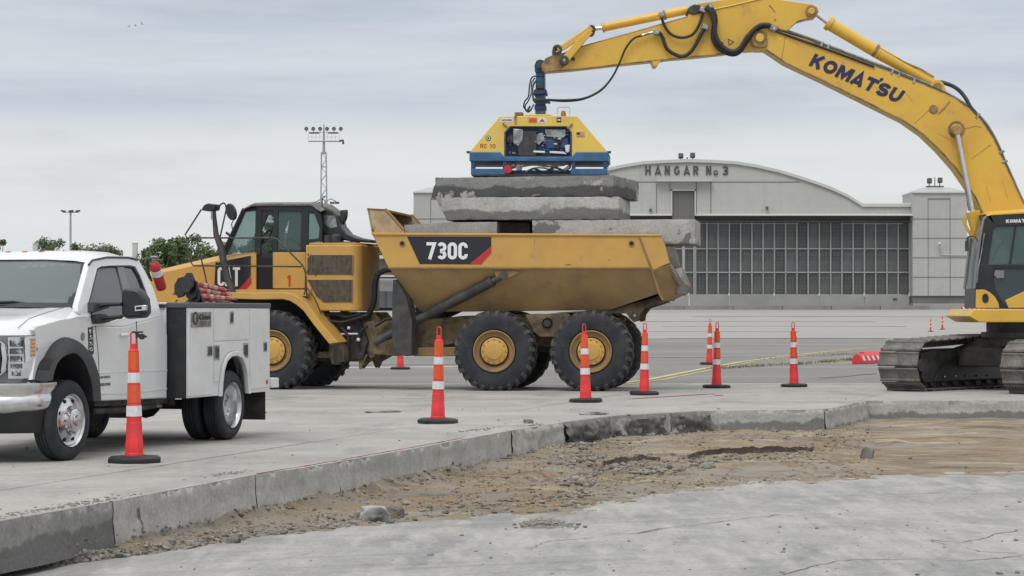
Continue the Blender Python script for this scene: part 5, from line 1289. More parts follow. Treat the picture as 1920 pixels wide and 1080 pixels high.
        MB().box(f(Vector(((x0 + x1) / 2, .15, zt + .028))), (x1 - x0 + .04, .32, .062)).build('top_rail', M['bedcap'], t, bevel=.012)
        MB().box(f(Vector(((x0 + x1) / 2, .30, (zt + .9) / 2))), (x1 - x0 - .02, .03, zt - .9)).build('inner_side', M['svc'], t)
        xf = F.S(499, 760, .0).x
        MB().box(f(Vector((xf, .33, (z0 + F.S(499, 787, 0).z) / 2 + .05))), (.012, .64, z0 - F.S(499, 787, 0).z + .1)).build('mud_flap', M['flap'], t)
    MB().box((x0 + .02, .15, (z0 + zt) / 2 + .028), (.05, .298, zt - z0 + .06)).build('front_panel_black', M['rubber'], t, bevel=.004)
    MB().box((x0 + .02, W - .15, (z0 + zt) / 2 + .028), (.05, .298, zt - z0 + .06)).build('front_panel_black', M['rubber'], t, bevel=.004)
    MB().box((x0 - .04, W / 2, (z0 + zt) / 2 + .03), (.04, W - .46, zt - z0 + .06)).build('bulkhead', M['svc'], t, bevel=.006)
    MB().box(((x0 + x1) / 2, W / 2, .98), (x1 - x0, W - .6, .06)).build('bed_floor', M['bedcap'], t)
    MB().box((x1, W / 2, (z0 + 1.25) / 2), (.04, W - .1, 1.25 - z0)).build('tailgate', M['svc'], t, bevel=.006)
    zb = F.S(510, 727, 0).z
    MB().box((x1 + .14, W / 2, zb + .06), (.24, W + .04, .12)).build('rear_bumper', M['svc'], t, bevel=.01)
    c = SB(501.5, 716, -.02); MB().lathe((c.x, c.y, c.z), [(.028, 0), (.028, .012)], 'Y', 16).build('side_reflector', M['redlens'], t)
    q = [SB(u, v, -.022) for u, v in ((359.5, 614), (396.2, 612.5), (396.2, 584.8), (359.5, 586))]
    pl = MB().loft([q, [p + Vector((0, .006, 0)) for p in q]]).build('name_plate', M['steel'], t, bevel=.002)
    tf = quad_fn(*[SB(u, v, -.026) for u, v in ((374.5, 600), (394.5, 599), (394.5, 587.5), (374.5, 589))]); text_mesh('plate_lettering', 'Casus', M['black'], pl, tf, ink=.03)
    for v in (603.5, 607.5): text_mesh('plate_lettering', 'TRUCK EQUIPMENT' if v < 605 else 'SERVICE', M['grey_trim'], pl, quad_fn(*[SB(u, vv, -.026) for u, vv in ((378, v + 1.5), (394, v + 1), (394, v - 1.2), (378, v - .8))]), ink=.0)
    c = SB(367.3, 597, -.026); MB().lathe((c.x, c.y, c.z), [(.075, 0), (.075, .004), (.05, .004), (.05, 0)], 'Y', 24, closed=True).box((c.x + .05, c.y, c.z), (.06, .006, .02)).build('plate_emblem', M['black'], pl)
    # ---- fire extinguisher on the rack behind the cab
    e0 = F.S(303, 541, .35); e1 = F.S(289, 492, .35); ax = (e1 - e0); Ln = ax.length; ax.normalize()
    ex = empty('fire_extinguisher', t.matrix_basis @ Vector((0, 0, 0)))
    mw = Matrix.Translation(Vector((F.o[0], F.o[1], 0))) @ Matrix.Rotation(F.yaw, 4, 'Z')
    ex.matrix_world = mw @ Matrix.Translation(e0) @ ax.to_track_quat('Z', 'Y').to_matrix().to_4x4()
    tag(ex, 'red fire extinguisher with a white band standing behind the cab of the white truck', 'fire extinguisher')
    r = .060
    MB().lathe((0, 0, 0), [(.001, 0), (r * .9, .0), (r, .02), (r, Ln - .07), (r * .8, Ln - .02), (r * .3, Ln + .01), (.001, Ln + .01)], 'Z', 24).build('tank', M['red'], ex, sharp=50)
    MB().lathe((0, 0, Ln * .52), [(r + .002, 0), (r + .002, .075)], 'Z', 24).build('label_band', M['cone_w'], ex)
    MB().cyl((0, 0, Ln), (0, 0, Ln + .05), .02, n=10).box((.02, 0, Ln + .07), (.09, .025, .025)).box((.02, 0, Ln + .045), (.07, .025, .015)).build('valve', M['steel'], ex, bevel=.003)
    MB().tube([(-.02, 0, Ln + .04), (-.08, 0, Ln + .02), (-.10, 0, Ln - .15), (-.095, 0, Ln - .25)], .011, 8, sub=4).build('hose', M['rubber'], ex)
    MB().box((x0 - .03, .38, zt + .02), (.10, .30, .04)).tube([(x0 - .02, .45, zt), (x0 - .06, .45, zt + .45)], .02, 6).build('extinguisher_bracket', M['under'], t)
    # ---- spare cones lying in the bed
    labs = ['lying spare cone, topmost of the bundle on the service body', 'lying spare cone, second of the bundle on the service body with a tilted black base',
            'lying spare cone in the middle of the bundle on the service body', 'lying spare cone, lowest near one of the bundle on the service body', 'lying spare cone farthest back in the bundle on the service body']
    for i, (x, y, z, a, b) in enumerate(((3.86, .46, 1.85, 9, -34), (3.88, .42, 1.77, 6, -30), (3.90, .40, 1.69, 3, -36), (3.94, .38, 1.61, 1, -31), (3.98, .60, 1.80, 8, -28))):
        o = copy_tree(CONE); o.matrix_world = mw @ Matrix.Translation((x, y, z)) @ Matrix.Rotation(R(b), 4, 'Z') @ Matrix.Rotation(R(90 + a), 4, 'Y') @ Matrix.Rotation(R(20 * i), 4, 'Z') @ Matrix.Diagonal((.46, .46, .46, 1))
        for ch in o.children:
            if 'base' not in ch.name: ch.material_slots[0].link = 'OBJECT'; ch.material_slots[0].material = M['cone_dusty'] if 'band' not in ch.name else M['band_dusty']
        tag(o, labs[i], 'traffic cone', 'spare cones lying on the white truck')
    return t
pickup()
# ------------------------------------------------------------------ articulated dump truck
M['glass_teal'] = glass('cab_glass', (.12, .19, .19), .35)
M['grille'] = mat('grille_mesh_brown', (.055, .045, .036), .7, 0, (.10, .085, .065), 9, fine=.25, fscale=90)
M['bed_in'] = mat('bed_interior', (.16, .13, .10), .85, .2, (.09, .08, .07), 3, fine=.2)
M['bed_pale'] = mat('sun_bleached_guard', (.46, .36, .22), .7, 0, (.33, .22, .12), 3, .42, .62, fine=.1, col3=(.22, .12, .06), scale3=5, lo3=.58, hi3=.68)
M['bed_low'] = mat('bed_underside_dust_shade', (.38, .25, .105), .8, 0, (.30, .205, .10), 1.4, bump=.002, bscale=16, fine=.10, col3=(.22, .16, .095), scale3=2.6, lo3=.54, hi3=.74)  # dust plus the shade of the down-facing sides, put into the yellow
M['tail_grey'] = mat('worn_bed_steel', (.27, .25, .23), .6, .4, (.17, .14, .12), 4, fine=.15)
M['strut'] = mat('hoist_black', (.032, .033, .036), .6, 0, (.070, .066, .060), 4, fine=.15)
RFR = Frame(-.327 - .02, 45.85, R(-8)); TFR = Frame((509 - 960) / 4500 * 46.7, 46.7, R(-14))
def fr_mat(F): return Matrix.Translation((F.o[0], F.o[1], 0)) @ Matrix.Rotation(F.yaw, 4, 'Z')
T2R = fr_mat(RFR).inverted() @ fr_mat(TFR)
WD = 2.86
def earth_tyre(mb_body, mb_lug, cz, r=.79, w=.60):
    g = lambda p: (p[0], p[1], max(p[2], -cz + .004))
    pr = [(.40, .06), (.43, .015), (.52, .0), (r * .80, .0), (r * .90, .02), (r * .945, .06), (r - .035, .09), (r - .035, w - .09), (r * .945, w - .06), (r * .90, w - .02), (r * .80, w), (.52, w), (.43, w - .015), (.40, w - .06)]
    mb_body.lathe((0, 0, 0), pr, 'Y', 72, closed=True); mb_body.v = [g(p) for p in mb_body.v]
    N = 26
    for k in range(N):
        for side in (0, 1):
            a = 2 * math.pi * (k + .5 * side) / N; da = 2 * math.pi / N * .50
            sgn = 1 if side == 0 else -1; e = .012 if side == 0 else w - .012
            def P(an, y, rr): return (rr * math.sin(an), y, rr * math.cos(an))
            sk = .16
            ys_ = [e, e + sgn * .05, w / 2 - sgn * .01]; rs = [(r * .86, r * .905), (r * .93, r - .004), (r - .04, r)]
            loops = []
            for (yy, (ri, ro)), sh in zip(zip(ys_, rs), (0, .02, sk)):
                a0 = a + sh; loops.append([P(a0, yy, ri), P(a0 + da, yy, ri), P(a0 + da * .9, yy, ro), P(a0 + da * .1, yy, ro)])
            mb_lug.loft(loops)
    mb_lug.v = [g(p) for p in mb_lug.v]
def dumper():
    F = RFR; t = F.root('articulated_dump_truck')
    tag(t, 'yellow three-axle articulated dump truck loaded with lifted concrete slabs', 'dump truck')
    S = F.S; G = TFR.S
    def tb(mb, name, m, parent=None, **k):            # part measured on the tractor half
        mb.v = [tuple(T2R @ Vector(p)) for p in mb.v]; return mb.build(name, m, parent or t, **k)
    tyme = lugme = None
    def wheel(x, y, cz, yaw, near, tr):
        nonlocal tyme, lugme
        a = empty('wheel', (0, 0, 0)); a.parent = t
        m_ = Matrix.Translation((x, y, cz)) @ Matrix.Rotation(yaw + (0 if near else math.pi), 4, 'Z')
        a.matrix_basis = (T2R @ m_) if tr else m_
        if tyme is None:
            b, l = MB(), MB(); earth_tyre(b, l, cz); tyme = b.mesh('tyre', M['tyre'], 40); lugme = l.mesh('tread_lugs', M['lug'], 30)
        o = bpy.data.objects.new('tyre', tyme); C.objects.link(o); o.parent = a
        o2 = bpy.data.objects.new('tread_lugs', lugme); C.objects.link(o2); o2.parent = a; o2['kind'] = 'stuff'
        MB().lathe((0, 0, 0), [(.405, .03), (.405, .005), (.385, -.004), (.37, .012), (.345, .055), (.305, .07), (.30, .06), (.285, .05), (.283, .09), (.262, .09), (.260, .045)], 'Y', 48, cap=False).build('rim', M['cat_dirty'], a)
        MB().lathe((0, 0, 0), [(.287, .088), (.258, .088)], 'Y', 48, cap=False).build('rim_gap', M['dark'], a)
        h = MB().lathe((0, 0, 0), [(.262, .09), (.258, .040), (.245, .030), (.20, .026), (.16, .012), (.155, .0), (.06, -.008), (.001, -.008)], 'Y', 40, cap=False).build('hub', M['cat'], a)
        for k in range(12):
            an = 2 * math.pi * k / 12
            MB().lathe((.222 * math.cos(an), .010, .222 * math.sin(an)), [(.014, 0), (.014, .03)], 'Y', 6).build('wheel_bolt', M['cat_dirty'], a)
    cz = .76
    x2 = S(1107.6, 661, 0).x
    for x in (0, x2):
        wheel(x, 0.0, cz, 0, True, False); wheel(x, WD, cz, 0, False, False)
    wheel(0, 0.0, cz, 0, True, True); wheel(0, WD, cz, 0, False, True)
    # ---------------- bed
    y0, y1 = .0, WD
    def sh(pts, y): return [S(u, v, y) for u, v in pts]
    mirv = lambda p: Vector((p[0], WD - p[1], p[2]))
    def plate2(name, pts, m, d=.05, fns=None, **k):
        for f in (fns or (lambda p: Vector(p), mirv)):
            mb = MB(); mb.loft([[f(p) for p in pts], [f(p + Vector((0, d, 0))) for p in pts]]); r = mb.build(name, m, t, **k)
        return r
    T0, T1 = S(697, 437, 0), S(1238, 441, 0); B0, B1 = S(728, 502, 0), S(1222, 502, 0)
    C0, C1, C2 = S(788, 585, .6), S(1144, 581, .6), S(1236, 550, .35)
    plate2('upper_side', [T0, B0, B1, S(1199, 442, 0)], M['cat'], .06, bevel=.01)
    for f in (lambda p: Vector(p), mirv):
        I = Vector((0, .05, .02))
        lo = [B0, B1, C2, C1, C0]
        MB().loft([[f(p + Vector((0, .012, 0))) for p in lo], [f(p + I) for p in lo]]).build('lower_side', M['bed_low'], t, bevel=.006)
        up = sh([(1199, 442), (1238, 441), (1247, 460), (1255.5, 493), (1225, 506), (1222, 502)], -.01)
        MB().loft([[f(p) for p in up], [f(p + Vector((0, .09, 0))) for p in up]]).build('tail_side_upper', M['cat'] if f((0, 0, 0))[1] < 1 else M['tail_grey'], t, bevel=.008)
        a_, b_, c_, d_, e_ = S(1222, 506, -.015), S(1257, 496, -.015), S(1274, 531, .03), S(1268, 551, .30), S(1243, 564, .40)
        lowt = [a_, b_, c_, d_, e_]
        MB().loft([[f(p) for p in lowt], [f(p + Vector((0, .10, .0))) for p in lowt]]).build('tail_side_lower', M['bed_low'] if f((0, 0, 0))[1] < 1 else M['tail_grey'], t, bevel=.006)
        MB().tube([f(p + Vector((0, -.01, 0))) for p in sh([(1199, 443), (1222, 505), (1236, 550), (1243, 563)], 0)], .022, 6).build('side_rib', M['cat_dirty'], t)
        MB().tube([f(p + Vector((0, -.006, 0))) for p in (b_, c_, d_)], .03, 6).build('tail_edge', M['tail_grey'], t)
        rl = sh([(695, 436), (1240, 439), (1240, 443), (697, 441)], -.03)
        MB().loft([[f(p) for p in rl], [f(p + Vector((0, .14, 0))) for p in rl]]).build('top_rail', M['cat'], t, bevel=.012)
        br = sh([(727, 500.5), (1222, 500.5), (1222, 504.5), (728, 504.5)], -.02)
        MB().loft([[f(p) for p in br], [f(p + Vector((0, .05, 0))) for p in br]]).build('side_fold', M['cat_dirty'], t, bevel=.01)
        gd = sh([(688, 390), (722, 392), (739, 411), (757, 431), (757, 437), (697, 437)], .0)
        MB().loft([[f(p) for p in gd], [f(p + Vector((0, .05, 0))) for p in gd]]).build('spill_guard_side', M['bed_pale'], t, bevel=.008)
        MB().tube([f(p) for p in sh([(722, 392), (739, 411), (757, 431)], .02)], .035, 6).build('guard_edge', M['cat_dirty'], t)
        for u in (754, 1184):
            c = S(u, 456.5, -.012); MB().lathe(f(c) - Vector((0, .01, 0)), [(.038, 0), (.038, .03)], 'Y', 16).build('lifting_hole', M['dark'], t)
            MB().lathe(f(c) - Vector((0, .008, 0)), [(.055, 0), (.055, .02), (.036, .02), (.036, 0)], 'Y', 16, closed=True).build('hole_ring', M['cat_dirty'], t)
    far = lambda p: mirv(p)
    MB().loft([[T0, far(T0)], [S(728, 502, 0), far(B0)], [C0, far(C0)]], False, False, close=False).build('front_wall', M['cat_dirty'], t)
    a, b = S(688, 390, 0), S(697, 437, 0)
    MB().loft([[a, far(a), far(b), b], [p + Vector((.05, 0, 0)) for p in (a, far(a), far(b), b)]]).build('spill_guard_front', M['bed_pale'], t, bevel=.008)
    MB().loft([[a, far(a), far(S(722, 392, 0)), S(722, 392, 0)], [p + Vector((0, 0, -.04)) for p in (a, far(a), far(S(722, 392, 0)), S(722, 392, 0))]]).build('spill_guard_top', M['cat_dirty'], t)
    fl = [C0, C1, S(1243, 563, .45), S(1270, 549, .30)]
    MB().loft([[p for p in fl], [far(p) for p in fl]], False, False, close=False).build('bed_floor', M['bed_low'], t)
    inn = [T0 + Vector((.35, .07, -.30)), S(1225, 470, .07)]
    MB().loft([[inn[0], far(inn[0])], [Vector((inn[1].x, .07, inn[0].z)), far(Vector((inn[1].x, .07, inn[0].z)))], [S(1272, 540, .1), far(S(1272, 540, .1))]], False, False, close=False).build('bed_inside', M['bed_in'], t)
    lip = [S(1258, 497, .02), S(1275, 532, .03), S(1270, 549, .25)]
    MB().loft([[lip[1] + Vector((0, .03, 0)), far(lip[1])], [lip[2], far(lip[2])]], False, False, close=False).build('chute_lip', M['tail_grey'], t)
    # belly rib and rear hinge lug
    for f in (lambda p: Vector(p), mirv):
        rb = sh([(1040, 586), (1144, 580), (1236, 556), (1246, 566), (1208, 578), (1199, 590), (1197, 602), (1188, 604), (1180, 596), (1174, 588), (1100, 588)], .62)
        MB().loft([[f(p) for p in rb], [f(p + Vector((0, .12, 0))) for p in rb]]).build('hinge_bracket', M['cat_frame'], t, bevel=.008)
        c = S(1190, 592, .60); MB().cyl(f(c), f(c + Vector((0, .03, 0))), .03).build('hinge_pin', M['steel'], t)
    for pts, r_ in (([(1003, 448), (1001, 462), (1002, 487)], .007), ([(1178, 470), (1181, 476)], .006), ([(1080, 452), (1082, 458)], .006), ([(1060, 496), (1070, 496)], .010), ([(1140, 486), (1144, 488)], .008), ([(972, 452), (970, 462)], .006)):
        MB().tube([S(u, v, -.002) for u, v in pts], r_, 4).build('scratch', M['bed_pale'] if r_ != .010 else M['cat_frame'], t)
    # decal and lettering
    def flat(name, pts, m, y=-.006, th=.004, parent=None):
        q = sh(pts, y); return MB().loft([q, [p + Vector((0, th, 0)) for p in q]]).build(name, m, parent or t)
    dk = flat('side_decal', [(763, 443.5), (921, 444), (921, 462), (881, 495.5), (787, 495)], M['decal'])
    flat('decal_stripe', [(921, 461.5), (921, 474), (902, 495.5), (880.5, 495.5)], M['red'], -.009, .004, dk)
    lettering('decal_letter', '730C', M['white_ink'], dk, quad_fn(*sh([(799.5, 486), (877, 486.5), (877, 454.5), (799.5, 454)], -.010)), 77 / 32, .19, .13)
    # ---------------- hoist, flap, frame under the bed
    for f in (lambda p: Vector(p), mirv):
        p0, p1, p2 = S(703, 642, .45), S(805, 588, .45), S(945, 516, .05)
        MB().cyl(f(p0), f(p1), .075, .085, n=16).cyl(f(p1), f(p1.lerp(p2, .85)), .105, n=18).cyl(f(p1.lerp(p2, .82)), f(p2), .06, n=14).build('hoist_cylinder', M['strut'], t)
        MB().cyl(f(p2 + Vector((0, -.06, 0))), f(p2 + Vector((0, .12, 0))), .075, n=14).build('hoist_pin', M['strut'], t)
        bk = sh([(925, 508), (960, 505), (975, 510), (950, 524), (932, 524)], .03)
        MB().loft([[f(p) for p in bk], [f(p + Vector((0, .06, 0))) for p in bk]]).build('hoist_bracket', M['cat_dirty'], t, bevel=.01)
        fp = sh([(737, 524), (746, 530), (762, 560), (772, 600), (772, 664), (760, 668), (744, 662), (735, 640), (735, 560)], .08)
        MB().loft([[f(p) for p in fp], [f(p + Vector((.05, .40, 0))) for p in fp]]).build('mud_flap', M['strut'], t, bevel=.01)
        fr = sh([(700, 606), (730, 600), (790, 600), (870, 592), (1010, 588), (1060, 590), (1160, 596), (1160, 622), (1060, 636), (1050, 650), (1005, 650), (995, 640), (870, 640), (800, 655), (745, 668), (700, 664)], .72)
        MB().loft([[f(p) for p in fr], [f(p + Vector((0, .10, 0))) for p in fr]]).build('rear_frame', M['cat_frame'], t, bevel=.012)
        bm_ = sh([(770, 652), (905, 650), (905, 668), (775, 668)], .55); MB().loft([[f(p) for p in bm_], [f(p + Vector((0, .12, 0))) for p in bm_]]).build('suspension_beam', M['cat_dirty'], t, bevel=.015)
        bg = sh([(985, 590), (1062, 586), (1075, 596), (1060, 625), (1040, 632), (1012, 632), (1000, 622)], .40)
        MB().loft([[f(p) for p in bg], [f(p + Vector((0, .15, 0))) for p in bg]]).build('bogie_bracket', M['cat_frame'], t, bevel=.015)
        c = S(1026, 606, .38); MB().lathe(f(c) - Vector((0, .02, 0)), [(.10, 0), (.10, .04), (.075, .04), (.07, .0), (.001, .0)], 'Y', 24, cap=False).build('bogie_pivot', M['strut'], t)
    MB().cyl((0, .4, cz), (0, WD - .4, cz), .14).cyl((x2, .4, cz), (x2, WD - .4, cz), .14).sph((0, WD / 2, cz), .30).sph((x2, WD / 2, cz), .30).cyl((-2.3, WD / 2, cz + .15), (x2, WD / 2, cz), .07).build('axles', M['cat_frame'], t)
    MB().tube(sh([(703, 612), (722, 600), (740, 598), (752, 604)], .6), .03, 6, sub=5).tube(sh([(708, 640), (735, 632), (760, 612)], .5), .025, 6, sub=4).tube(sh([(800, 590), (786, 583), (778, 596), (768, 606)], .5), .018, 6, sub=4).build('hydraulic_hoses', M['rubber'], t)
    # ---------------- tractor half
    def TS(pts, y): return [G(u, v, y) for u, v in pts]
    def tpl(name, pts, y, d, m, both=True, parent=None, **k):
        q = TS(pts, y); r = None
        for f in ((lambda p: Vector(p)), mirv)[:2 if both else 1]:
            r_ = tb(MB().loft([[f(p) for p in q], [f(p + Vector((0, d, 0))) for p in q]]), name, m, parent, **k); r = r or r_
        return r
    lo = TS([(262, 575), (262, 524), (300, 511), (403, 489), (480, 476), (480, 553), (440, 560), (420, 575)], .70)
    up = TS([(272, 575), (270, 512), (318, 501), (408, 480), (480, 471.5), (480, 553), (440, 560), (420, 575)], .98)
    tb(MB().loft([lo, up, [mirv(p) for p in up], [mirv(p) for p in lo]]), 'hood', M['cat_clean'], bevel=.02, seg=3)
    tb(MB().tube(TS([(395, 575), (403, 530), (405, 491)], .694), .008, 5), 'hood_seam', M['dark'])
    tb(MB().tube(TS([(324, 551), (350, 550.5), (420, 551)], .694), .010, 5).tube(TS([(329, 575), (330, 563), (352, 562), (356, 575)], .694), .010, 5), 'hood_seam', M['dark'])
    dc = tpl('hood_decal', [(404, 493), (470, 479), (470, 518), (441, 550), (404, 551)], .694, .005, M['decal'], False)
    tpl('decal_stripe', [(470, 517), (471, 531), (454, 551), (441, 551)], .690, .005, M['red'], False, dc)
    q = TS([(408, 536), (450, 537), (450, 501), (408, 501)], .686)
    lettering('decal_letter', 'CAT', M['white_ink'], dc, quad_fn(*[T2R @ p for p in q]), 42 / 36, .14, .06)
    # cab
    cy, cd = .72, .08
    W2 = [((414, 479), (424, 478), (459, 396), (482, 393.5), (482, 386), (474, 384), (455, 391)),
          ((455, 391), (475, 383.5), (581, 383), (597, 394), (597, 402), (578, 396), (480, 395), (459, 397)),
          ((479, 392), (490, 392), (488, 478), (477, 478)), ((513, 394), (521, 394), (520, 470), (511, 470)), ((565, 394), (578, 394), (577, 472), (563, 472)),
          ((511, 467.5), (577, 467.5), (577, 473), (511, 473)), ((588, 398), (600, 400), (604, 430), (603, 452), (574, 456), (574, 449), (597, 447), (599, 427))]
    for w in W2: tpl('cab_pillar', w, cy, cd, M['black'], bevel=.008)
    for g_ in (((423, 477), (457, 395), (481, 393), (479, 470)), ((520, 394), (566, 393), (564, 469), (519, 469)), ((577, 396), (590, 400), (600, 427), (598, 449), (577, 450))):
        tpl('cab_window', g_, cy + .03, .008, M['glass_teal'])
    tpl('door_visor', [(482, 393), (515, 393), (512, 402), (500, 404), (492, 425), (488, 440), (486, 400)], cy + .02, .03, M['black'])
    qa, qb = G(416, 478, cy), G(457, 391, cy)
    tb(MB().loft([[qa, mirv(qa)], [qb, mirv(qb)]], False, False, close=False), 'cab_windscreen', M['glass_teal'])
    for y in (cy, 1.4, WD - cy - .05): 
        a_, b_ = qa.copy(), qb.copy(); a_.y = b_.y = y
        if y != 1.4: tb(MB().tube([a_, b_], .035, 6), 'windscreen_post', M['black'])
    rf = TS([(452, 393), (472, 382.5), (500, 381.5), (583, 381.5), (603, 396)], cy - .04); rf2 = TS([(450, 396), (472, 387), (500, 386), (583, 386), (601, 398)], cy - .04)
    loop = rf + list(reversed(rf2))
    tb(MB().loft([[p for p in loop], [p + Vector((0, .20, .035)) for p in loop], [mirv(p + Vector((0, .20, .035))) for p in loop], [mirv(p) for p in loop]]), 'cab_roof', M['steel_worn'], bevel=.02)
    tpl('cab_door', [(511, 473), (573, 473), (573, 541), (511, 541)], cy - .03, .07, M['cat'], bevel=.015)
    tpl('door_frame_strip', [(472, 476), (480, 474), (480, 552), (472, 552)], .69, .05, M['cat'], bevel=.01)
    tpl('step_well', [(480, 474), (511, 474), (511, 547), (480, 547)], cy + .05, .4, M['black'], False)
    tb(MB().box(G(545, 520, 0) + Vector((-.55, WD / 2, -.05)), (1.6, WD - 2 * cy - .05, .9)), 'cab_floor', M['dark'])
    lettering('door_number', '1', M['red'], t, quad_fn(*[T2R @ p for p in TS([(538, 538), (546, 538), (546, 516), (538, 516)], cy - .032)]), .38, .17)
    seat = G(540, 455, 1.25)
    tb(MB().box(seat + Vector((.1, .15, .15)), (.18, .55, .85), ry=R(8)).box(seat + Vector((-.15, .15, -.25)), (.55, .55, .16)), 'seat', M['rubber'], bevel=.04)
    st = G(500, 448, 1.3); tb(MB().tube([G(478, 470, 1.4), G(495, 447, 1.4)], .035, 8), 'steering_column', M['black'])
    tb(MB().lathe((0, 0, 0), [(.20, -.014), (.225, 0), (.20, .014), (.178, 0)], 'X', 22, closed=True), 'steering_wheel', M['black'])
    sw = bpy.data.objects[-1] if 0 else [o for o in t.children if o.name.startswith('steering_wheel')][-1]
    me = sw.data
    mxw = T2R @ Matrix.Translation(G(496, 446, 1.35)) @ Matrix.Rotation(R(40), 4, 'Y'); inv = T2R.inverted()
    for v_ in me.vertices: v_.co = mxw @ (inv @ v_.co)
    # rear window guard, exhaust and air intake
    gp = TS([(588, 384), (608, 387), (624, 396), (633, 408), (638, 424), (650, 438), (668, 445), (696, 450), (695, 455), (660, 453), (622, 447), (606, 437), (600, 420), (596, 400)], .95)
    tb(MB().loft([[p for p in gp], [p + Vector((0, .45, .0)) for p in gp]]), 'rear_cowl', M['black'], bevel=.03, seg=3)
    gp = TS([(606, 404), (628, 404), (632, 425), (618, 428), (608, 420)], .943); tb(MB().loft([gp, [p + Vector((0, .01, 0)) for p in gp]]), 'cowl_pale_patch', M['steel'])  # steel sheet standing in for a pale reflection or see-through glass on the cowl
    tb(MB().tube(TS([(645, 394), (645, 404), (641, 414), (632, 424), (622, 432)], 1.2), .075, 14, sub=4), 'exhaust_stack', M['strut'])
    tb(MB().lathe(G(614, 452, .9), [(.09, -.1), (.09, .12)], 'Z', 14).lathe(G(630, 452, .9), [(.12, -.1), (.12, .1), (.06, .14)], 'Z', 14).box(G(650, 457, .9), (.45, .3, .08)), 'intake_pipe', M['strut'])
    tb(MB().tube(TS([(604, 386), (604, 372), (609, 369)], 1.0), .012, 6), 'antenna', M['black'])
    # cooling pack behind the cab
    prof = []
    L_ = TS([(573, 463), (578, 459), (667, 459), (667, 583), (604, 583), (590, 573), (573, 541)], .48)
    cx0, cx1 = G(667, 500, .48).x, G(697, 500, .6).x - .20; ztop, zbot = G(620, 459, .48).z, G(620, 583, .48).z
    xl = G(573, 500, .48).x; rr = .22; FY = 1.95
    plan = [(xl, .48)] + [(cx1 - rr + rr * math.sin(a), .48 + rr - rr * math.cos(a)) for a in [math.pi / 2 * k / 8 for k in range(9)]]
    plan = plan + [(x, FY + .48 - y) for x, y in reversed(plan)]
    tb(MB().loft([[(x, y, zbot) for x, y in plan], [(x, y, ztop) for x, y in plan]]), 'cooling_pack', M['cat'], bevel=.025, seg=3)
    tb(MB().loft([[(cx1 - (cx1 - x) * .93 - .03, 1.21 + (y - 1.21) * .93, ztop + z) for x, y in plan] for z in (0, .04)]), 'cooling_pack_lid', M['cat'], bevel=.01)
    for gq, nx in (([(576, 484), (582, 478), (662, 478), (662, 515), (576, 515)], 9), ([(576, 524.5), (661, 524.5), (661, 567), (607, 567), (594, 556)], 9)):
        g_ = tpl('grille', gq, .472, .02, M['grille'], False)
        u0, u1 = 580, 661; v0, v1 = (480, 514) if gq[0][1] < 500 else (526, 566)
        mb = MB()
        for k in range(nx): 
            u = u0 + (u1 - u0) * (k + .5) / nx; mb.box((G(u, v0, .468).x, .466, (G(u, v0, .468).z + G(u, v1 if u > 606 else min(v1, 550), .468).z) / 2), (.008, .008, G(u, v0, .468).z - G(u, v1 if u > 606 else min(v1, 550), .468).z))
        tb(mb, 'grille_bars', M['cat_frame'], g_, kind='stuff')
        fr_ = TS(gq, .468); cc = sum(fr_, Vector()) / len(fr_); tb(MB().loft([fr_, [p.lerp(cc, .03) + Vector((0, -.004, 0)) for p in fr_]], False, False), 'grille_rim', M['cat_dirty'], g_)
    for u, v in ((578, 477), (578, 505), (592, 516)): tb(MB().sph(G(u, v, .47), .018, 8), 'grille_latch', M['strut'])
    tb(MB().tube(TS([(742, 505), (722, 507), (708, 516), (703, 535), (702, 562), (694, 584), (684, 596)], .9), .055, 10, sub=5), 'intake_hose', M['rubber'])
    # fenders
    fo = [(330, 566), (345, 552), (430, 548), (480, 548.5), (534, 548), (549, 551), (563, 559), (577, 571), (597, 599), (634, 642)]
    fi = [(340, 575), (352, 562), (432, 560), (480, 561.5), (530, 561), (543, 564), (555, 571), (569, 583), (588, 609), (617, 645)]
    A_, B_ = TS(fo, .0), TS(fi, .0)
    for f in ((lambda p: Vector(p)), mirv):
        loops = [[f(p) for p in A_ + list(reversed(B_))], [f(p + Vector((0, .62, 0))) for p in A_ + list(reversed(B_))]]
        tb(MB().loft(loops), 'fender', M['cat'], bevel=.015, seg=3)
    tpl('inner_fender', [(430, 558), (540, 560), (580, 590), (612, 640), (600, 660), (430, 640)], .66, .05, M['dark'])
    tpl('fender_deck', [(440, 543), (569, 543), (578, 549), (575, 556), (440, 550)], .30, .45, M['cat'], bevel=.01)
    tpl('fender_brace', [(575, 548), (583, 548), (645, 636), (634, 640)], .62, .10, M['cat_dirty'], bevel=.01)
    tpl('fender_bracket', [(618, 640), (640, 640), (646, 655), (645, 678), (622, 682), (616, 660)], .35, .30, M['cat_frame'], bevel=.015)
    tpl('front_frame', [(560, 585), (700, 585), (712, 600), (712, 668), (690, 680), (680, 692), (674, 678), (600, 678), (560, 650)], .95, .12, M['cat_frame'], bevel=.015)
    tpl('front_frame', [(600, 600), (670, 590), (690, 640), (680, 674), (640, 676), (600, 660)], .75, .10, M['under'], bevel=.02)
    tpl('hitch_plate', [(678, 604), (702, 602), (704, 668), (694, 674), (686, 655), (678, 650)], .85, .20, M['cat_frame'], bevel=.015)
    tpl('frame_spike', [(672, 664), (690, 664), (676, 693), (673, 690)], .80, .05, M['cat_frame'])
    tb(MB().tube(TS([(603, 592), (625, 588), (650, 594), (676, 588)], .6), .035, 8, sub=4).tube(TS([(608, 600), (640, 604), (664, 598), (690, 590)], .6), .03, 8, sub=4).tube(TS([(640, 615), (652, 630), (650, 660)], .6), .03, 8, sub=3).tube(TS([(690, 612), (676, 622), (672, 650)], .7), .025, 8, sub=3), 'hydraulic_hoses', M['rubber'])
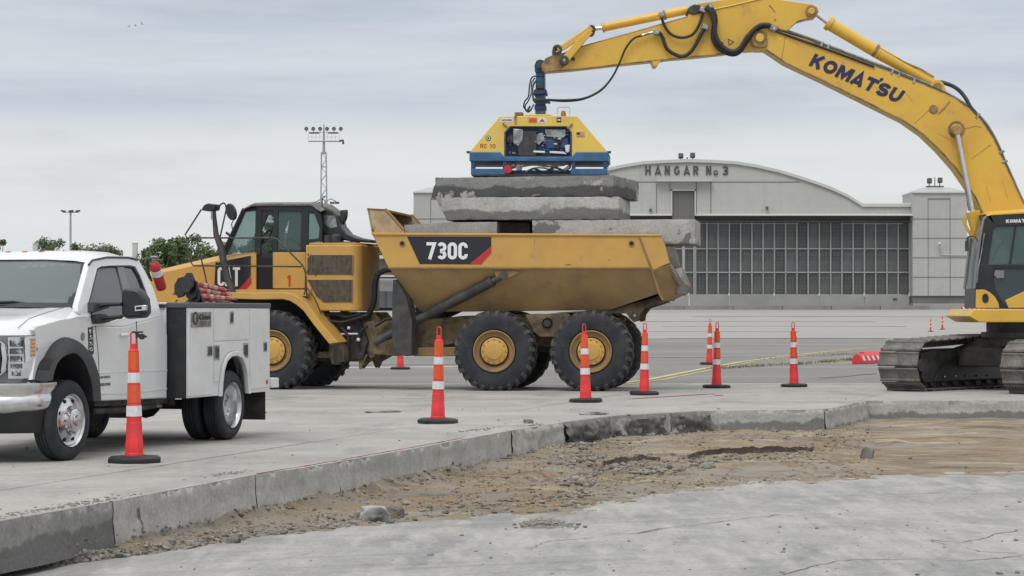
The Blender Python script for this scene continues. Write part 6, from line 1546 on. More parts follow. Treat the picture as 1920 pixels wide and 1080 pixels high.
    tb(MB().tube(TS([(640, 626), (671, 626)], .62), .018, 6).sph(G(654, 615, .62), .035, 8).sph(G(672, 637, .62), .04, 8), 'grab_bar', M['cone_w'])
    tb(MB().lathe(G(632, 664, .45), [(.11, -.2), (.11, .14)], 'Z', 14), 'air_tank', M['strut'])
    tb(MB().box(G(614, 665, .7), (.5, .3, .12)).cyl((0, .4, cz), (0, WD - .4, cz), .14), 'front_axle', M['cat_frame'], bevel=.01)
    tb(MB().tube(TS([(578, 505), (573, 515), (572, 545), (570, 553)], .1), .014, 6).tube(TS([(576, 540), (590, 560), (603, 590)], .2), .014, 6, sub=3), 'fender_handle', M['strut'])
    # handrails and mirrors
    r = .017
    tb(MB().tube(TS([(356, 452), (349, 446), (512, 446), (520, 449), (568, 498), (573, 512), (575, 556)], .22), r, 6).tube(TS([(349, 446), (352, 470), (357, 490), (362, 498), (566, 500)], .22), r, 6).tube(TS([(368, 446), (376, 480), (386, 522), (392, 560)], .22), r, 6), 'handrail', M['strut'])
    tb(MB().tube(TS([(350, 445), (347, 440), (377, 393)], .22), r, 6).tube(TS([(412, 447), (421, 406), (424, 390), (420, 381), (414, 383), (407, 391), (402, 391)], .22), r, 6, sub=3), 'mirror_stay', M['strut'])
    tb(MB().tube(TS([(401, 392), (402, 410), (405, 440), (414, 462), (419, 490), (426, 520), (438, 552)], .26), [.04, .045, .06, .075, .075, .07, .06], 8), 'mirror_post', M['strut'])
    tpl('mirror', [(376, 394), (382, 384), (390, 381), (405, 383), (402, 394), (388, 396)], .15, .28, M['black'], False, bevel=.02)
    tb(MB().box(G(398, 404, .22), (.04, .06, .17)), 'mirror', M['steel'])
    ov = [(431.5 + 9 * math.cos(a) + 3 * -math.sin(a), 397 - 16 * math.sin(a)) for a in [2 * math.pi * k / 16 for k in range(16)]]
    tpl('mirror', ov, .15, .12, M['black'], False, bevel=.02)
    tb(MB().tube(TS([(438, 412), (434, 420), (436, 432)], .6), .012, 6).tube(TS([(424, 436), (432, 442)], .6), .03, 6), 'horn', M['strut'])
    return t
DUMPER = dumper()

def slab_mesh(name, x0, x1, y0, y1, z0, z1, seed, m, chip=.05, cut=None, wet=None):
    """a lifted piece of pavement: sawn top, broken sides and underside"""
    bm = bmesh.new(); st = .09
    nx, ny, nz = max(2, int((x1 - x0) / st)), max(2, int((y1 - y0) / st)), max(4, int((z1 - z0) / .05))
    verts = {}
    def V(i, j, k):
        if (i, j, k) not in verts:
            x, y, z = x0 + (x1 - x0) * i / nx, y0 + (y1 - y0) * j / ny, z0 + (z1 - z0) * k / nz
            q = Vector((x * 2.2, y * 2.2, z * 3 + seed * 7)); n = noise.noise_vector(q); n2 = noise.noise_vector(q * 4)
            d = (n * .5 + n2 * .35) * chip; t = (z - z0) / (z1 - z0)
            d *= 1.3 - .95 * t
            if cut: dx = cut(x, y, t); x += dx[0]; z += dx[1]
            on = (i in (0, nx)) + (j in (0, ny)) + (k in (0, nz))
            if on >= 2:
                e = abs(n2.x) * chip * .8
                x += e if i == 0 else (-e if i == nx else 0); y += e if j == 0 else (-e if j == ny else 0); z += (-e * .6 if k == nz else (e if k == 0 else 0))
            verts[(i, j, k)] = bm.verts.new((x + d.x, y + d.y, z + d.z * (.6 if k < nz else .12)))
        return verts[(i, j, k)]
    for i in range(nx):
        for j in range(ny):
            for k, fl in ((0, True), (nz, False)):
                f = [V(i, j, k), V(i + 1, j, k), V(i + 1, j + 1, k), V(i, j + 1, k)]; bm.faces.new(f[::-1] if fl else f)
    for i in range(nx):
        for k in range(nz):
            for j in (0, ny): bm.faces.new([V(i, j, k), V(i + 1, j, k), V(i + 1, j, k + 1), V(i, j, k + 1)][::1 if j == 0 else -1])
    for j in range(ny):
        for k in range(nz):
            for i in (0, nx): bm.faces.new([V(i, j, k), V(i, j + 1, k), V(i, j + 1, k + 1), V(i, j, k + 1)][::-1 if i == 0 else 1])
    me = bpy.data.meshes.new(name); bm.to_mesh(me); bm.free(); me.materials.append(m)
    for p in me.polygons: p.use_smooth = True
    me.set_sharp_from_angle(angle=R(40))
    o = bpy.data.objects.new(name, me); C.objects.link(o); return o
def slabs():
    S = RFR.S
    X = lambda u, v=400, y=.1: S(u, v, y).x
    Z = lambda v, y=.1: S(960, v, y).z
    def place(o, lab): o.location = (RFR.o[0], RFR.o[1], 0); o.rotation_euler = (0, 0, RFR.yaw); tag(o, lab, 'concrete slab', 'concrete slabs stacked on the dump truck')
    zt = Z(368.5)
    def turn(o, px, py, a):
        for v in o.data.vertices:
            x, y = v.co.x - px, v.co.y - py; v.co.x, v.co.y = px + x * math.cos(a) - y * math.sin(a), py + x * math.sin(a) + y * math.cos(a)
        return o
    place(turn(slab_mesh('concrete_slab', X(799), X(1151), .12, 2.45, zt, Z(329.5), 1, M['slab_top'], .035, lambda x, y, t: ((.12 * t ** 2 if x < X(813) else 0), 0)), X(1151), .12, R(-7)), 'topmost concrete slab with a dark damp edge, directly under the vacuum lifter')
    place(slab_mesh('concrete_slab', X(817), X(1160), .15, 2.6, Z(412), zt - .006, 2, M['slab_mid'], .035, lambda x, y, t: (max(0, (.18 - max(0, x - X(817))) * 1.6) * (1 - t) ** 1.5 * .8, 0)), 'second concrete slab from the top with a broken lower left corner')
    place(slab_mesh('concrete_slab', X(997), X(1303), .16, 1.9, Z(459), Z(412.5) - .0, 3, M['slab_low'], .03), 'long concrete slab resting in the bed and sticking out over the tailgate')
    place(slab_mesh('concrete_slab', X(757), X(931), .16, 2.6, Z(452), Z(415.5), 4, M['slab_flat'], .02, lambda x, y, t: (0, -.05 * max(0, (X(850) - x)) * t)), 'flat grey concrete slab at the front of the bed behind the spill guard')
    place(slab_mesh('concrete_slab', X(934, 400, .8), X(994, 400, .8), .80, 2.4, Z(452), Z(414), 5, M['rock_dk'], .05), 'short dark concrete block between the two lower slabs')
slabs()
# ------------------------------------------------------------------ vacuum lifter hanging from the excavator arm
M['sticker_or'] = mat('orange_sticker', (.62, .20, .03), .5)
M['sticker_w'] = mat('white_sticker', (.66, .66, .66), .5)
M['redbrown'] = mat('red_brown_ink', (.35, .07, .03), .5)
M['navy'] = mat('navy_ink', (.018, .022, .075), .4)
M['beacon'] = mat('amber_beacon', (.42, .12, .02), .2, coat=.6)
def lifter():
    F = Frame((1010 - 960) / 4500 * 46.75, 46.75, R(-4)); t = F.root('vacuum_lifter'); S = F.S
    t.location.z = 0
    tag(t, 'yellow and blue vacuum lifter sitting on the topmost concrete slab', 'vacuum lifter')
    def sh(pts, y=0): return [S(u, v, y) for u, v in pts]
    def pl(name, pts, y, d, m, parent=None, **k):
        q = sh(pts, y); return MB().loft([q, [p + Vector((0, d, 0)) for p in q]]).build(name, m, parent or t, **k)
    D = 1.25
    # yellow tank body with an engine bay cut in the front
    out = [(882, 283), (936.5, 218), (986, 217), (1034, 217), (1082.5, 218), (1139, 284), (1139, 290), (1082, 290), (1072, 296), (1072, 248), (1062, 236.8), (956, 236.8), (946, 248), (946, 296), (938, 290), (882, 290)]
    pl('hood', out, 0, D, M['lift'], bevel=.012)
    pl('engine_bay', [(946, 248), (956, 237), (1062, 237), (1072, 248), (1072, 294), (946, 294)], .14, .8, M['blue_dk'])
    fr = sh([(946, 248), (956.5, 237), (1061.5, 237), (1072, 248), (1072, 294), (946, 294)], -.008); cc = sum(fr, Vector()) / 6
    MB().loft([fr, [p.lerp(cc, .045) for p in fr], [p.lerp(cc, .045) + Vector((0, .04, 0)) for p in fr], [p + Vector((0, .04, 0)) for p in fr], fr], False, False).build('bay_frame', M['blue_dk'], t, bevel=.006)
    rnd = random.Random(4)
    parts = [('valve_block', [(962, 241), (981, 242), (980, 262), (972, 275), (962, 268)], 'steel'), ('engine_block', [(976, 246), (1006, 246), (1006, 292), (972, 292), (970, 270)], 'strut'),
             ('control_panel', [(1021, 242), (1061, 242), (1061, 255), (1054, 259), (1024, 256)], 'steel'), ('pump', [(1004, 252), (1018, 248), (1022, 262), (1010, 272), (1001, 265)], 'steel'),
             ('air_filter', [(1020, 256), (1066, 258), (1066, 278), (1022, 278)], 'blue_dk'), ('bay_shelf', [(1000, 282), (1022, 283), (1022, 287), (1000, 286)], 'cone_w'), ('bay_shelf', [(1030, 283), (1056, 284), (1064, 289), (1030, 287)], 'cone_w'),
             ('warning_card', [(1059, 272), (1069, 271), (1068, 285), (1061, 286)], 'sticker_w'), ('fan_guard', [(950, 256), (960, 252), (965, 262), (958, 270), (950, 266)], 'strut'), ('oil_pipe', [(1018, 262), (1044, 262), (1044, 266), (1018, 266)], 'steel')]
    for i, (nm, pts, m) in enumerate(parts): pl(nm, pts, .0 + .018 * (i % 5), .15, M[m], bevel=.012)
    for hp in ([(955, 262), (962, 280), (972, 288)], [(996, 252), (1005, 260), (998, 272), (1004, 290)], [(1040, 260), (1050, 268), (1046, 280)]): MB().tube(sh(hp, .05), .016, 6, sub=4).build('bay_hose', M['rubber'], t)
    for k in range(34):
        u, v = rnd.uniform(950, 1062), rnd.uniform(242, 288); w_, h_ = rnd.uniform(2, 9), rnd.uniform(1.5, 6)
        pl('engine_part', [(u, v), (u + w_, v + rnd.uniform(-1, 1)), (u + w_ + rnd.uniform(-1, 1), v + h_), (u, v + h_)], rnd.uniform(-.015, .10), .05, M[rnd.choice(['strut', 'blue', 'steel', 'strut', 'grey_trim', 'blue', 'rubber'])], bevel=.008)
    # blue frame
    pl('upper_frame', [(880, 285), (938, 285), (946, 294), (1072, 294), (1080, 285), (1141, 285), (1141, 302), (880, 302)], -.03, D + .06, M['blue'], bevel=.01)
    for u0, u1 in ((883, 891), (943, 950), (1072, 1079), (1131, 1139)):
        for y in (0, D - .1): pl('frame_leg', [(u0, 301), (u1, 301), (u1, 327), (u0, 327)], y, .10, M['blue_dk'])
    for y in (.02, D - .08):
        pl('middle_rail', [(886, 309), (950, 309), (950, 313), (886, 313)], y, .05, M['strut']); pl('middle_rail', [(1076, 309), (1139, 309), (1139, 313), (1076, 313)], y, .05, M['strut'])
    for u0, u1 in ((884, 948), (1070, 1139)): pl('pad_beam', [(u0, 316), (u1, 316), (u1, 327.5), (u0, 327.5)], -.02, D + .04, M['blue'], bevel=.008)
    pl('pad_beam', [(946, 319), (1072, 319), (1072, 327.5), (946, 327.5)], .2, D - .4, M['blue'], bevel=.008)
    pl('vacuum_pad', [(884, 326.5), (1138, 326.5), (1138, 329.5), (884, 329.5)], -.02, D + .04, M['strut'])
    c = S(952.5, 317.5, .0); MB().lathe((c.x, c.y - .05, c.z), [(.001, 0), (.08, .0), (.085, .02), (.085, .10)], 'Y', 20).build('vacuum_gauge', M['red'], t)
    c = S(973, 314, .1); MB().lathe((c.x, c.y - .05, c.z), [(.001, 0), (.06, .0), (.065, .02), (.065, .10)], 'Y', 20).build('filter_bowl', M['steel'], t)
    c = S(962, 310, .1); MB().sph(c, .07, 10).build('filter_bowl', M['grey_trim'], t)
    MB().tube(sh([(975, 313), (1000, 309), (1030, 312), (1060, 309)], .05), .02, 6, sub=4).tube(sh([(985, 322), (1010, 314), (1050, 320), (1070, 308)], .03), .018, 6, sub=4).build('vacuum_hose', M['steel'], t)
    MB().tube(sh([(986, 325), (1000, 316), (1020, 322), (1040, 314), (1060, 322)], .0), .022, 6, sub=4).tube(sh([(1062, 300), (1070, 312), (1058, 322)], .0), .02, 6, sub=4).tube(sh([(1010, 303), (1011, 307)], .0), .02, 6).build('vacuum_hose', M['rubber'], t)
    for u in (878, 1142): pl('side_hook', [(u - 4, 283), (u + 4, 283), (u + 3, 287), (u - 3, 287)], .3, .1, M['strut'])
    pl('side_rail', [(1139, 284), (1142.5, 290), (1141, 314), (1138, 312)], .2, .06, M['strut'])
    # top fittings
    pl('top_cap', [(986, 214), (1030, 213.5), (1036, 217), (984, 217)], .3, .6, M['lift'], bevel=.01)
    pl('filler_cap', [(964, 211), (967, 210), (980, 210), (981, 216), (965, 217)], .3, .2, M['kom_dirty'], bevel=.01)
    pl('strap', [(964, 217), (969, 217), (969, 233), (965, 233)], -.01, .02, M['kom_dirty'])
    MB().tube(sh([(1046, 217), (1045, 203), (1048, 200.5), (1066, 200.5), (1068.5, 203), (1068, 217)], .3), .014, 6).build('beacon_guard', M['cone_w'], t)
    c = S(1056.5, 212, .3); MB().lathe(c, [(.055, -.06), (.05, .0), (.035, .045), (.001, .05)], 'Z', 14).build('beacon', M['beacon'], t)
    for a, b in (((943, 231), (951, 238)), ((1073, 232), (1066, 239))):
        MB().tube(sh([a, b], -.02), .022, 6).build('bay_latch', M['kom_dirty'], t)
    # stickers
    s1 = pl('sticker', [(939, 221), (962, 221), (961, 229.5), (938, 229)], -.006, .004, M['sticker_w'])
    s2 = pl('sticker', [(991, 220.5), (1007, 220.5), (1007, 230), (991, 230)], -.006, .004, M['sticker_or'])
    for k in range(3): pl('sticker_print', [(993, 222 + k * 2.6), (1005, 222 + k * 2.6), (1005, 223.2 + k * 2.6), (993, 223.2 + k * 2.6)], -.009, .003, M['redbrown'], s2)
    s3 = pl('sticker', [(1008.5, 220.5), (1025, 220.5), (1025, 230), (1008.5, 230)], -.006, .004, M['sticker_w'])
    pl('sticker_print', [(1011, 228), (1016.5, 222), (1022, 228)], -.009, .003, M['redbrown'], s3)
    s4 = pl('sticker', [(1044, 220), (1052, 220), (1052, 229), (1044, 229)], -.006, .004, M['navy']); pl('sticker_print', [(1045.5, 223), (1050.5, 223), (1050.5, 226), (1045.5, 226)], -.009, .003, M['sticker_w'], s4)
    fl = pl('flag_sticker', [(1081, 247.5), (1096, 248), (1096, 256.5), (1081, 256)], -.006, .004, M['sticker_w'])
    for k in range(4): pl('flag_stripe', [(1081, 247.7 + k * 2.35), (1096, 248.2 + k * 2.35), (1096, 249.4 + k * 2.35), (1081, 248.9 + k * 2.35)], -.009, .003, M['red'], fl)
    pl('flag_canton', [(1081, 247.5), (1087.5, 247.7), (1087.5, 252), (1081, 252)], -.012, .003, M['navy'], fl)
    c = S(915.5, 259, -.006); e = MB().lathe(c, [(.052, 0), (.052, .004)], 'Y', 20).build('emblem', M['navy'], t)
    MB().lathe((c.x, c.y - .004, c.z), [(.038, 0), (.038, .004), (.022, .004), (.022, 0)], 'Y', 20, closed=True).build('emblem_ring', M['sticker_w'], e)
    lettering('side_letter', 'RC 10', M['redbrown'], t, quad_fn(*sh([(900.5, 277), (929, 277.5), (929, 270), (900.5, 269.5)], -.004)), 28.5 / 7.5, .17, .2, {'1': .6, ' ': .5})
    text_mesh('sticker_lettering', 'VACUWORX', M['grey_trim'], s1, quad_fn(*sh([(940, 226.5), (960, 226.5), (960, 223), (940, 223)], -.010)), ink=.02)
    # neck, swivel and hose loops
    pl('neck', [(1004.5, 132), (1021, 132), (1022, 214), (1003.5, 214)], .40, .36, M['blue'], bevel=.015)
    for y, ww in ((.36, 1), (.70, 1)):
        q = sh([(1003, 135), (1002, 122), (1006, 113), (1013, 110.5), (1020, 113), (1023.5, 122), (1023, 135)], y); MB().loft([q, [p + Vector((0, .07, 0)) for p in q]]).build('clevis', M['blue_dk'], t, bevel=.008)
    a = S(1012.8, 121, .30); MB().cyl(a, a + Vector((0, .55, 0)), .075, n=20).build('top_pin', M['strut'], t)
    pl('collar', [(1001, 167), (1024, 166), (1025, 176), (1000, 178)], .33, .50, M['blue_dk'], bevel=.02)
    pl('swivel_plate', [(998, 183), (1029, 185), (1029, 189), (998, 188)], .25, .66, M['strut'], bevel=.01)
    pl('motor', [(1006, 156), (1019, 156), (1020, 166), (1005, 166)], .3, .2, M['strut'], bevel=.02)
    pl('lower_collar', [(1002, 196), (1023, 195), (1023, 205), (1002, 206)], .36, .44, M['blue_dk'], bevel=.02)
    for pts in ([(1020, 143.5), (999, 143.5), (993, 160), (991, 180), (984, 190), (982, 200), (988, 206), (994, 198)], [(1003, 146), (997, 155), (996, 175), (990, 190), (985, 197), (986, 207), (993, 209), (1001, 195)], [(1005, 150), (999, 165), (1000, 183)], [(994, 200), (990, 209), (998, 203)]):
        MB().tube(sh(pts, .32), .014, 6, sub=4).build('hose', M['rubber'], t)
    MB().tube(sh([(1001, 152), (997, 170), (999, 186)], .30), .010, 6, sub=3).build('hose', M['steel'], t)
    return t
lifter()
# ------------------------------------------------------------------ tracked excavator
M['dglass'] = glass('dark_door_glass', (.03, .05, .06), .9)
def excavator():
    F = Frame(9.9, 46.5, 0); t = F.root('excavator'); S = F.S
    tag(t, 'large yellow tracked excavator reaching over the dump truck with its long boom', 'excavator')
    BY = .10                                         # near side of the boom
    def sh(pts, y): return [S(u, v, y) for u, v in pts]
    def pl(name, pts, y, d, m, parent=None, **k):
        q = sh(pts, y); return MB().loft([q, [p + Vector((0, d, 0)) for p in q]]).build(name, m, parent or t, **k)
    def rod(name, a, b, y, r, m, r2=None, n=18, parent=None, **k): return MB().cyl(S(*a, y), S(*b, y), r, r2, n=n).build(name, m, parent or t, **k)
    # boom
    boom = [(1411, 60), (1420, 53), (1434, 51), (1470, 60), (1511, 74), (1607, 111), (1680, 139), (1733, 159), (1793, 185), (1818, 203), (1838, 223), (1863, 259), (1889, 318), (1920, 385), (1945, 440), (1965, 500), (1940, 520), (1910, 500),
            (1870, 440), (1844, 400), (1830, 370), (1811, 341), (1793, 315), (1763, 281), (1733, 252), (1696, 226), (1630, 193), (1548, 152), (1474, 117), (1437, 92), (1420, 92), (1409, 80)]
    bo = pl('boom', boom, BY, .62, M['kom'], bevel=.012, sharp=20)
    def edge_strip(name, pts, y, w, m): return MB().tube(sh(pts, y), w, 5).build(name, m, bo)
    for y in (BY + .01, BY + .61):
        edge_strip('weld_flange', [(1437, 92), (1474, 117), (1548, 152), (1630, 193), (1696, 226), (1733, 252), (1763, 281), (1793, 315), (1811, 341), (1830, 370), (1844, 400)], y, .018, M['kom_dirty'])
        edge_strip('weld_flange', [(1434, 51), (1511, 74), (1607, 111), (1733, 159), (1793, 185), (1838, 223), (1863, 259), (1889, 318), (1920, 385)], y, .014, M['kom_dirty'])
    txt = quad_fn(*sh([(1516.5, 122), (1683, 193.5), (1699, 171), (1529, 99.5)], BY - .006))
    lettering('boom_letter', 'KOMATSU', M['navy'], bo, txt, 186 / 25.0, .27, .11, {'M': 1.25, 'O': 1.1})
    q = sh([(1650, 147), (1656, 145), (1657, 150), (1651, 153)], BY - .006); MB().loft([q, [p + Vector((0, .006, 0)) for p in q]]).build('lettering_tick', M['navy'], bo)
    c = S(1794, 243, BY - .02); MB().cyl(c, c + Vector((0, .05, 0)), .115, n=24).build('pin_boss', M['kom'], bo, bevel=.01)
    c = S(1794, 243, BY - .20); MB().cyl(c, c + Vector((0, 1.02, 0)), .085, n=20).build('boom_pin', M['strut'], bo, bevel=.01)
    c = S(1751, 205, BY - .03); MB().cyl(c, c + Vector((0, .03, 0)), .06, n=14).tube(sh([(1760, 212), (1771, 202), (1781, 189)], BY - .01), .012, 5).build('hose_clip', M['kom_dirty'], bo)
    MB().tube(sh([(1805, 242), (1830, 236), (1840, 238)], BY - .004), .006, 4).build('scratch', M['kom_dirty'], bo)
    for a_, b_ in (((1715, 231), (1744, 205)), ((1823, 297), (1858, 271)), ((1466, 112), (1474, 63))): MB().tube(sh([a_, b_], BY - .001), .006, 4).build('weld_seam', M['kom_dirty'], bo)
    for u, v, r_ in ((1794, 243, .17), (1751, 205, .09)):
        c = S(u, v, BY - .002); MB().lathe((c.x, c.y - .003, c.z), [(.001, 0), (r_, 0), (r_, .004)], 'Y', 24).build('grease_ring', M['kom_dirty'], bo)
    for pts in ([(1570, 165), (1590, 172)], [(1640, 160), (1648, 170)], [(1880, 340), (1890, 372)], [(1760, 250), (1782, 262), (1790, 275)], [(1480, 75), (1500, 84)], [(1700, 175), (1712, 190)], [(1850, 350), (1858, 380)]): MB().tube(sh(pts, BY - .001), .004, 4).build('scratch', M['kom_dirty'], bo)
    # arm
    arm = [(1024, 134), (1017, 128), (1016, 119), (1023, 109), (1033, 104), (1062, 97), (1094, 86), (1180, 62), (1250, 42), (1290, 31), (1296, 14), (1310, 5), (1354, -1), (1400, -6), (1440, -5), (1480, 1), (1514, 6), (1524, 7), (1533, 12), (1536, 21), (1531, 31), (1517, 33),
           (1496, 39), (1475, 58), (1446, 88), (1429, 92), (1395, 94), (1354, 100), (1300, 106), (1253, 110), (1240, 112), (1232, 124), (1226, 124), (1222, 114), (1150, 121), (1071, 130)]
    ar = pl('arm', arm, BY + .06, .50, M['kom'], bevel=.010, sharp=20)
    for y in (BY + .07, BY + .55):
        for pts in ([(1024, 134), (1071, 130), (1150, 121), (1253, 110), (1354, 100), (1395, 94)], [(1062, 97), (1094, 86), (1180, 62), (1250, 42), (1290, 31)], [(1517, 33), (1496, 39), (1475, 58), (1446, 88)]):
            MB().tube(sh(pts, y), .016, 5).build('weld_flange', M['kom_dirty'], ar)
    MB().tube(sh([(1339, 17), (1380, 8), (1430, -4)], BY + .05), .014, 5).build('arm_rib', M['kom'], ar)
    q = sh([(1016, 119), (1023, 109), (1033, 104), (1062, 97), (1066, 118), (1050, 131), (1024, 134), (1017, 128)], BY + .045); MB().loft([q, [p + Vector((0, .015, 0)) for p in q]]).build('arm_tip_plate', M['kom_dirty'], ar)
    c = S(1522.5, 20, BY + .0); MB().cyl(c, c + Vector((0, .62, 0)), .115, n=24).build('pin_boss', M['kom_dirty'], ar, bevel=.01); c = S(1522.5, 20, BY - .03); MB().cyl(c, c + Vector((0, .68, 0)), .065, n=18).build('arm_pin', M['kom'], ar, bevel=.01)
    # boom nose around the arm pivot
    q = [(1412, 62), (1418, 57), (1428, 56), (1438, 62), (1440, 78), (1438, 88), (1425, 90), (1412, 86), (1409, 74)]
    pl('pivot_plate', q, BY - .05, .72, M['kom_dirty'], bevel=.02)
    c = S(1425.5, 70, BY - .10); MB().cyl(c, c + Vector((0, .82, 0)), .085, n=20).build('pivot_pin', M['kom'], t, bevel=.012)
    tri = sh([(1365, 71), (1377, 78), (1367, 85)], BY + .052); MB().loft([tri, [p.lerp(sum(tri, Vector()) / 3, .35) for p in tri]], False, False).build('warning_triangle', M['strut'], ar)
    MB().add(sh([(1352, 84), (1360, 85), (1360, 87), (1352, 86.5)], BY + .052), [(0, 1, 2, 3)]).add(sh([(1354, 77), (1356, 78), (1357, 84), (1355, 84)], BY + .052), [(0, 1, 2, 3)]).build('warning_mark', M['strut'], ar)
    MB().tube(sh([(1443, 9), (1449, 15), (1454, 22)], BY + .055), .012, 4).sph(S(1454, 36, BY + .055), .02, 6).build('scratch', M['kom_dirty'], ar)
    # arm cylinder on the boom
    rod('arm_cylinder_rod', (1526, 22), (1558, 46), .41, .045, M['chrome'])
    ac = rod('arm_cylinder', (1554, 43), (1650, 100), .41, .125, M['kom'], bevel=.01); rod('arm_cylinder_base', (1650, 100), (1754, 158), .41, .125, M['kom'], .095, bevel=.01)
    rod('cylinder_collar', (1552, 41), (1559, 46), .41, .15, M['kom'], bevel=.01); rod('cylinder_band', (1640, 93), (1645, 96), .41, .135, M['kom_dirty'])
    q = [(1745, 168), (1746, 156), (1753, 149), (1763, 149), (1770, 156), (1774, 168), (1790, 185)]
    for y in (.24, .53): pl('cylinder_bracket', q, y, .06, M['kom'], bevel=.01)
    c = S(1759, 161, .20); MB().cyl(c, c + Vector((0, .42, 0)), .075, n=18).build('cylinder_pin', M['kom_dirty'], t, bevel=.01)
    MB().tube(sh([(1560, 38), (1600, 62), (1645, 88), (1700, 118), (1725, 128), (1752, 144)], .33), .02, 6).build('steel_pipe', M['kom_dirty'], t)
    MB().tube(sh([(1764, 153), (1785, 160), (1800, 170), (1812, 185), (1820, 200), (1830, 212)], .30), .04, 8, sub=4).build('hose', M['strut'], t)
    # bucket cylinder and linkage on the arm
    rod('bucket_cylinder_rod', (1110, 54), (1134, 52 - 1), .42, .04, M['chrome'])
    rod('bucket_cylinder', (1131, 51), (1290, 18), .42, .085, M['kom'], bevel=.01); rod('cylinder_collar', (1129, 51), (1134, 50), .42, .105, M['kom'], bevel=.008)
    rod('cylinder_band', (1244, 28), (1248, 27), .42, .10, M['kom_dirty'])
    q = [(1288, 22), (1292, 12), (1302, 7), (1314, 9), (1318, 16), (1314, 24), (1300, 27)]; pl('cylinder_bracket', q, BY + .03, .56, M['strut'], bevel=.02)
    c = S(1109, 54, BY - .02); MB().cyl(c, c + Vector((0, .62, 0)), .085, n=18).build('link_pin', M['strut'], t, bevel=.01)
    for y in (BY - .03, BY + .53):
        q = sh([(1106, 47), (1113, 55), (1060, 92), (1047, 97), (1043, 88), (1052, 84)], y); MB().loft([q, [p + Vector((0, .07, 0)) for p in q]]).build('link', M['kom'], t, bevel=.012)
        q = sh([(1103, 55), (1112, 60), (1092, 84), (1066, 115), (1056, 117), (1053, 108), (1070, 88), (1080, 76)], y - .05 if y < .3 else y + .05); MB().loft([q, [p + Vector((0, .05, 0)) for p in q]]).build('link', M['kom'], t, bevel=.012)
    c = S(1045, 92, BY - .05); MB().lathe(c, [(.095, 0), (.095, .70), (.045, .70), (.045, 0)], 'Y', 20, closed=True).build('link_ring', M['strut'], t, bevel=.006)
    c = S(1058, 112, BY - .10); MB().lathe(c, [(.09, 0), (.09, .80)], 'Y', 20).build('link_pin', M['strut'], t, bevel=.01); c.y -= .01; MB().lathe(c, [(.03, 0), (.03, .02)], 'Y', 12).build('pin_cap', M['steel'], t)
    c = S(1075, 110, BY + .02); MB().lathe(c, [(.035, 0), (.035, .05)], 'Y', 12).build('grease_cover', M['strut'], t)
    # lifting cylinders
    for y in (-.06, .80):
        rod('lift_cylinder_rod', (1795, 246), (1824, 398), y + .0, .048, M['chrome'])
        rod('lift_rod_tube', (1803, 286), (1818, 395), y + .10, .03, M['steel'])
        rod('lift_cylinder', (1824, 396), (1836, 452), y, .14, M['kom'], .10, bevel=.012); rod('lift_cylinder_foot', (1836, 450), (1843, 500), y, .09, M['kom_dirty'])
        c = S(1795, 243, y - .08); MB().cyl(c, c + Vector((0, .16, 0)), .10, n=18).build('lift_eye', M['kom_dirty'], t, bevel=.01)
        q = sh([(1806, 405), (1812, 406), (1824, 440), (1822, 444)], y); MB().tube(sh([(1806, 406), (1810, 420), (1818, 436), (1826, 447)], y - .05), .03, 6, sub=3).build('cylinder_pipe', M['kom'], t)
    # hoses and pipes
    hy = BY - .03
    def hose(pts, r, m='rubber', y=hy, n=8): return MB().tube(sh(pts, y), r, n, sub=5).build('hose' if m == 'rubber' else 'steel_pipe', M[m], t)
    hose([(1240, 29), (1246, 47), (1259, 64), (1279.5, 70), (1300, 63), (1313, 42), (1318.5, 23)], .028)
    hose([(1236, 60), (1243, 70), (1251, 91), (1269, 103), (1285, 104), (1300, 91), (1316, 62), (1322, 52)], .036)
    hose([(1326, 10), (1337, 21), (1341, 39), (1338, 68), (1349, 89), (1370, 100), (1386, 96), (1402, 73), (1420, 52), (1438, 47), (1446, 50)], .055)
    hose([(1322, 14), (1333, 22), (1339, 42), (1342, 66), (1354, 86), (1372, 96), (1388, 90), (1404, 66), (1424, 48), (1440, 46)], .045, y=hy - .07)
    hose([(1027, 186.5), (1058, 187.5), (1095, 184), (1126, 169), (1147, 146), (1162, 117), (1173, 91), (1188, 72), (1204, 66)], .020)
    hose([(1029, 188), (1060, 190), (1094, 186), (1126, 170.5), (1147, 147), (1163, 117)], .013, y=hy + .03)
    hose([(1204, 66), (1215, 62), (1230, 59)], .03, 'steel')
    for u, v in ((1230, 60), (1323, 50), (1240, 27), (1318, 18), (1330, 10), (1449, 53)): MB().box(S(u, v, hy), (.12, .10, .09), ry=R(20)).sph(S(u + 3, v + 2, hy - .03), .05, 8).build('hose_fitting', M['steel'], t, bevel=.01)
    hose([(1449, 53), (1480, 61), (1511, 72), (1607, 109), (1720, 152), (1790, 184), (1836, 220), (1862, 257), (1887, 314), (1918, 382)], .030, 'strut', .14)
    hose([(1452, 50), (1511, 68), (1560, 87), (1607, 105), (1720, 148), (1790, 181), (1838, 217), (1865, 255), (1890, 312), (1921, 382)], .022, 'steel', .30)
    hose([(1455, 58), (1500, 74), (1560, 95), (1640, 125)], .022, 'rubber', BY - .02)
    for u, v, a in ((1455, 54, 20), (1540, 84, 20), (1552, 89, 20), (1672, 135, 20), (1685, 140, 20), (1713, 152, 22), (1832, 218, 40), (1876, 286, 65), (1882, 304, 66)): MB().box(S(u, v, .22), (.05, .26, .12), ry=R(a)).build('pipe_clamp', M['steel'], t, bevel=.006)
    # ---- upper structure: deck, cab
    def box(name, x0, x1, y0, y1, z0, z1, m, **k): return MB().box(((x0 + x1) / 2, (y0 + y1) / 2, (z0 + z1) / 2), (x1 - x0, y1 - y0, z1 - z0)).build(name, M[m], t, **k)
    y0 = -.95; NY = lambda u, v, y=y0: S(u, v, y)
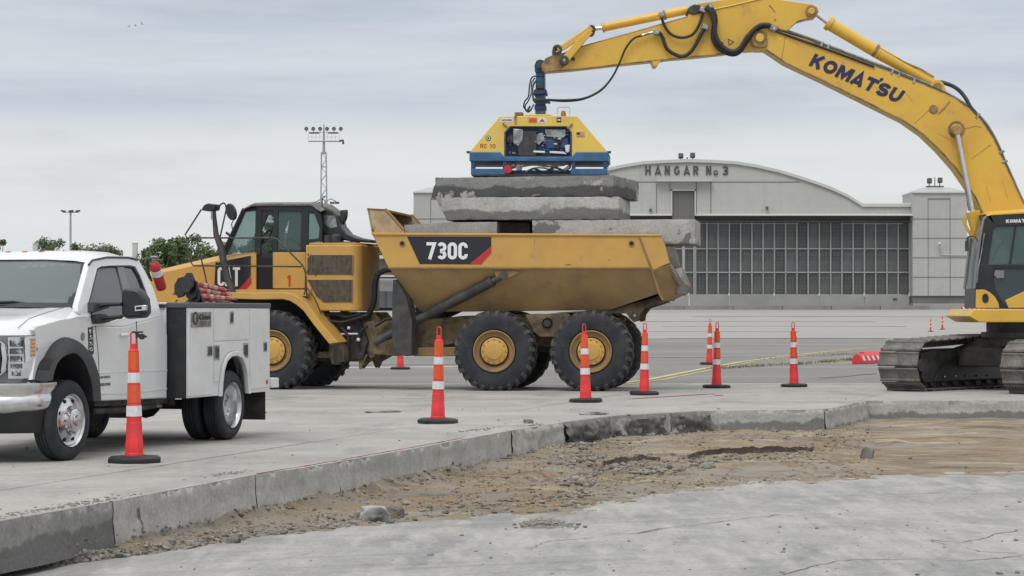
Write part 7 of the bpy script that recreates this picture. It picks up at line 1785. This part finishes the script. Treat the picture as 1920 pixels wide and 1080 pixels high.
    a = NY(1816, 593, y0 - .02); b = NY(1826, 579.5, y0 - .02); c = NY(1836, 604.5, y0 - .02)
    prof = [(a.x, a.z), (b.x, b.z), (4.2, b.z), (4.2, c.z), (c.x, c.z)]
    MB().loft([[(x, y0 - .03, z) for x, z in prof], [(x, 1.45, z) for x, z in prof]]).build('deck_skirt', M['kom'], t, bevel=.02, seg=3)
    xr = NY(1828, 500).x
    cabo = [(1828, 578.5), (1829, 541), (1840, 447), (1846, 412), (1851, 405), (1858, 402), (1990, 396), (1990, 578.5)]
    win = [(1853, 496), (1857, 470), (1863, 428), (1867, 424), (1982, 421), (1982, 496)]
    # side shell built from bands round the glass
    CYN = y0
    pil = [((1840, 447), (1846, 412), (1851, 406), (1858, 403), (1868, 424), (1863, 428), (1853, 496), (1836, 496), (1834, 496)),
           ((1851, 406), (1858, 402), (1990, 396), (1990, 421), (1867, 424)),
           ((1834, 496), (1853, 495.5), (1990, 495.5), (1990, 504), (1866, 504), (1862, 512), (1866, 540), (1876, 560), (1890, 577), (1990, 577), (1990, 580), (1828, 578.5), (1829, 541))]
    for p in pil:
        for y in (CYN, CYN + 1.0): pl('cab_side', p, y, .07, M['black'], bevel=.01)
    pl('door_window', win, CYN + .03, .008, M['glass_teal']); pl('far_window', win, CYN + 1.03, .008, M['glass_teal'])
    pl('lower_door_glass', [(1866, 504), (1990, 504), (1990, 572), (1890, 577), (1876, 560), (1866, 540), (1862, 512)], CYN + .03, .008, M['dglass'])
    pl('window_bar', [(1903, 424), (1906, 424), (1896, 495), (1892, 495)], CYN + .01, .04, M['black'])
    pl('door_handle_recess', [(1866, 507), (1883, 507), (1883, 521), (1870, 522), (1864, 516)], CYN - .004, .02, M['grey_trim'], bevel=.004)
    f0 = sh([(1828, 578.5), (1829, 541), (1840, 447), (1846, 412), (1851, 406)], CYN)
    MB().loft([[p + Vector((.0, .06, 0)) for p in f0[1:4]], [p + Vector((.0, 1.0, 0)) for p in f0[1:4]]], False, False, close=False).build('front_window', M['glass_teal'], t)
    MB().loft([[p for p in f0[:2]] + [f0[1] + Vector((.06, 0, 0)), f0[0] + Vector((.06, 0, 0))], [p + Vector((0, 1.07, 0)) for p in f0[:2]] + [f0[1] + Vector((.06, 1.07, 0)), f0[0] + Vector((.06, 1.07, 0))]]).build('front_panel', M['black'], t)
    for yy in (.03, 1.04): MB().tube([p + Vector((-.01, yy, 0)) for p in f0[1:]], .03, 8).build('front_post', M['grey_trim'], t)
    rt = sh([(1851, 405.5), (1862, 400), (1990, 391.5), (1990, 397), (1858, 404)], CYN - .01)
    MB().loft([rt, [p + Vector((0, .2, .05)) for p in rt], [p + Vector((0, .89, .05)) for p in rt], [p + Vector((0, 1.09, 0)) for p in rt]]).build('cab_roof', M['kom'], t, bevel=.015)
    pl('side_panel', [(1830, 543), (1846, 543), (1856, 548), (1866, 557), (1872, 568), (1874, 577.5), (1829, 577.5)], CYN - .01, .05, M['kom'], bevel=.008)
    pl('side_panel', [(1885, 563), (1990, 514), (1990, 577), (1891, 577.5)], CYN - .01, .05, M['kom'], bevel=.008)
    MB().lathe((0, 0, 0), [(.001, 0), (.055, 0), (.062, .012), (.062, .03)], 'Y', 20).build('side_lamp', M['black'], t)
    lamp = [o for o in t.children if o.name.startswith('side_lamp')][-1]; lamp.location = S(1848, 559, CYN - .03); lamp.scale = (1, 1, 1.45)
    lettering('cab_letter', 'KOMATSU', M['white_ink'], t, quad_fn(*sh([(1886.5, 418), (1936, 416.5), (1936, 410), (1886.5, 411.5)], CYN - .004)), 49 / 6.5, .27, .16, {'M': 1.25})
    # operator's seat and levers inside the cab
    s0 = S(1925, 520, CYN + .5)
    MB().box(s0 + Vector((.1, 0, .0)), (.5, .5, .14)).box(s0 + Vector((.35, 0, .45)), (.14, .48, .85), ry=R(8)).build('seat', M['rubber'], t, bevel=.04)
    MB().box(S(1912, 535, CYN + .5), (1.2, .9, .1)).box(S(1860, 520, CYN + .5), (.25, .6, .35)).build('console', M['black'], t, bevel=.03)
    MB().tube(sh([(1860, 490), (1868, 470), (1882, 452)], CYN + .4), .015, 6).tube(sh([(1895, 520), (1893, 500)], CYN + .3), .02, 6).build('lever', M['black'], t)
    MB().tube(sh([(1816, 470), (1813, 450), (1818, 443), (1828, 444), (1834, 452)], CYN + .1), .014, 6, sub=4).box(S(1813, 461, CYN + .1), (.05, .14, .2)).build('mirror', M['strut'], t, bevel=.01)
    MB().tube(sh([(1824, 560), (1824, 510), (1833, 440), (1843, 412), (1850, 407)], CYN + .9), .03, 8).build('far_post', M['black'], t)
    MB().tube(sh([(1846, 437), (1841, 470), (1835, 500), (1832, 530)], CYN - .03), .014, 6).build('grab_rail', M['steel'], t)
    cy1 = NY(1990, 500).x
    box('engine_house', cy1 + .02, 4.1, y0 + .0, 1.40, b.z, 2.75, 'kom', bevel=.04); box('counterweight', 3.4, 4.4, y0 - .05, 1.45, c.z - .15, 2.5, 'kom', bevel=.15)
    box('boom_foot_housing', .3, 1.9, .02, .84, c.z, 2.3, 'kom_dirty', bevel=.04)
    MB().cyl((.2, .25, .85), (.2, .25, c.z + .02), .85, n=36).cyl((.2, .25, 1.02), (.2, .25, 1.12), .95, n=36).build('swing_ring', M['strut'], t)
    # ---- undercarriage
    TA = R(50); ax = Vector((math.cos(TA), math.sin(TA), 0)); gx = Vector((math.sin(TA), -math.cos(TA), 0)); cen = Vector((.05, .15, 0))
    SW = .85; H = 1.02; LEN = 4.15; r = .42
    def trk(side):
        base = cen + gx * (1.30 * side)
        def W(s, w, z): p = base + ax * s + gx * w; return Vector((p.x, p.y, z - .062))
        # closed path of the shoes in (s, z)
        path = []; f = -LEN / 2; zc = .56; rr = .45
        for k in range(13): a_ = math.pi * (.5 + k / 12); path.append((f + rr * math.cos(a_), zc + rr * math.sin(a_)))
        n = 18
        for k in range(1, n): path.append((f + LEN * k / n, .11))
        for k in range(13): a_ = math.pi * (-.5 + k / 12); path.append((-f + rr * math.cos(a_), zc + .06 + (rr + .0) * math.sin(a_) * (1 if k > 5 else 1.0) + (-.06 if k < 3 else 0)))
        for k in range(1, n): s_ = k / n; path.append((-f - LEN * s_, 1.07 + .07 * math.sin(math.pi * s_) * (1 - s_) - .06 * s_))
        # resample evenly
        P = [Vector((p[0], p[1], 0)) for p in path]; P.append(P[0]); L_ = [0]
        for i in range(1, len(P)): L_.append(L_[-1] + (P[i] - P[i - 1]).length)
        N = 38; pit = L_[-1] / N; pts = []
        for k in range(N):
            s_ = pit * k; j = 0
            while s_ > L_[j + 1]: j += 1
            pts.append(P[j].lerp(P[j + 1], (s_ - L_[j]) / (L_[j + 1] - L_[j])))
        tr = empty('track', (0, 0, 0)); tr.parent = t
        h = SW / 2; pp = pit * .97
        mb = MB()          # one shoe: plate with three grouser bars, x along the run, y across, z outwards
        prof = [(-pp / 2, 0), (pp / 2, 0), (pp / 2, .020), (pp * .42, .045), (pp * .34, .045), (pp * .28, .018), (-pp * .33, .018), (-pp * .38, .034), (-pp * .44, .034), (-pp / 2, .02)]
        mb.loft([[(x, -h, z) for x, z in prof], [(x, h, z) for x, z in prof]])
        for sx in (-1, 1): mb.box((0, sx * .09, -.07), (pp * .8, .05, .12))
        me = mb.mesh('track_shoe', M['steel_worn'])
        for k in range(N):
            p = pts[k]; q = pts[(k + 1) % N]; pr_ = pts[k - 1]; d = (q - pr_).normalized()
            # run direction and outward normal in world-ish local axes
            X = ax * d.x + Vector((0, 0, d.y)); Y = gx.copy(); Zv = X.cross(Y).normalized()
            outw = Vector((0, 0, 1)) * (p.y - .56) + ax * (p.x if abs(p.x) > LEN / 2 - .01 else 0) * .3
            if Zv.dot(outw) < 0: X = -X; Zv = -Zv
            mx = Matrix((X, Y, X.cross(Y))).transposed().to_4x4()
            o = bpy.data.objects.new('track_shoe', me); C.objects.link(o); o.parent = tr
            o.matrix_basis = Matrix.Translation(W(p.x, 0, p.y) - X.cross(Y) * .0) @ mx
        # frame, rollers, idler and sprocket
        fr = [(-2.0, .30), (-1.9, .22), (2.0, .22), (2.1, .35), (2.0, .80), (1.2, .86), (-.9, .86), (-1.6, .84), (-2.05, .78)]
        MB().loft([[W(s, -.22, z) for s, z in fr], [W(s, .22, z) for s, z in fr]]).build('track_frame', M['strut'], t, bevel=.02)
        gd = [(-1.5, .40), (-1.2, .60), (-.6, .72), (.5, .74), (1.8, .60), (1.8, .24), (-1.6, .24)]
        MB().loft([[W(s, (.26 if side < 0 else .26), z) for s, z in gd], [W(s, .22, z) for s, z in gd]]).build('roller_guard', M['black'], t, bevel=.01)
        for s, rad, nm in ((-LEN / 2, .38, 'idler'), (LEN / 2, .38, 'sprocket')):
            MB().cyl(W(s, -.13, .56), W(s, .13, .56), rad, n=28).cyl(W(s, -.24, .56), W(s, .24, .56), .12, n=14).build(nm, M['steel_dark'], t, bevel=.01)
        for k in range(8): MB().cyl(W(-1.55 + k * .44, -.18, .26), W(-1.55 + k * .44, .18, .26), .12, n=14).build('roller', M['steel_dark'], t)
        for k in range(5): MB().sph(W(-1.25 + k * .42, .27, .32), .022, 6).build('guard_bolt', M['steel'], t)
    trk(-1); trk(1)
    cf = [cen + gx * (w * 1.2) + ax * s for w, s in ((-1, -.7), (-1, .7), (1, .7), (1, -.7))]
    MB().loft([[(p.x, p.y, .45) for p in cf], [(p.x, p.y, .80) for p in cf], [((p.x - cen.x) * .6 + cen.x, (p.y - cen.y) * .6 + cen.y, 1.0) for p in cf]]).build('car_body', M['strut'], t, bevel=.03)
    return t
excavator()
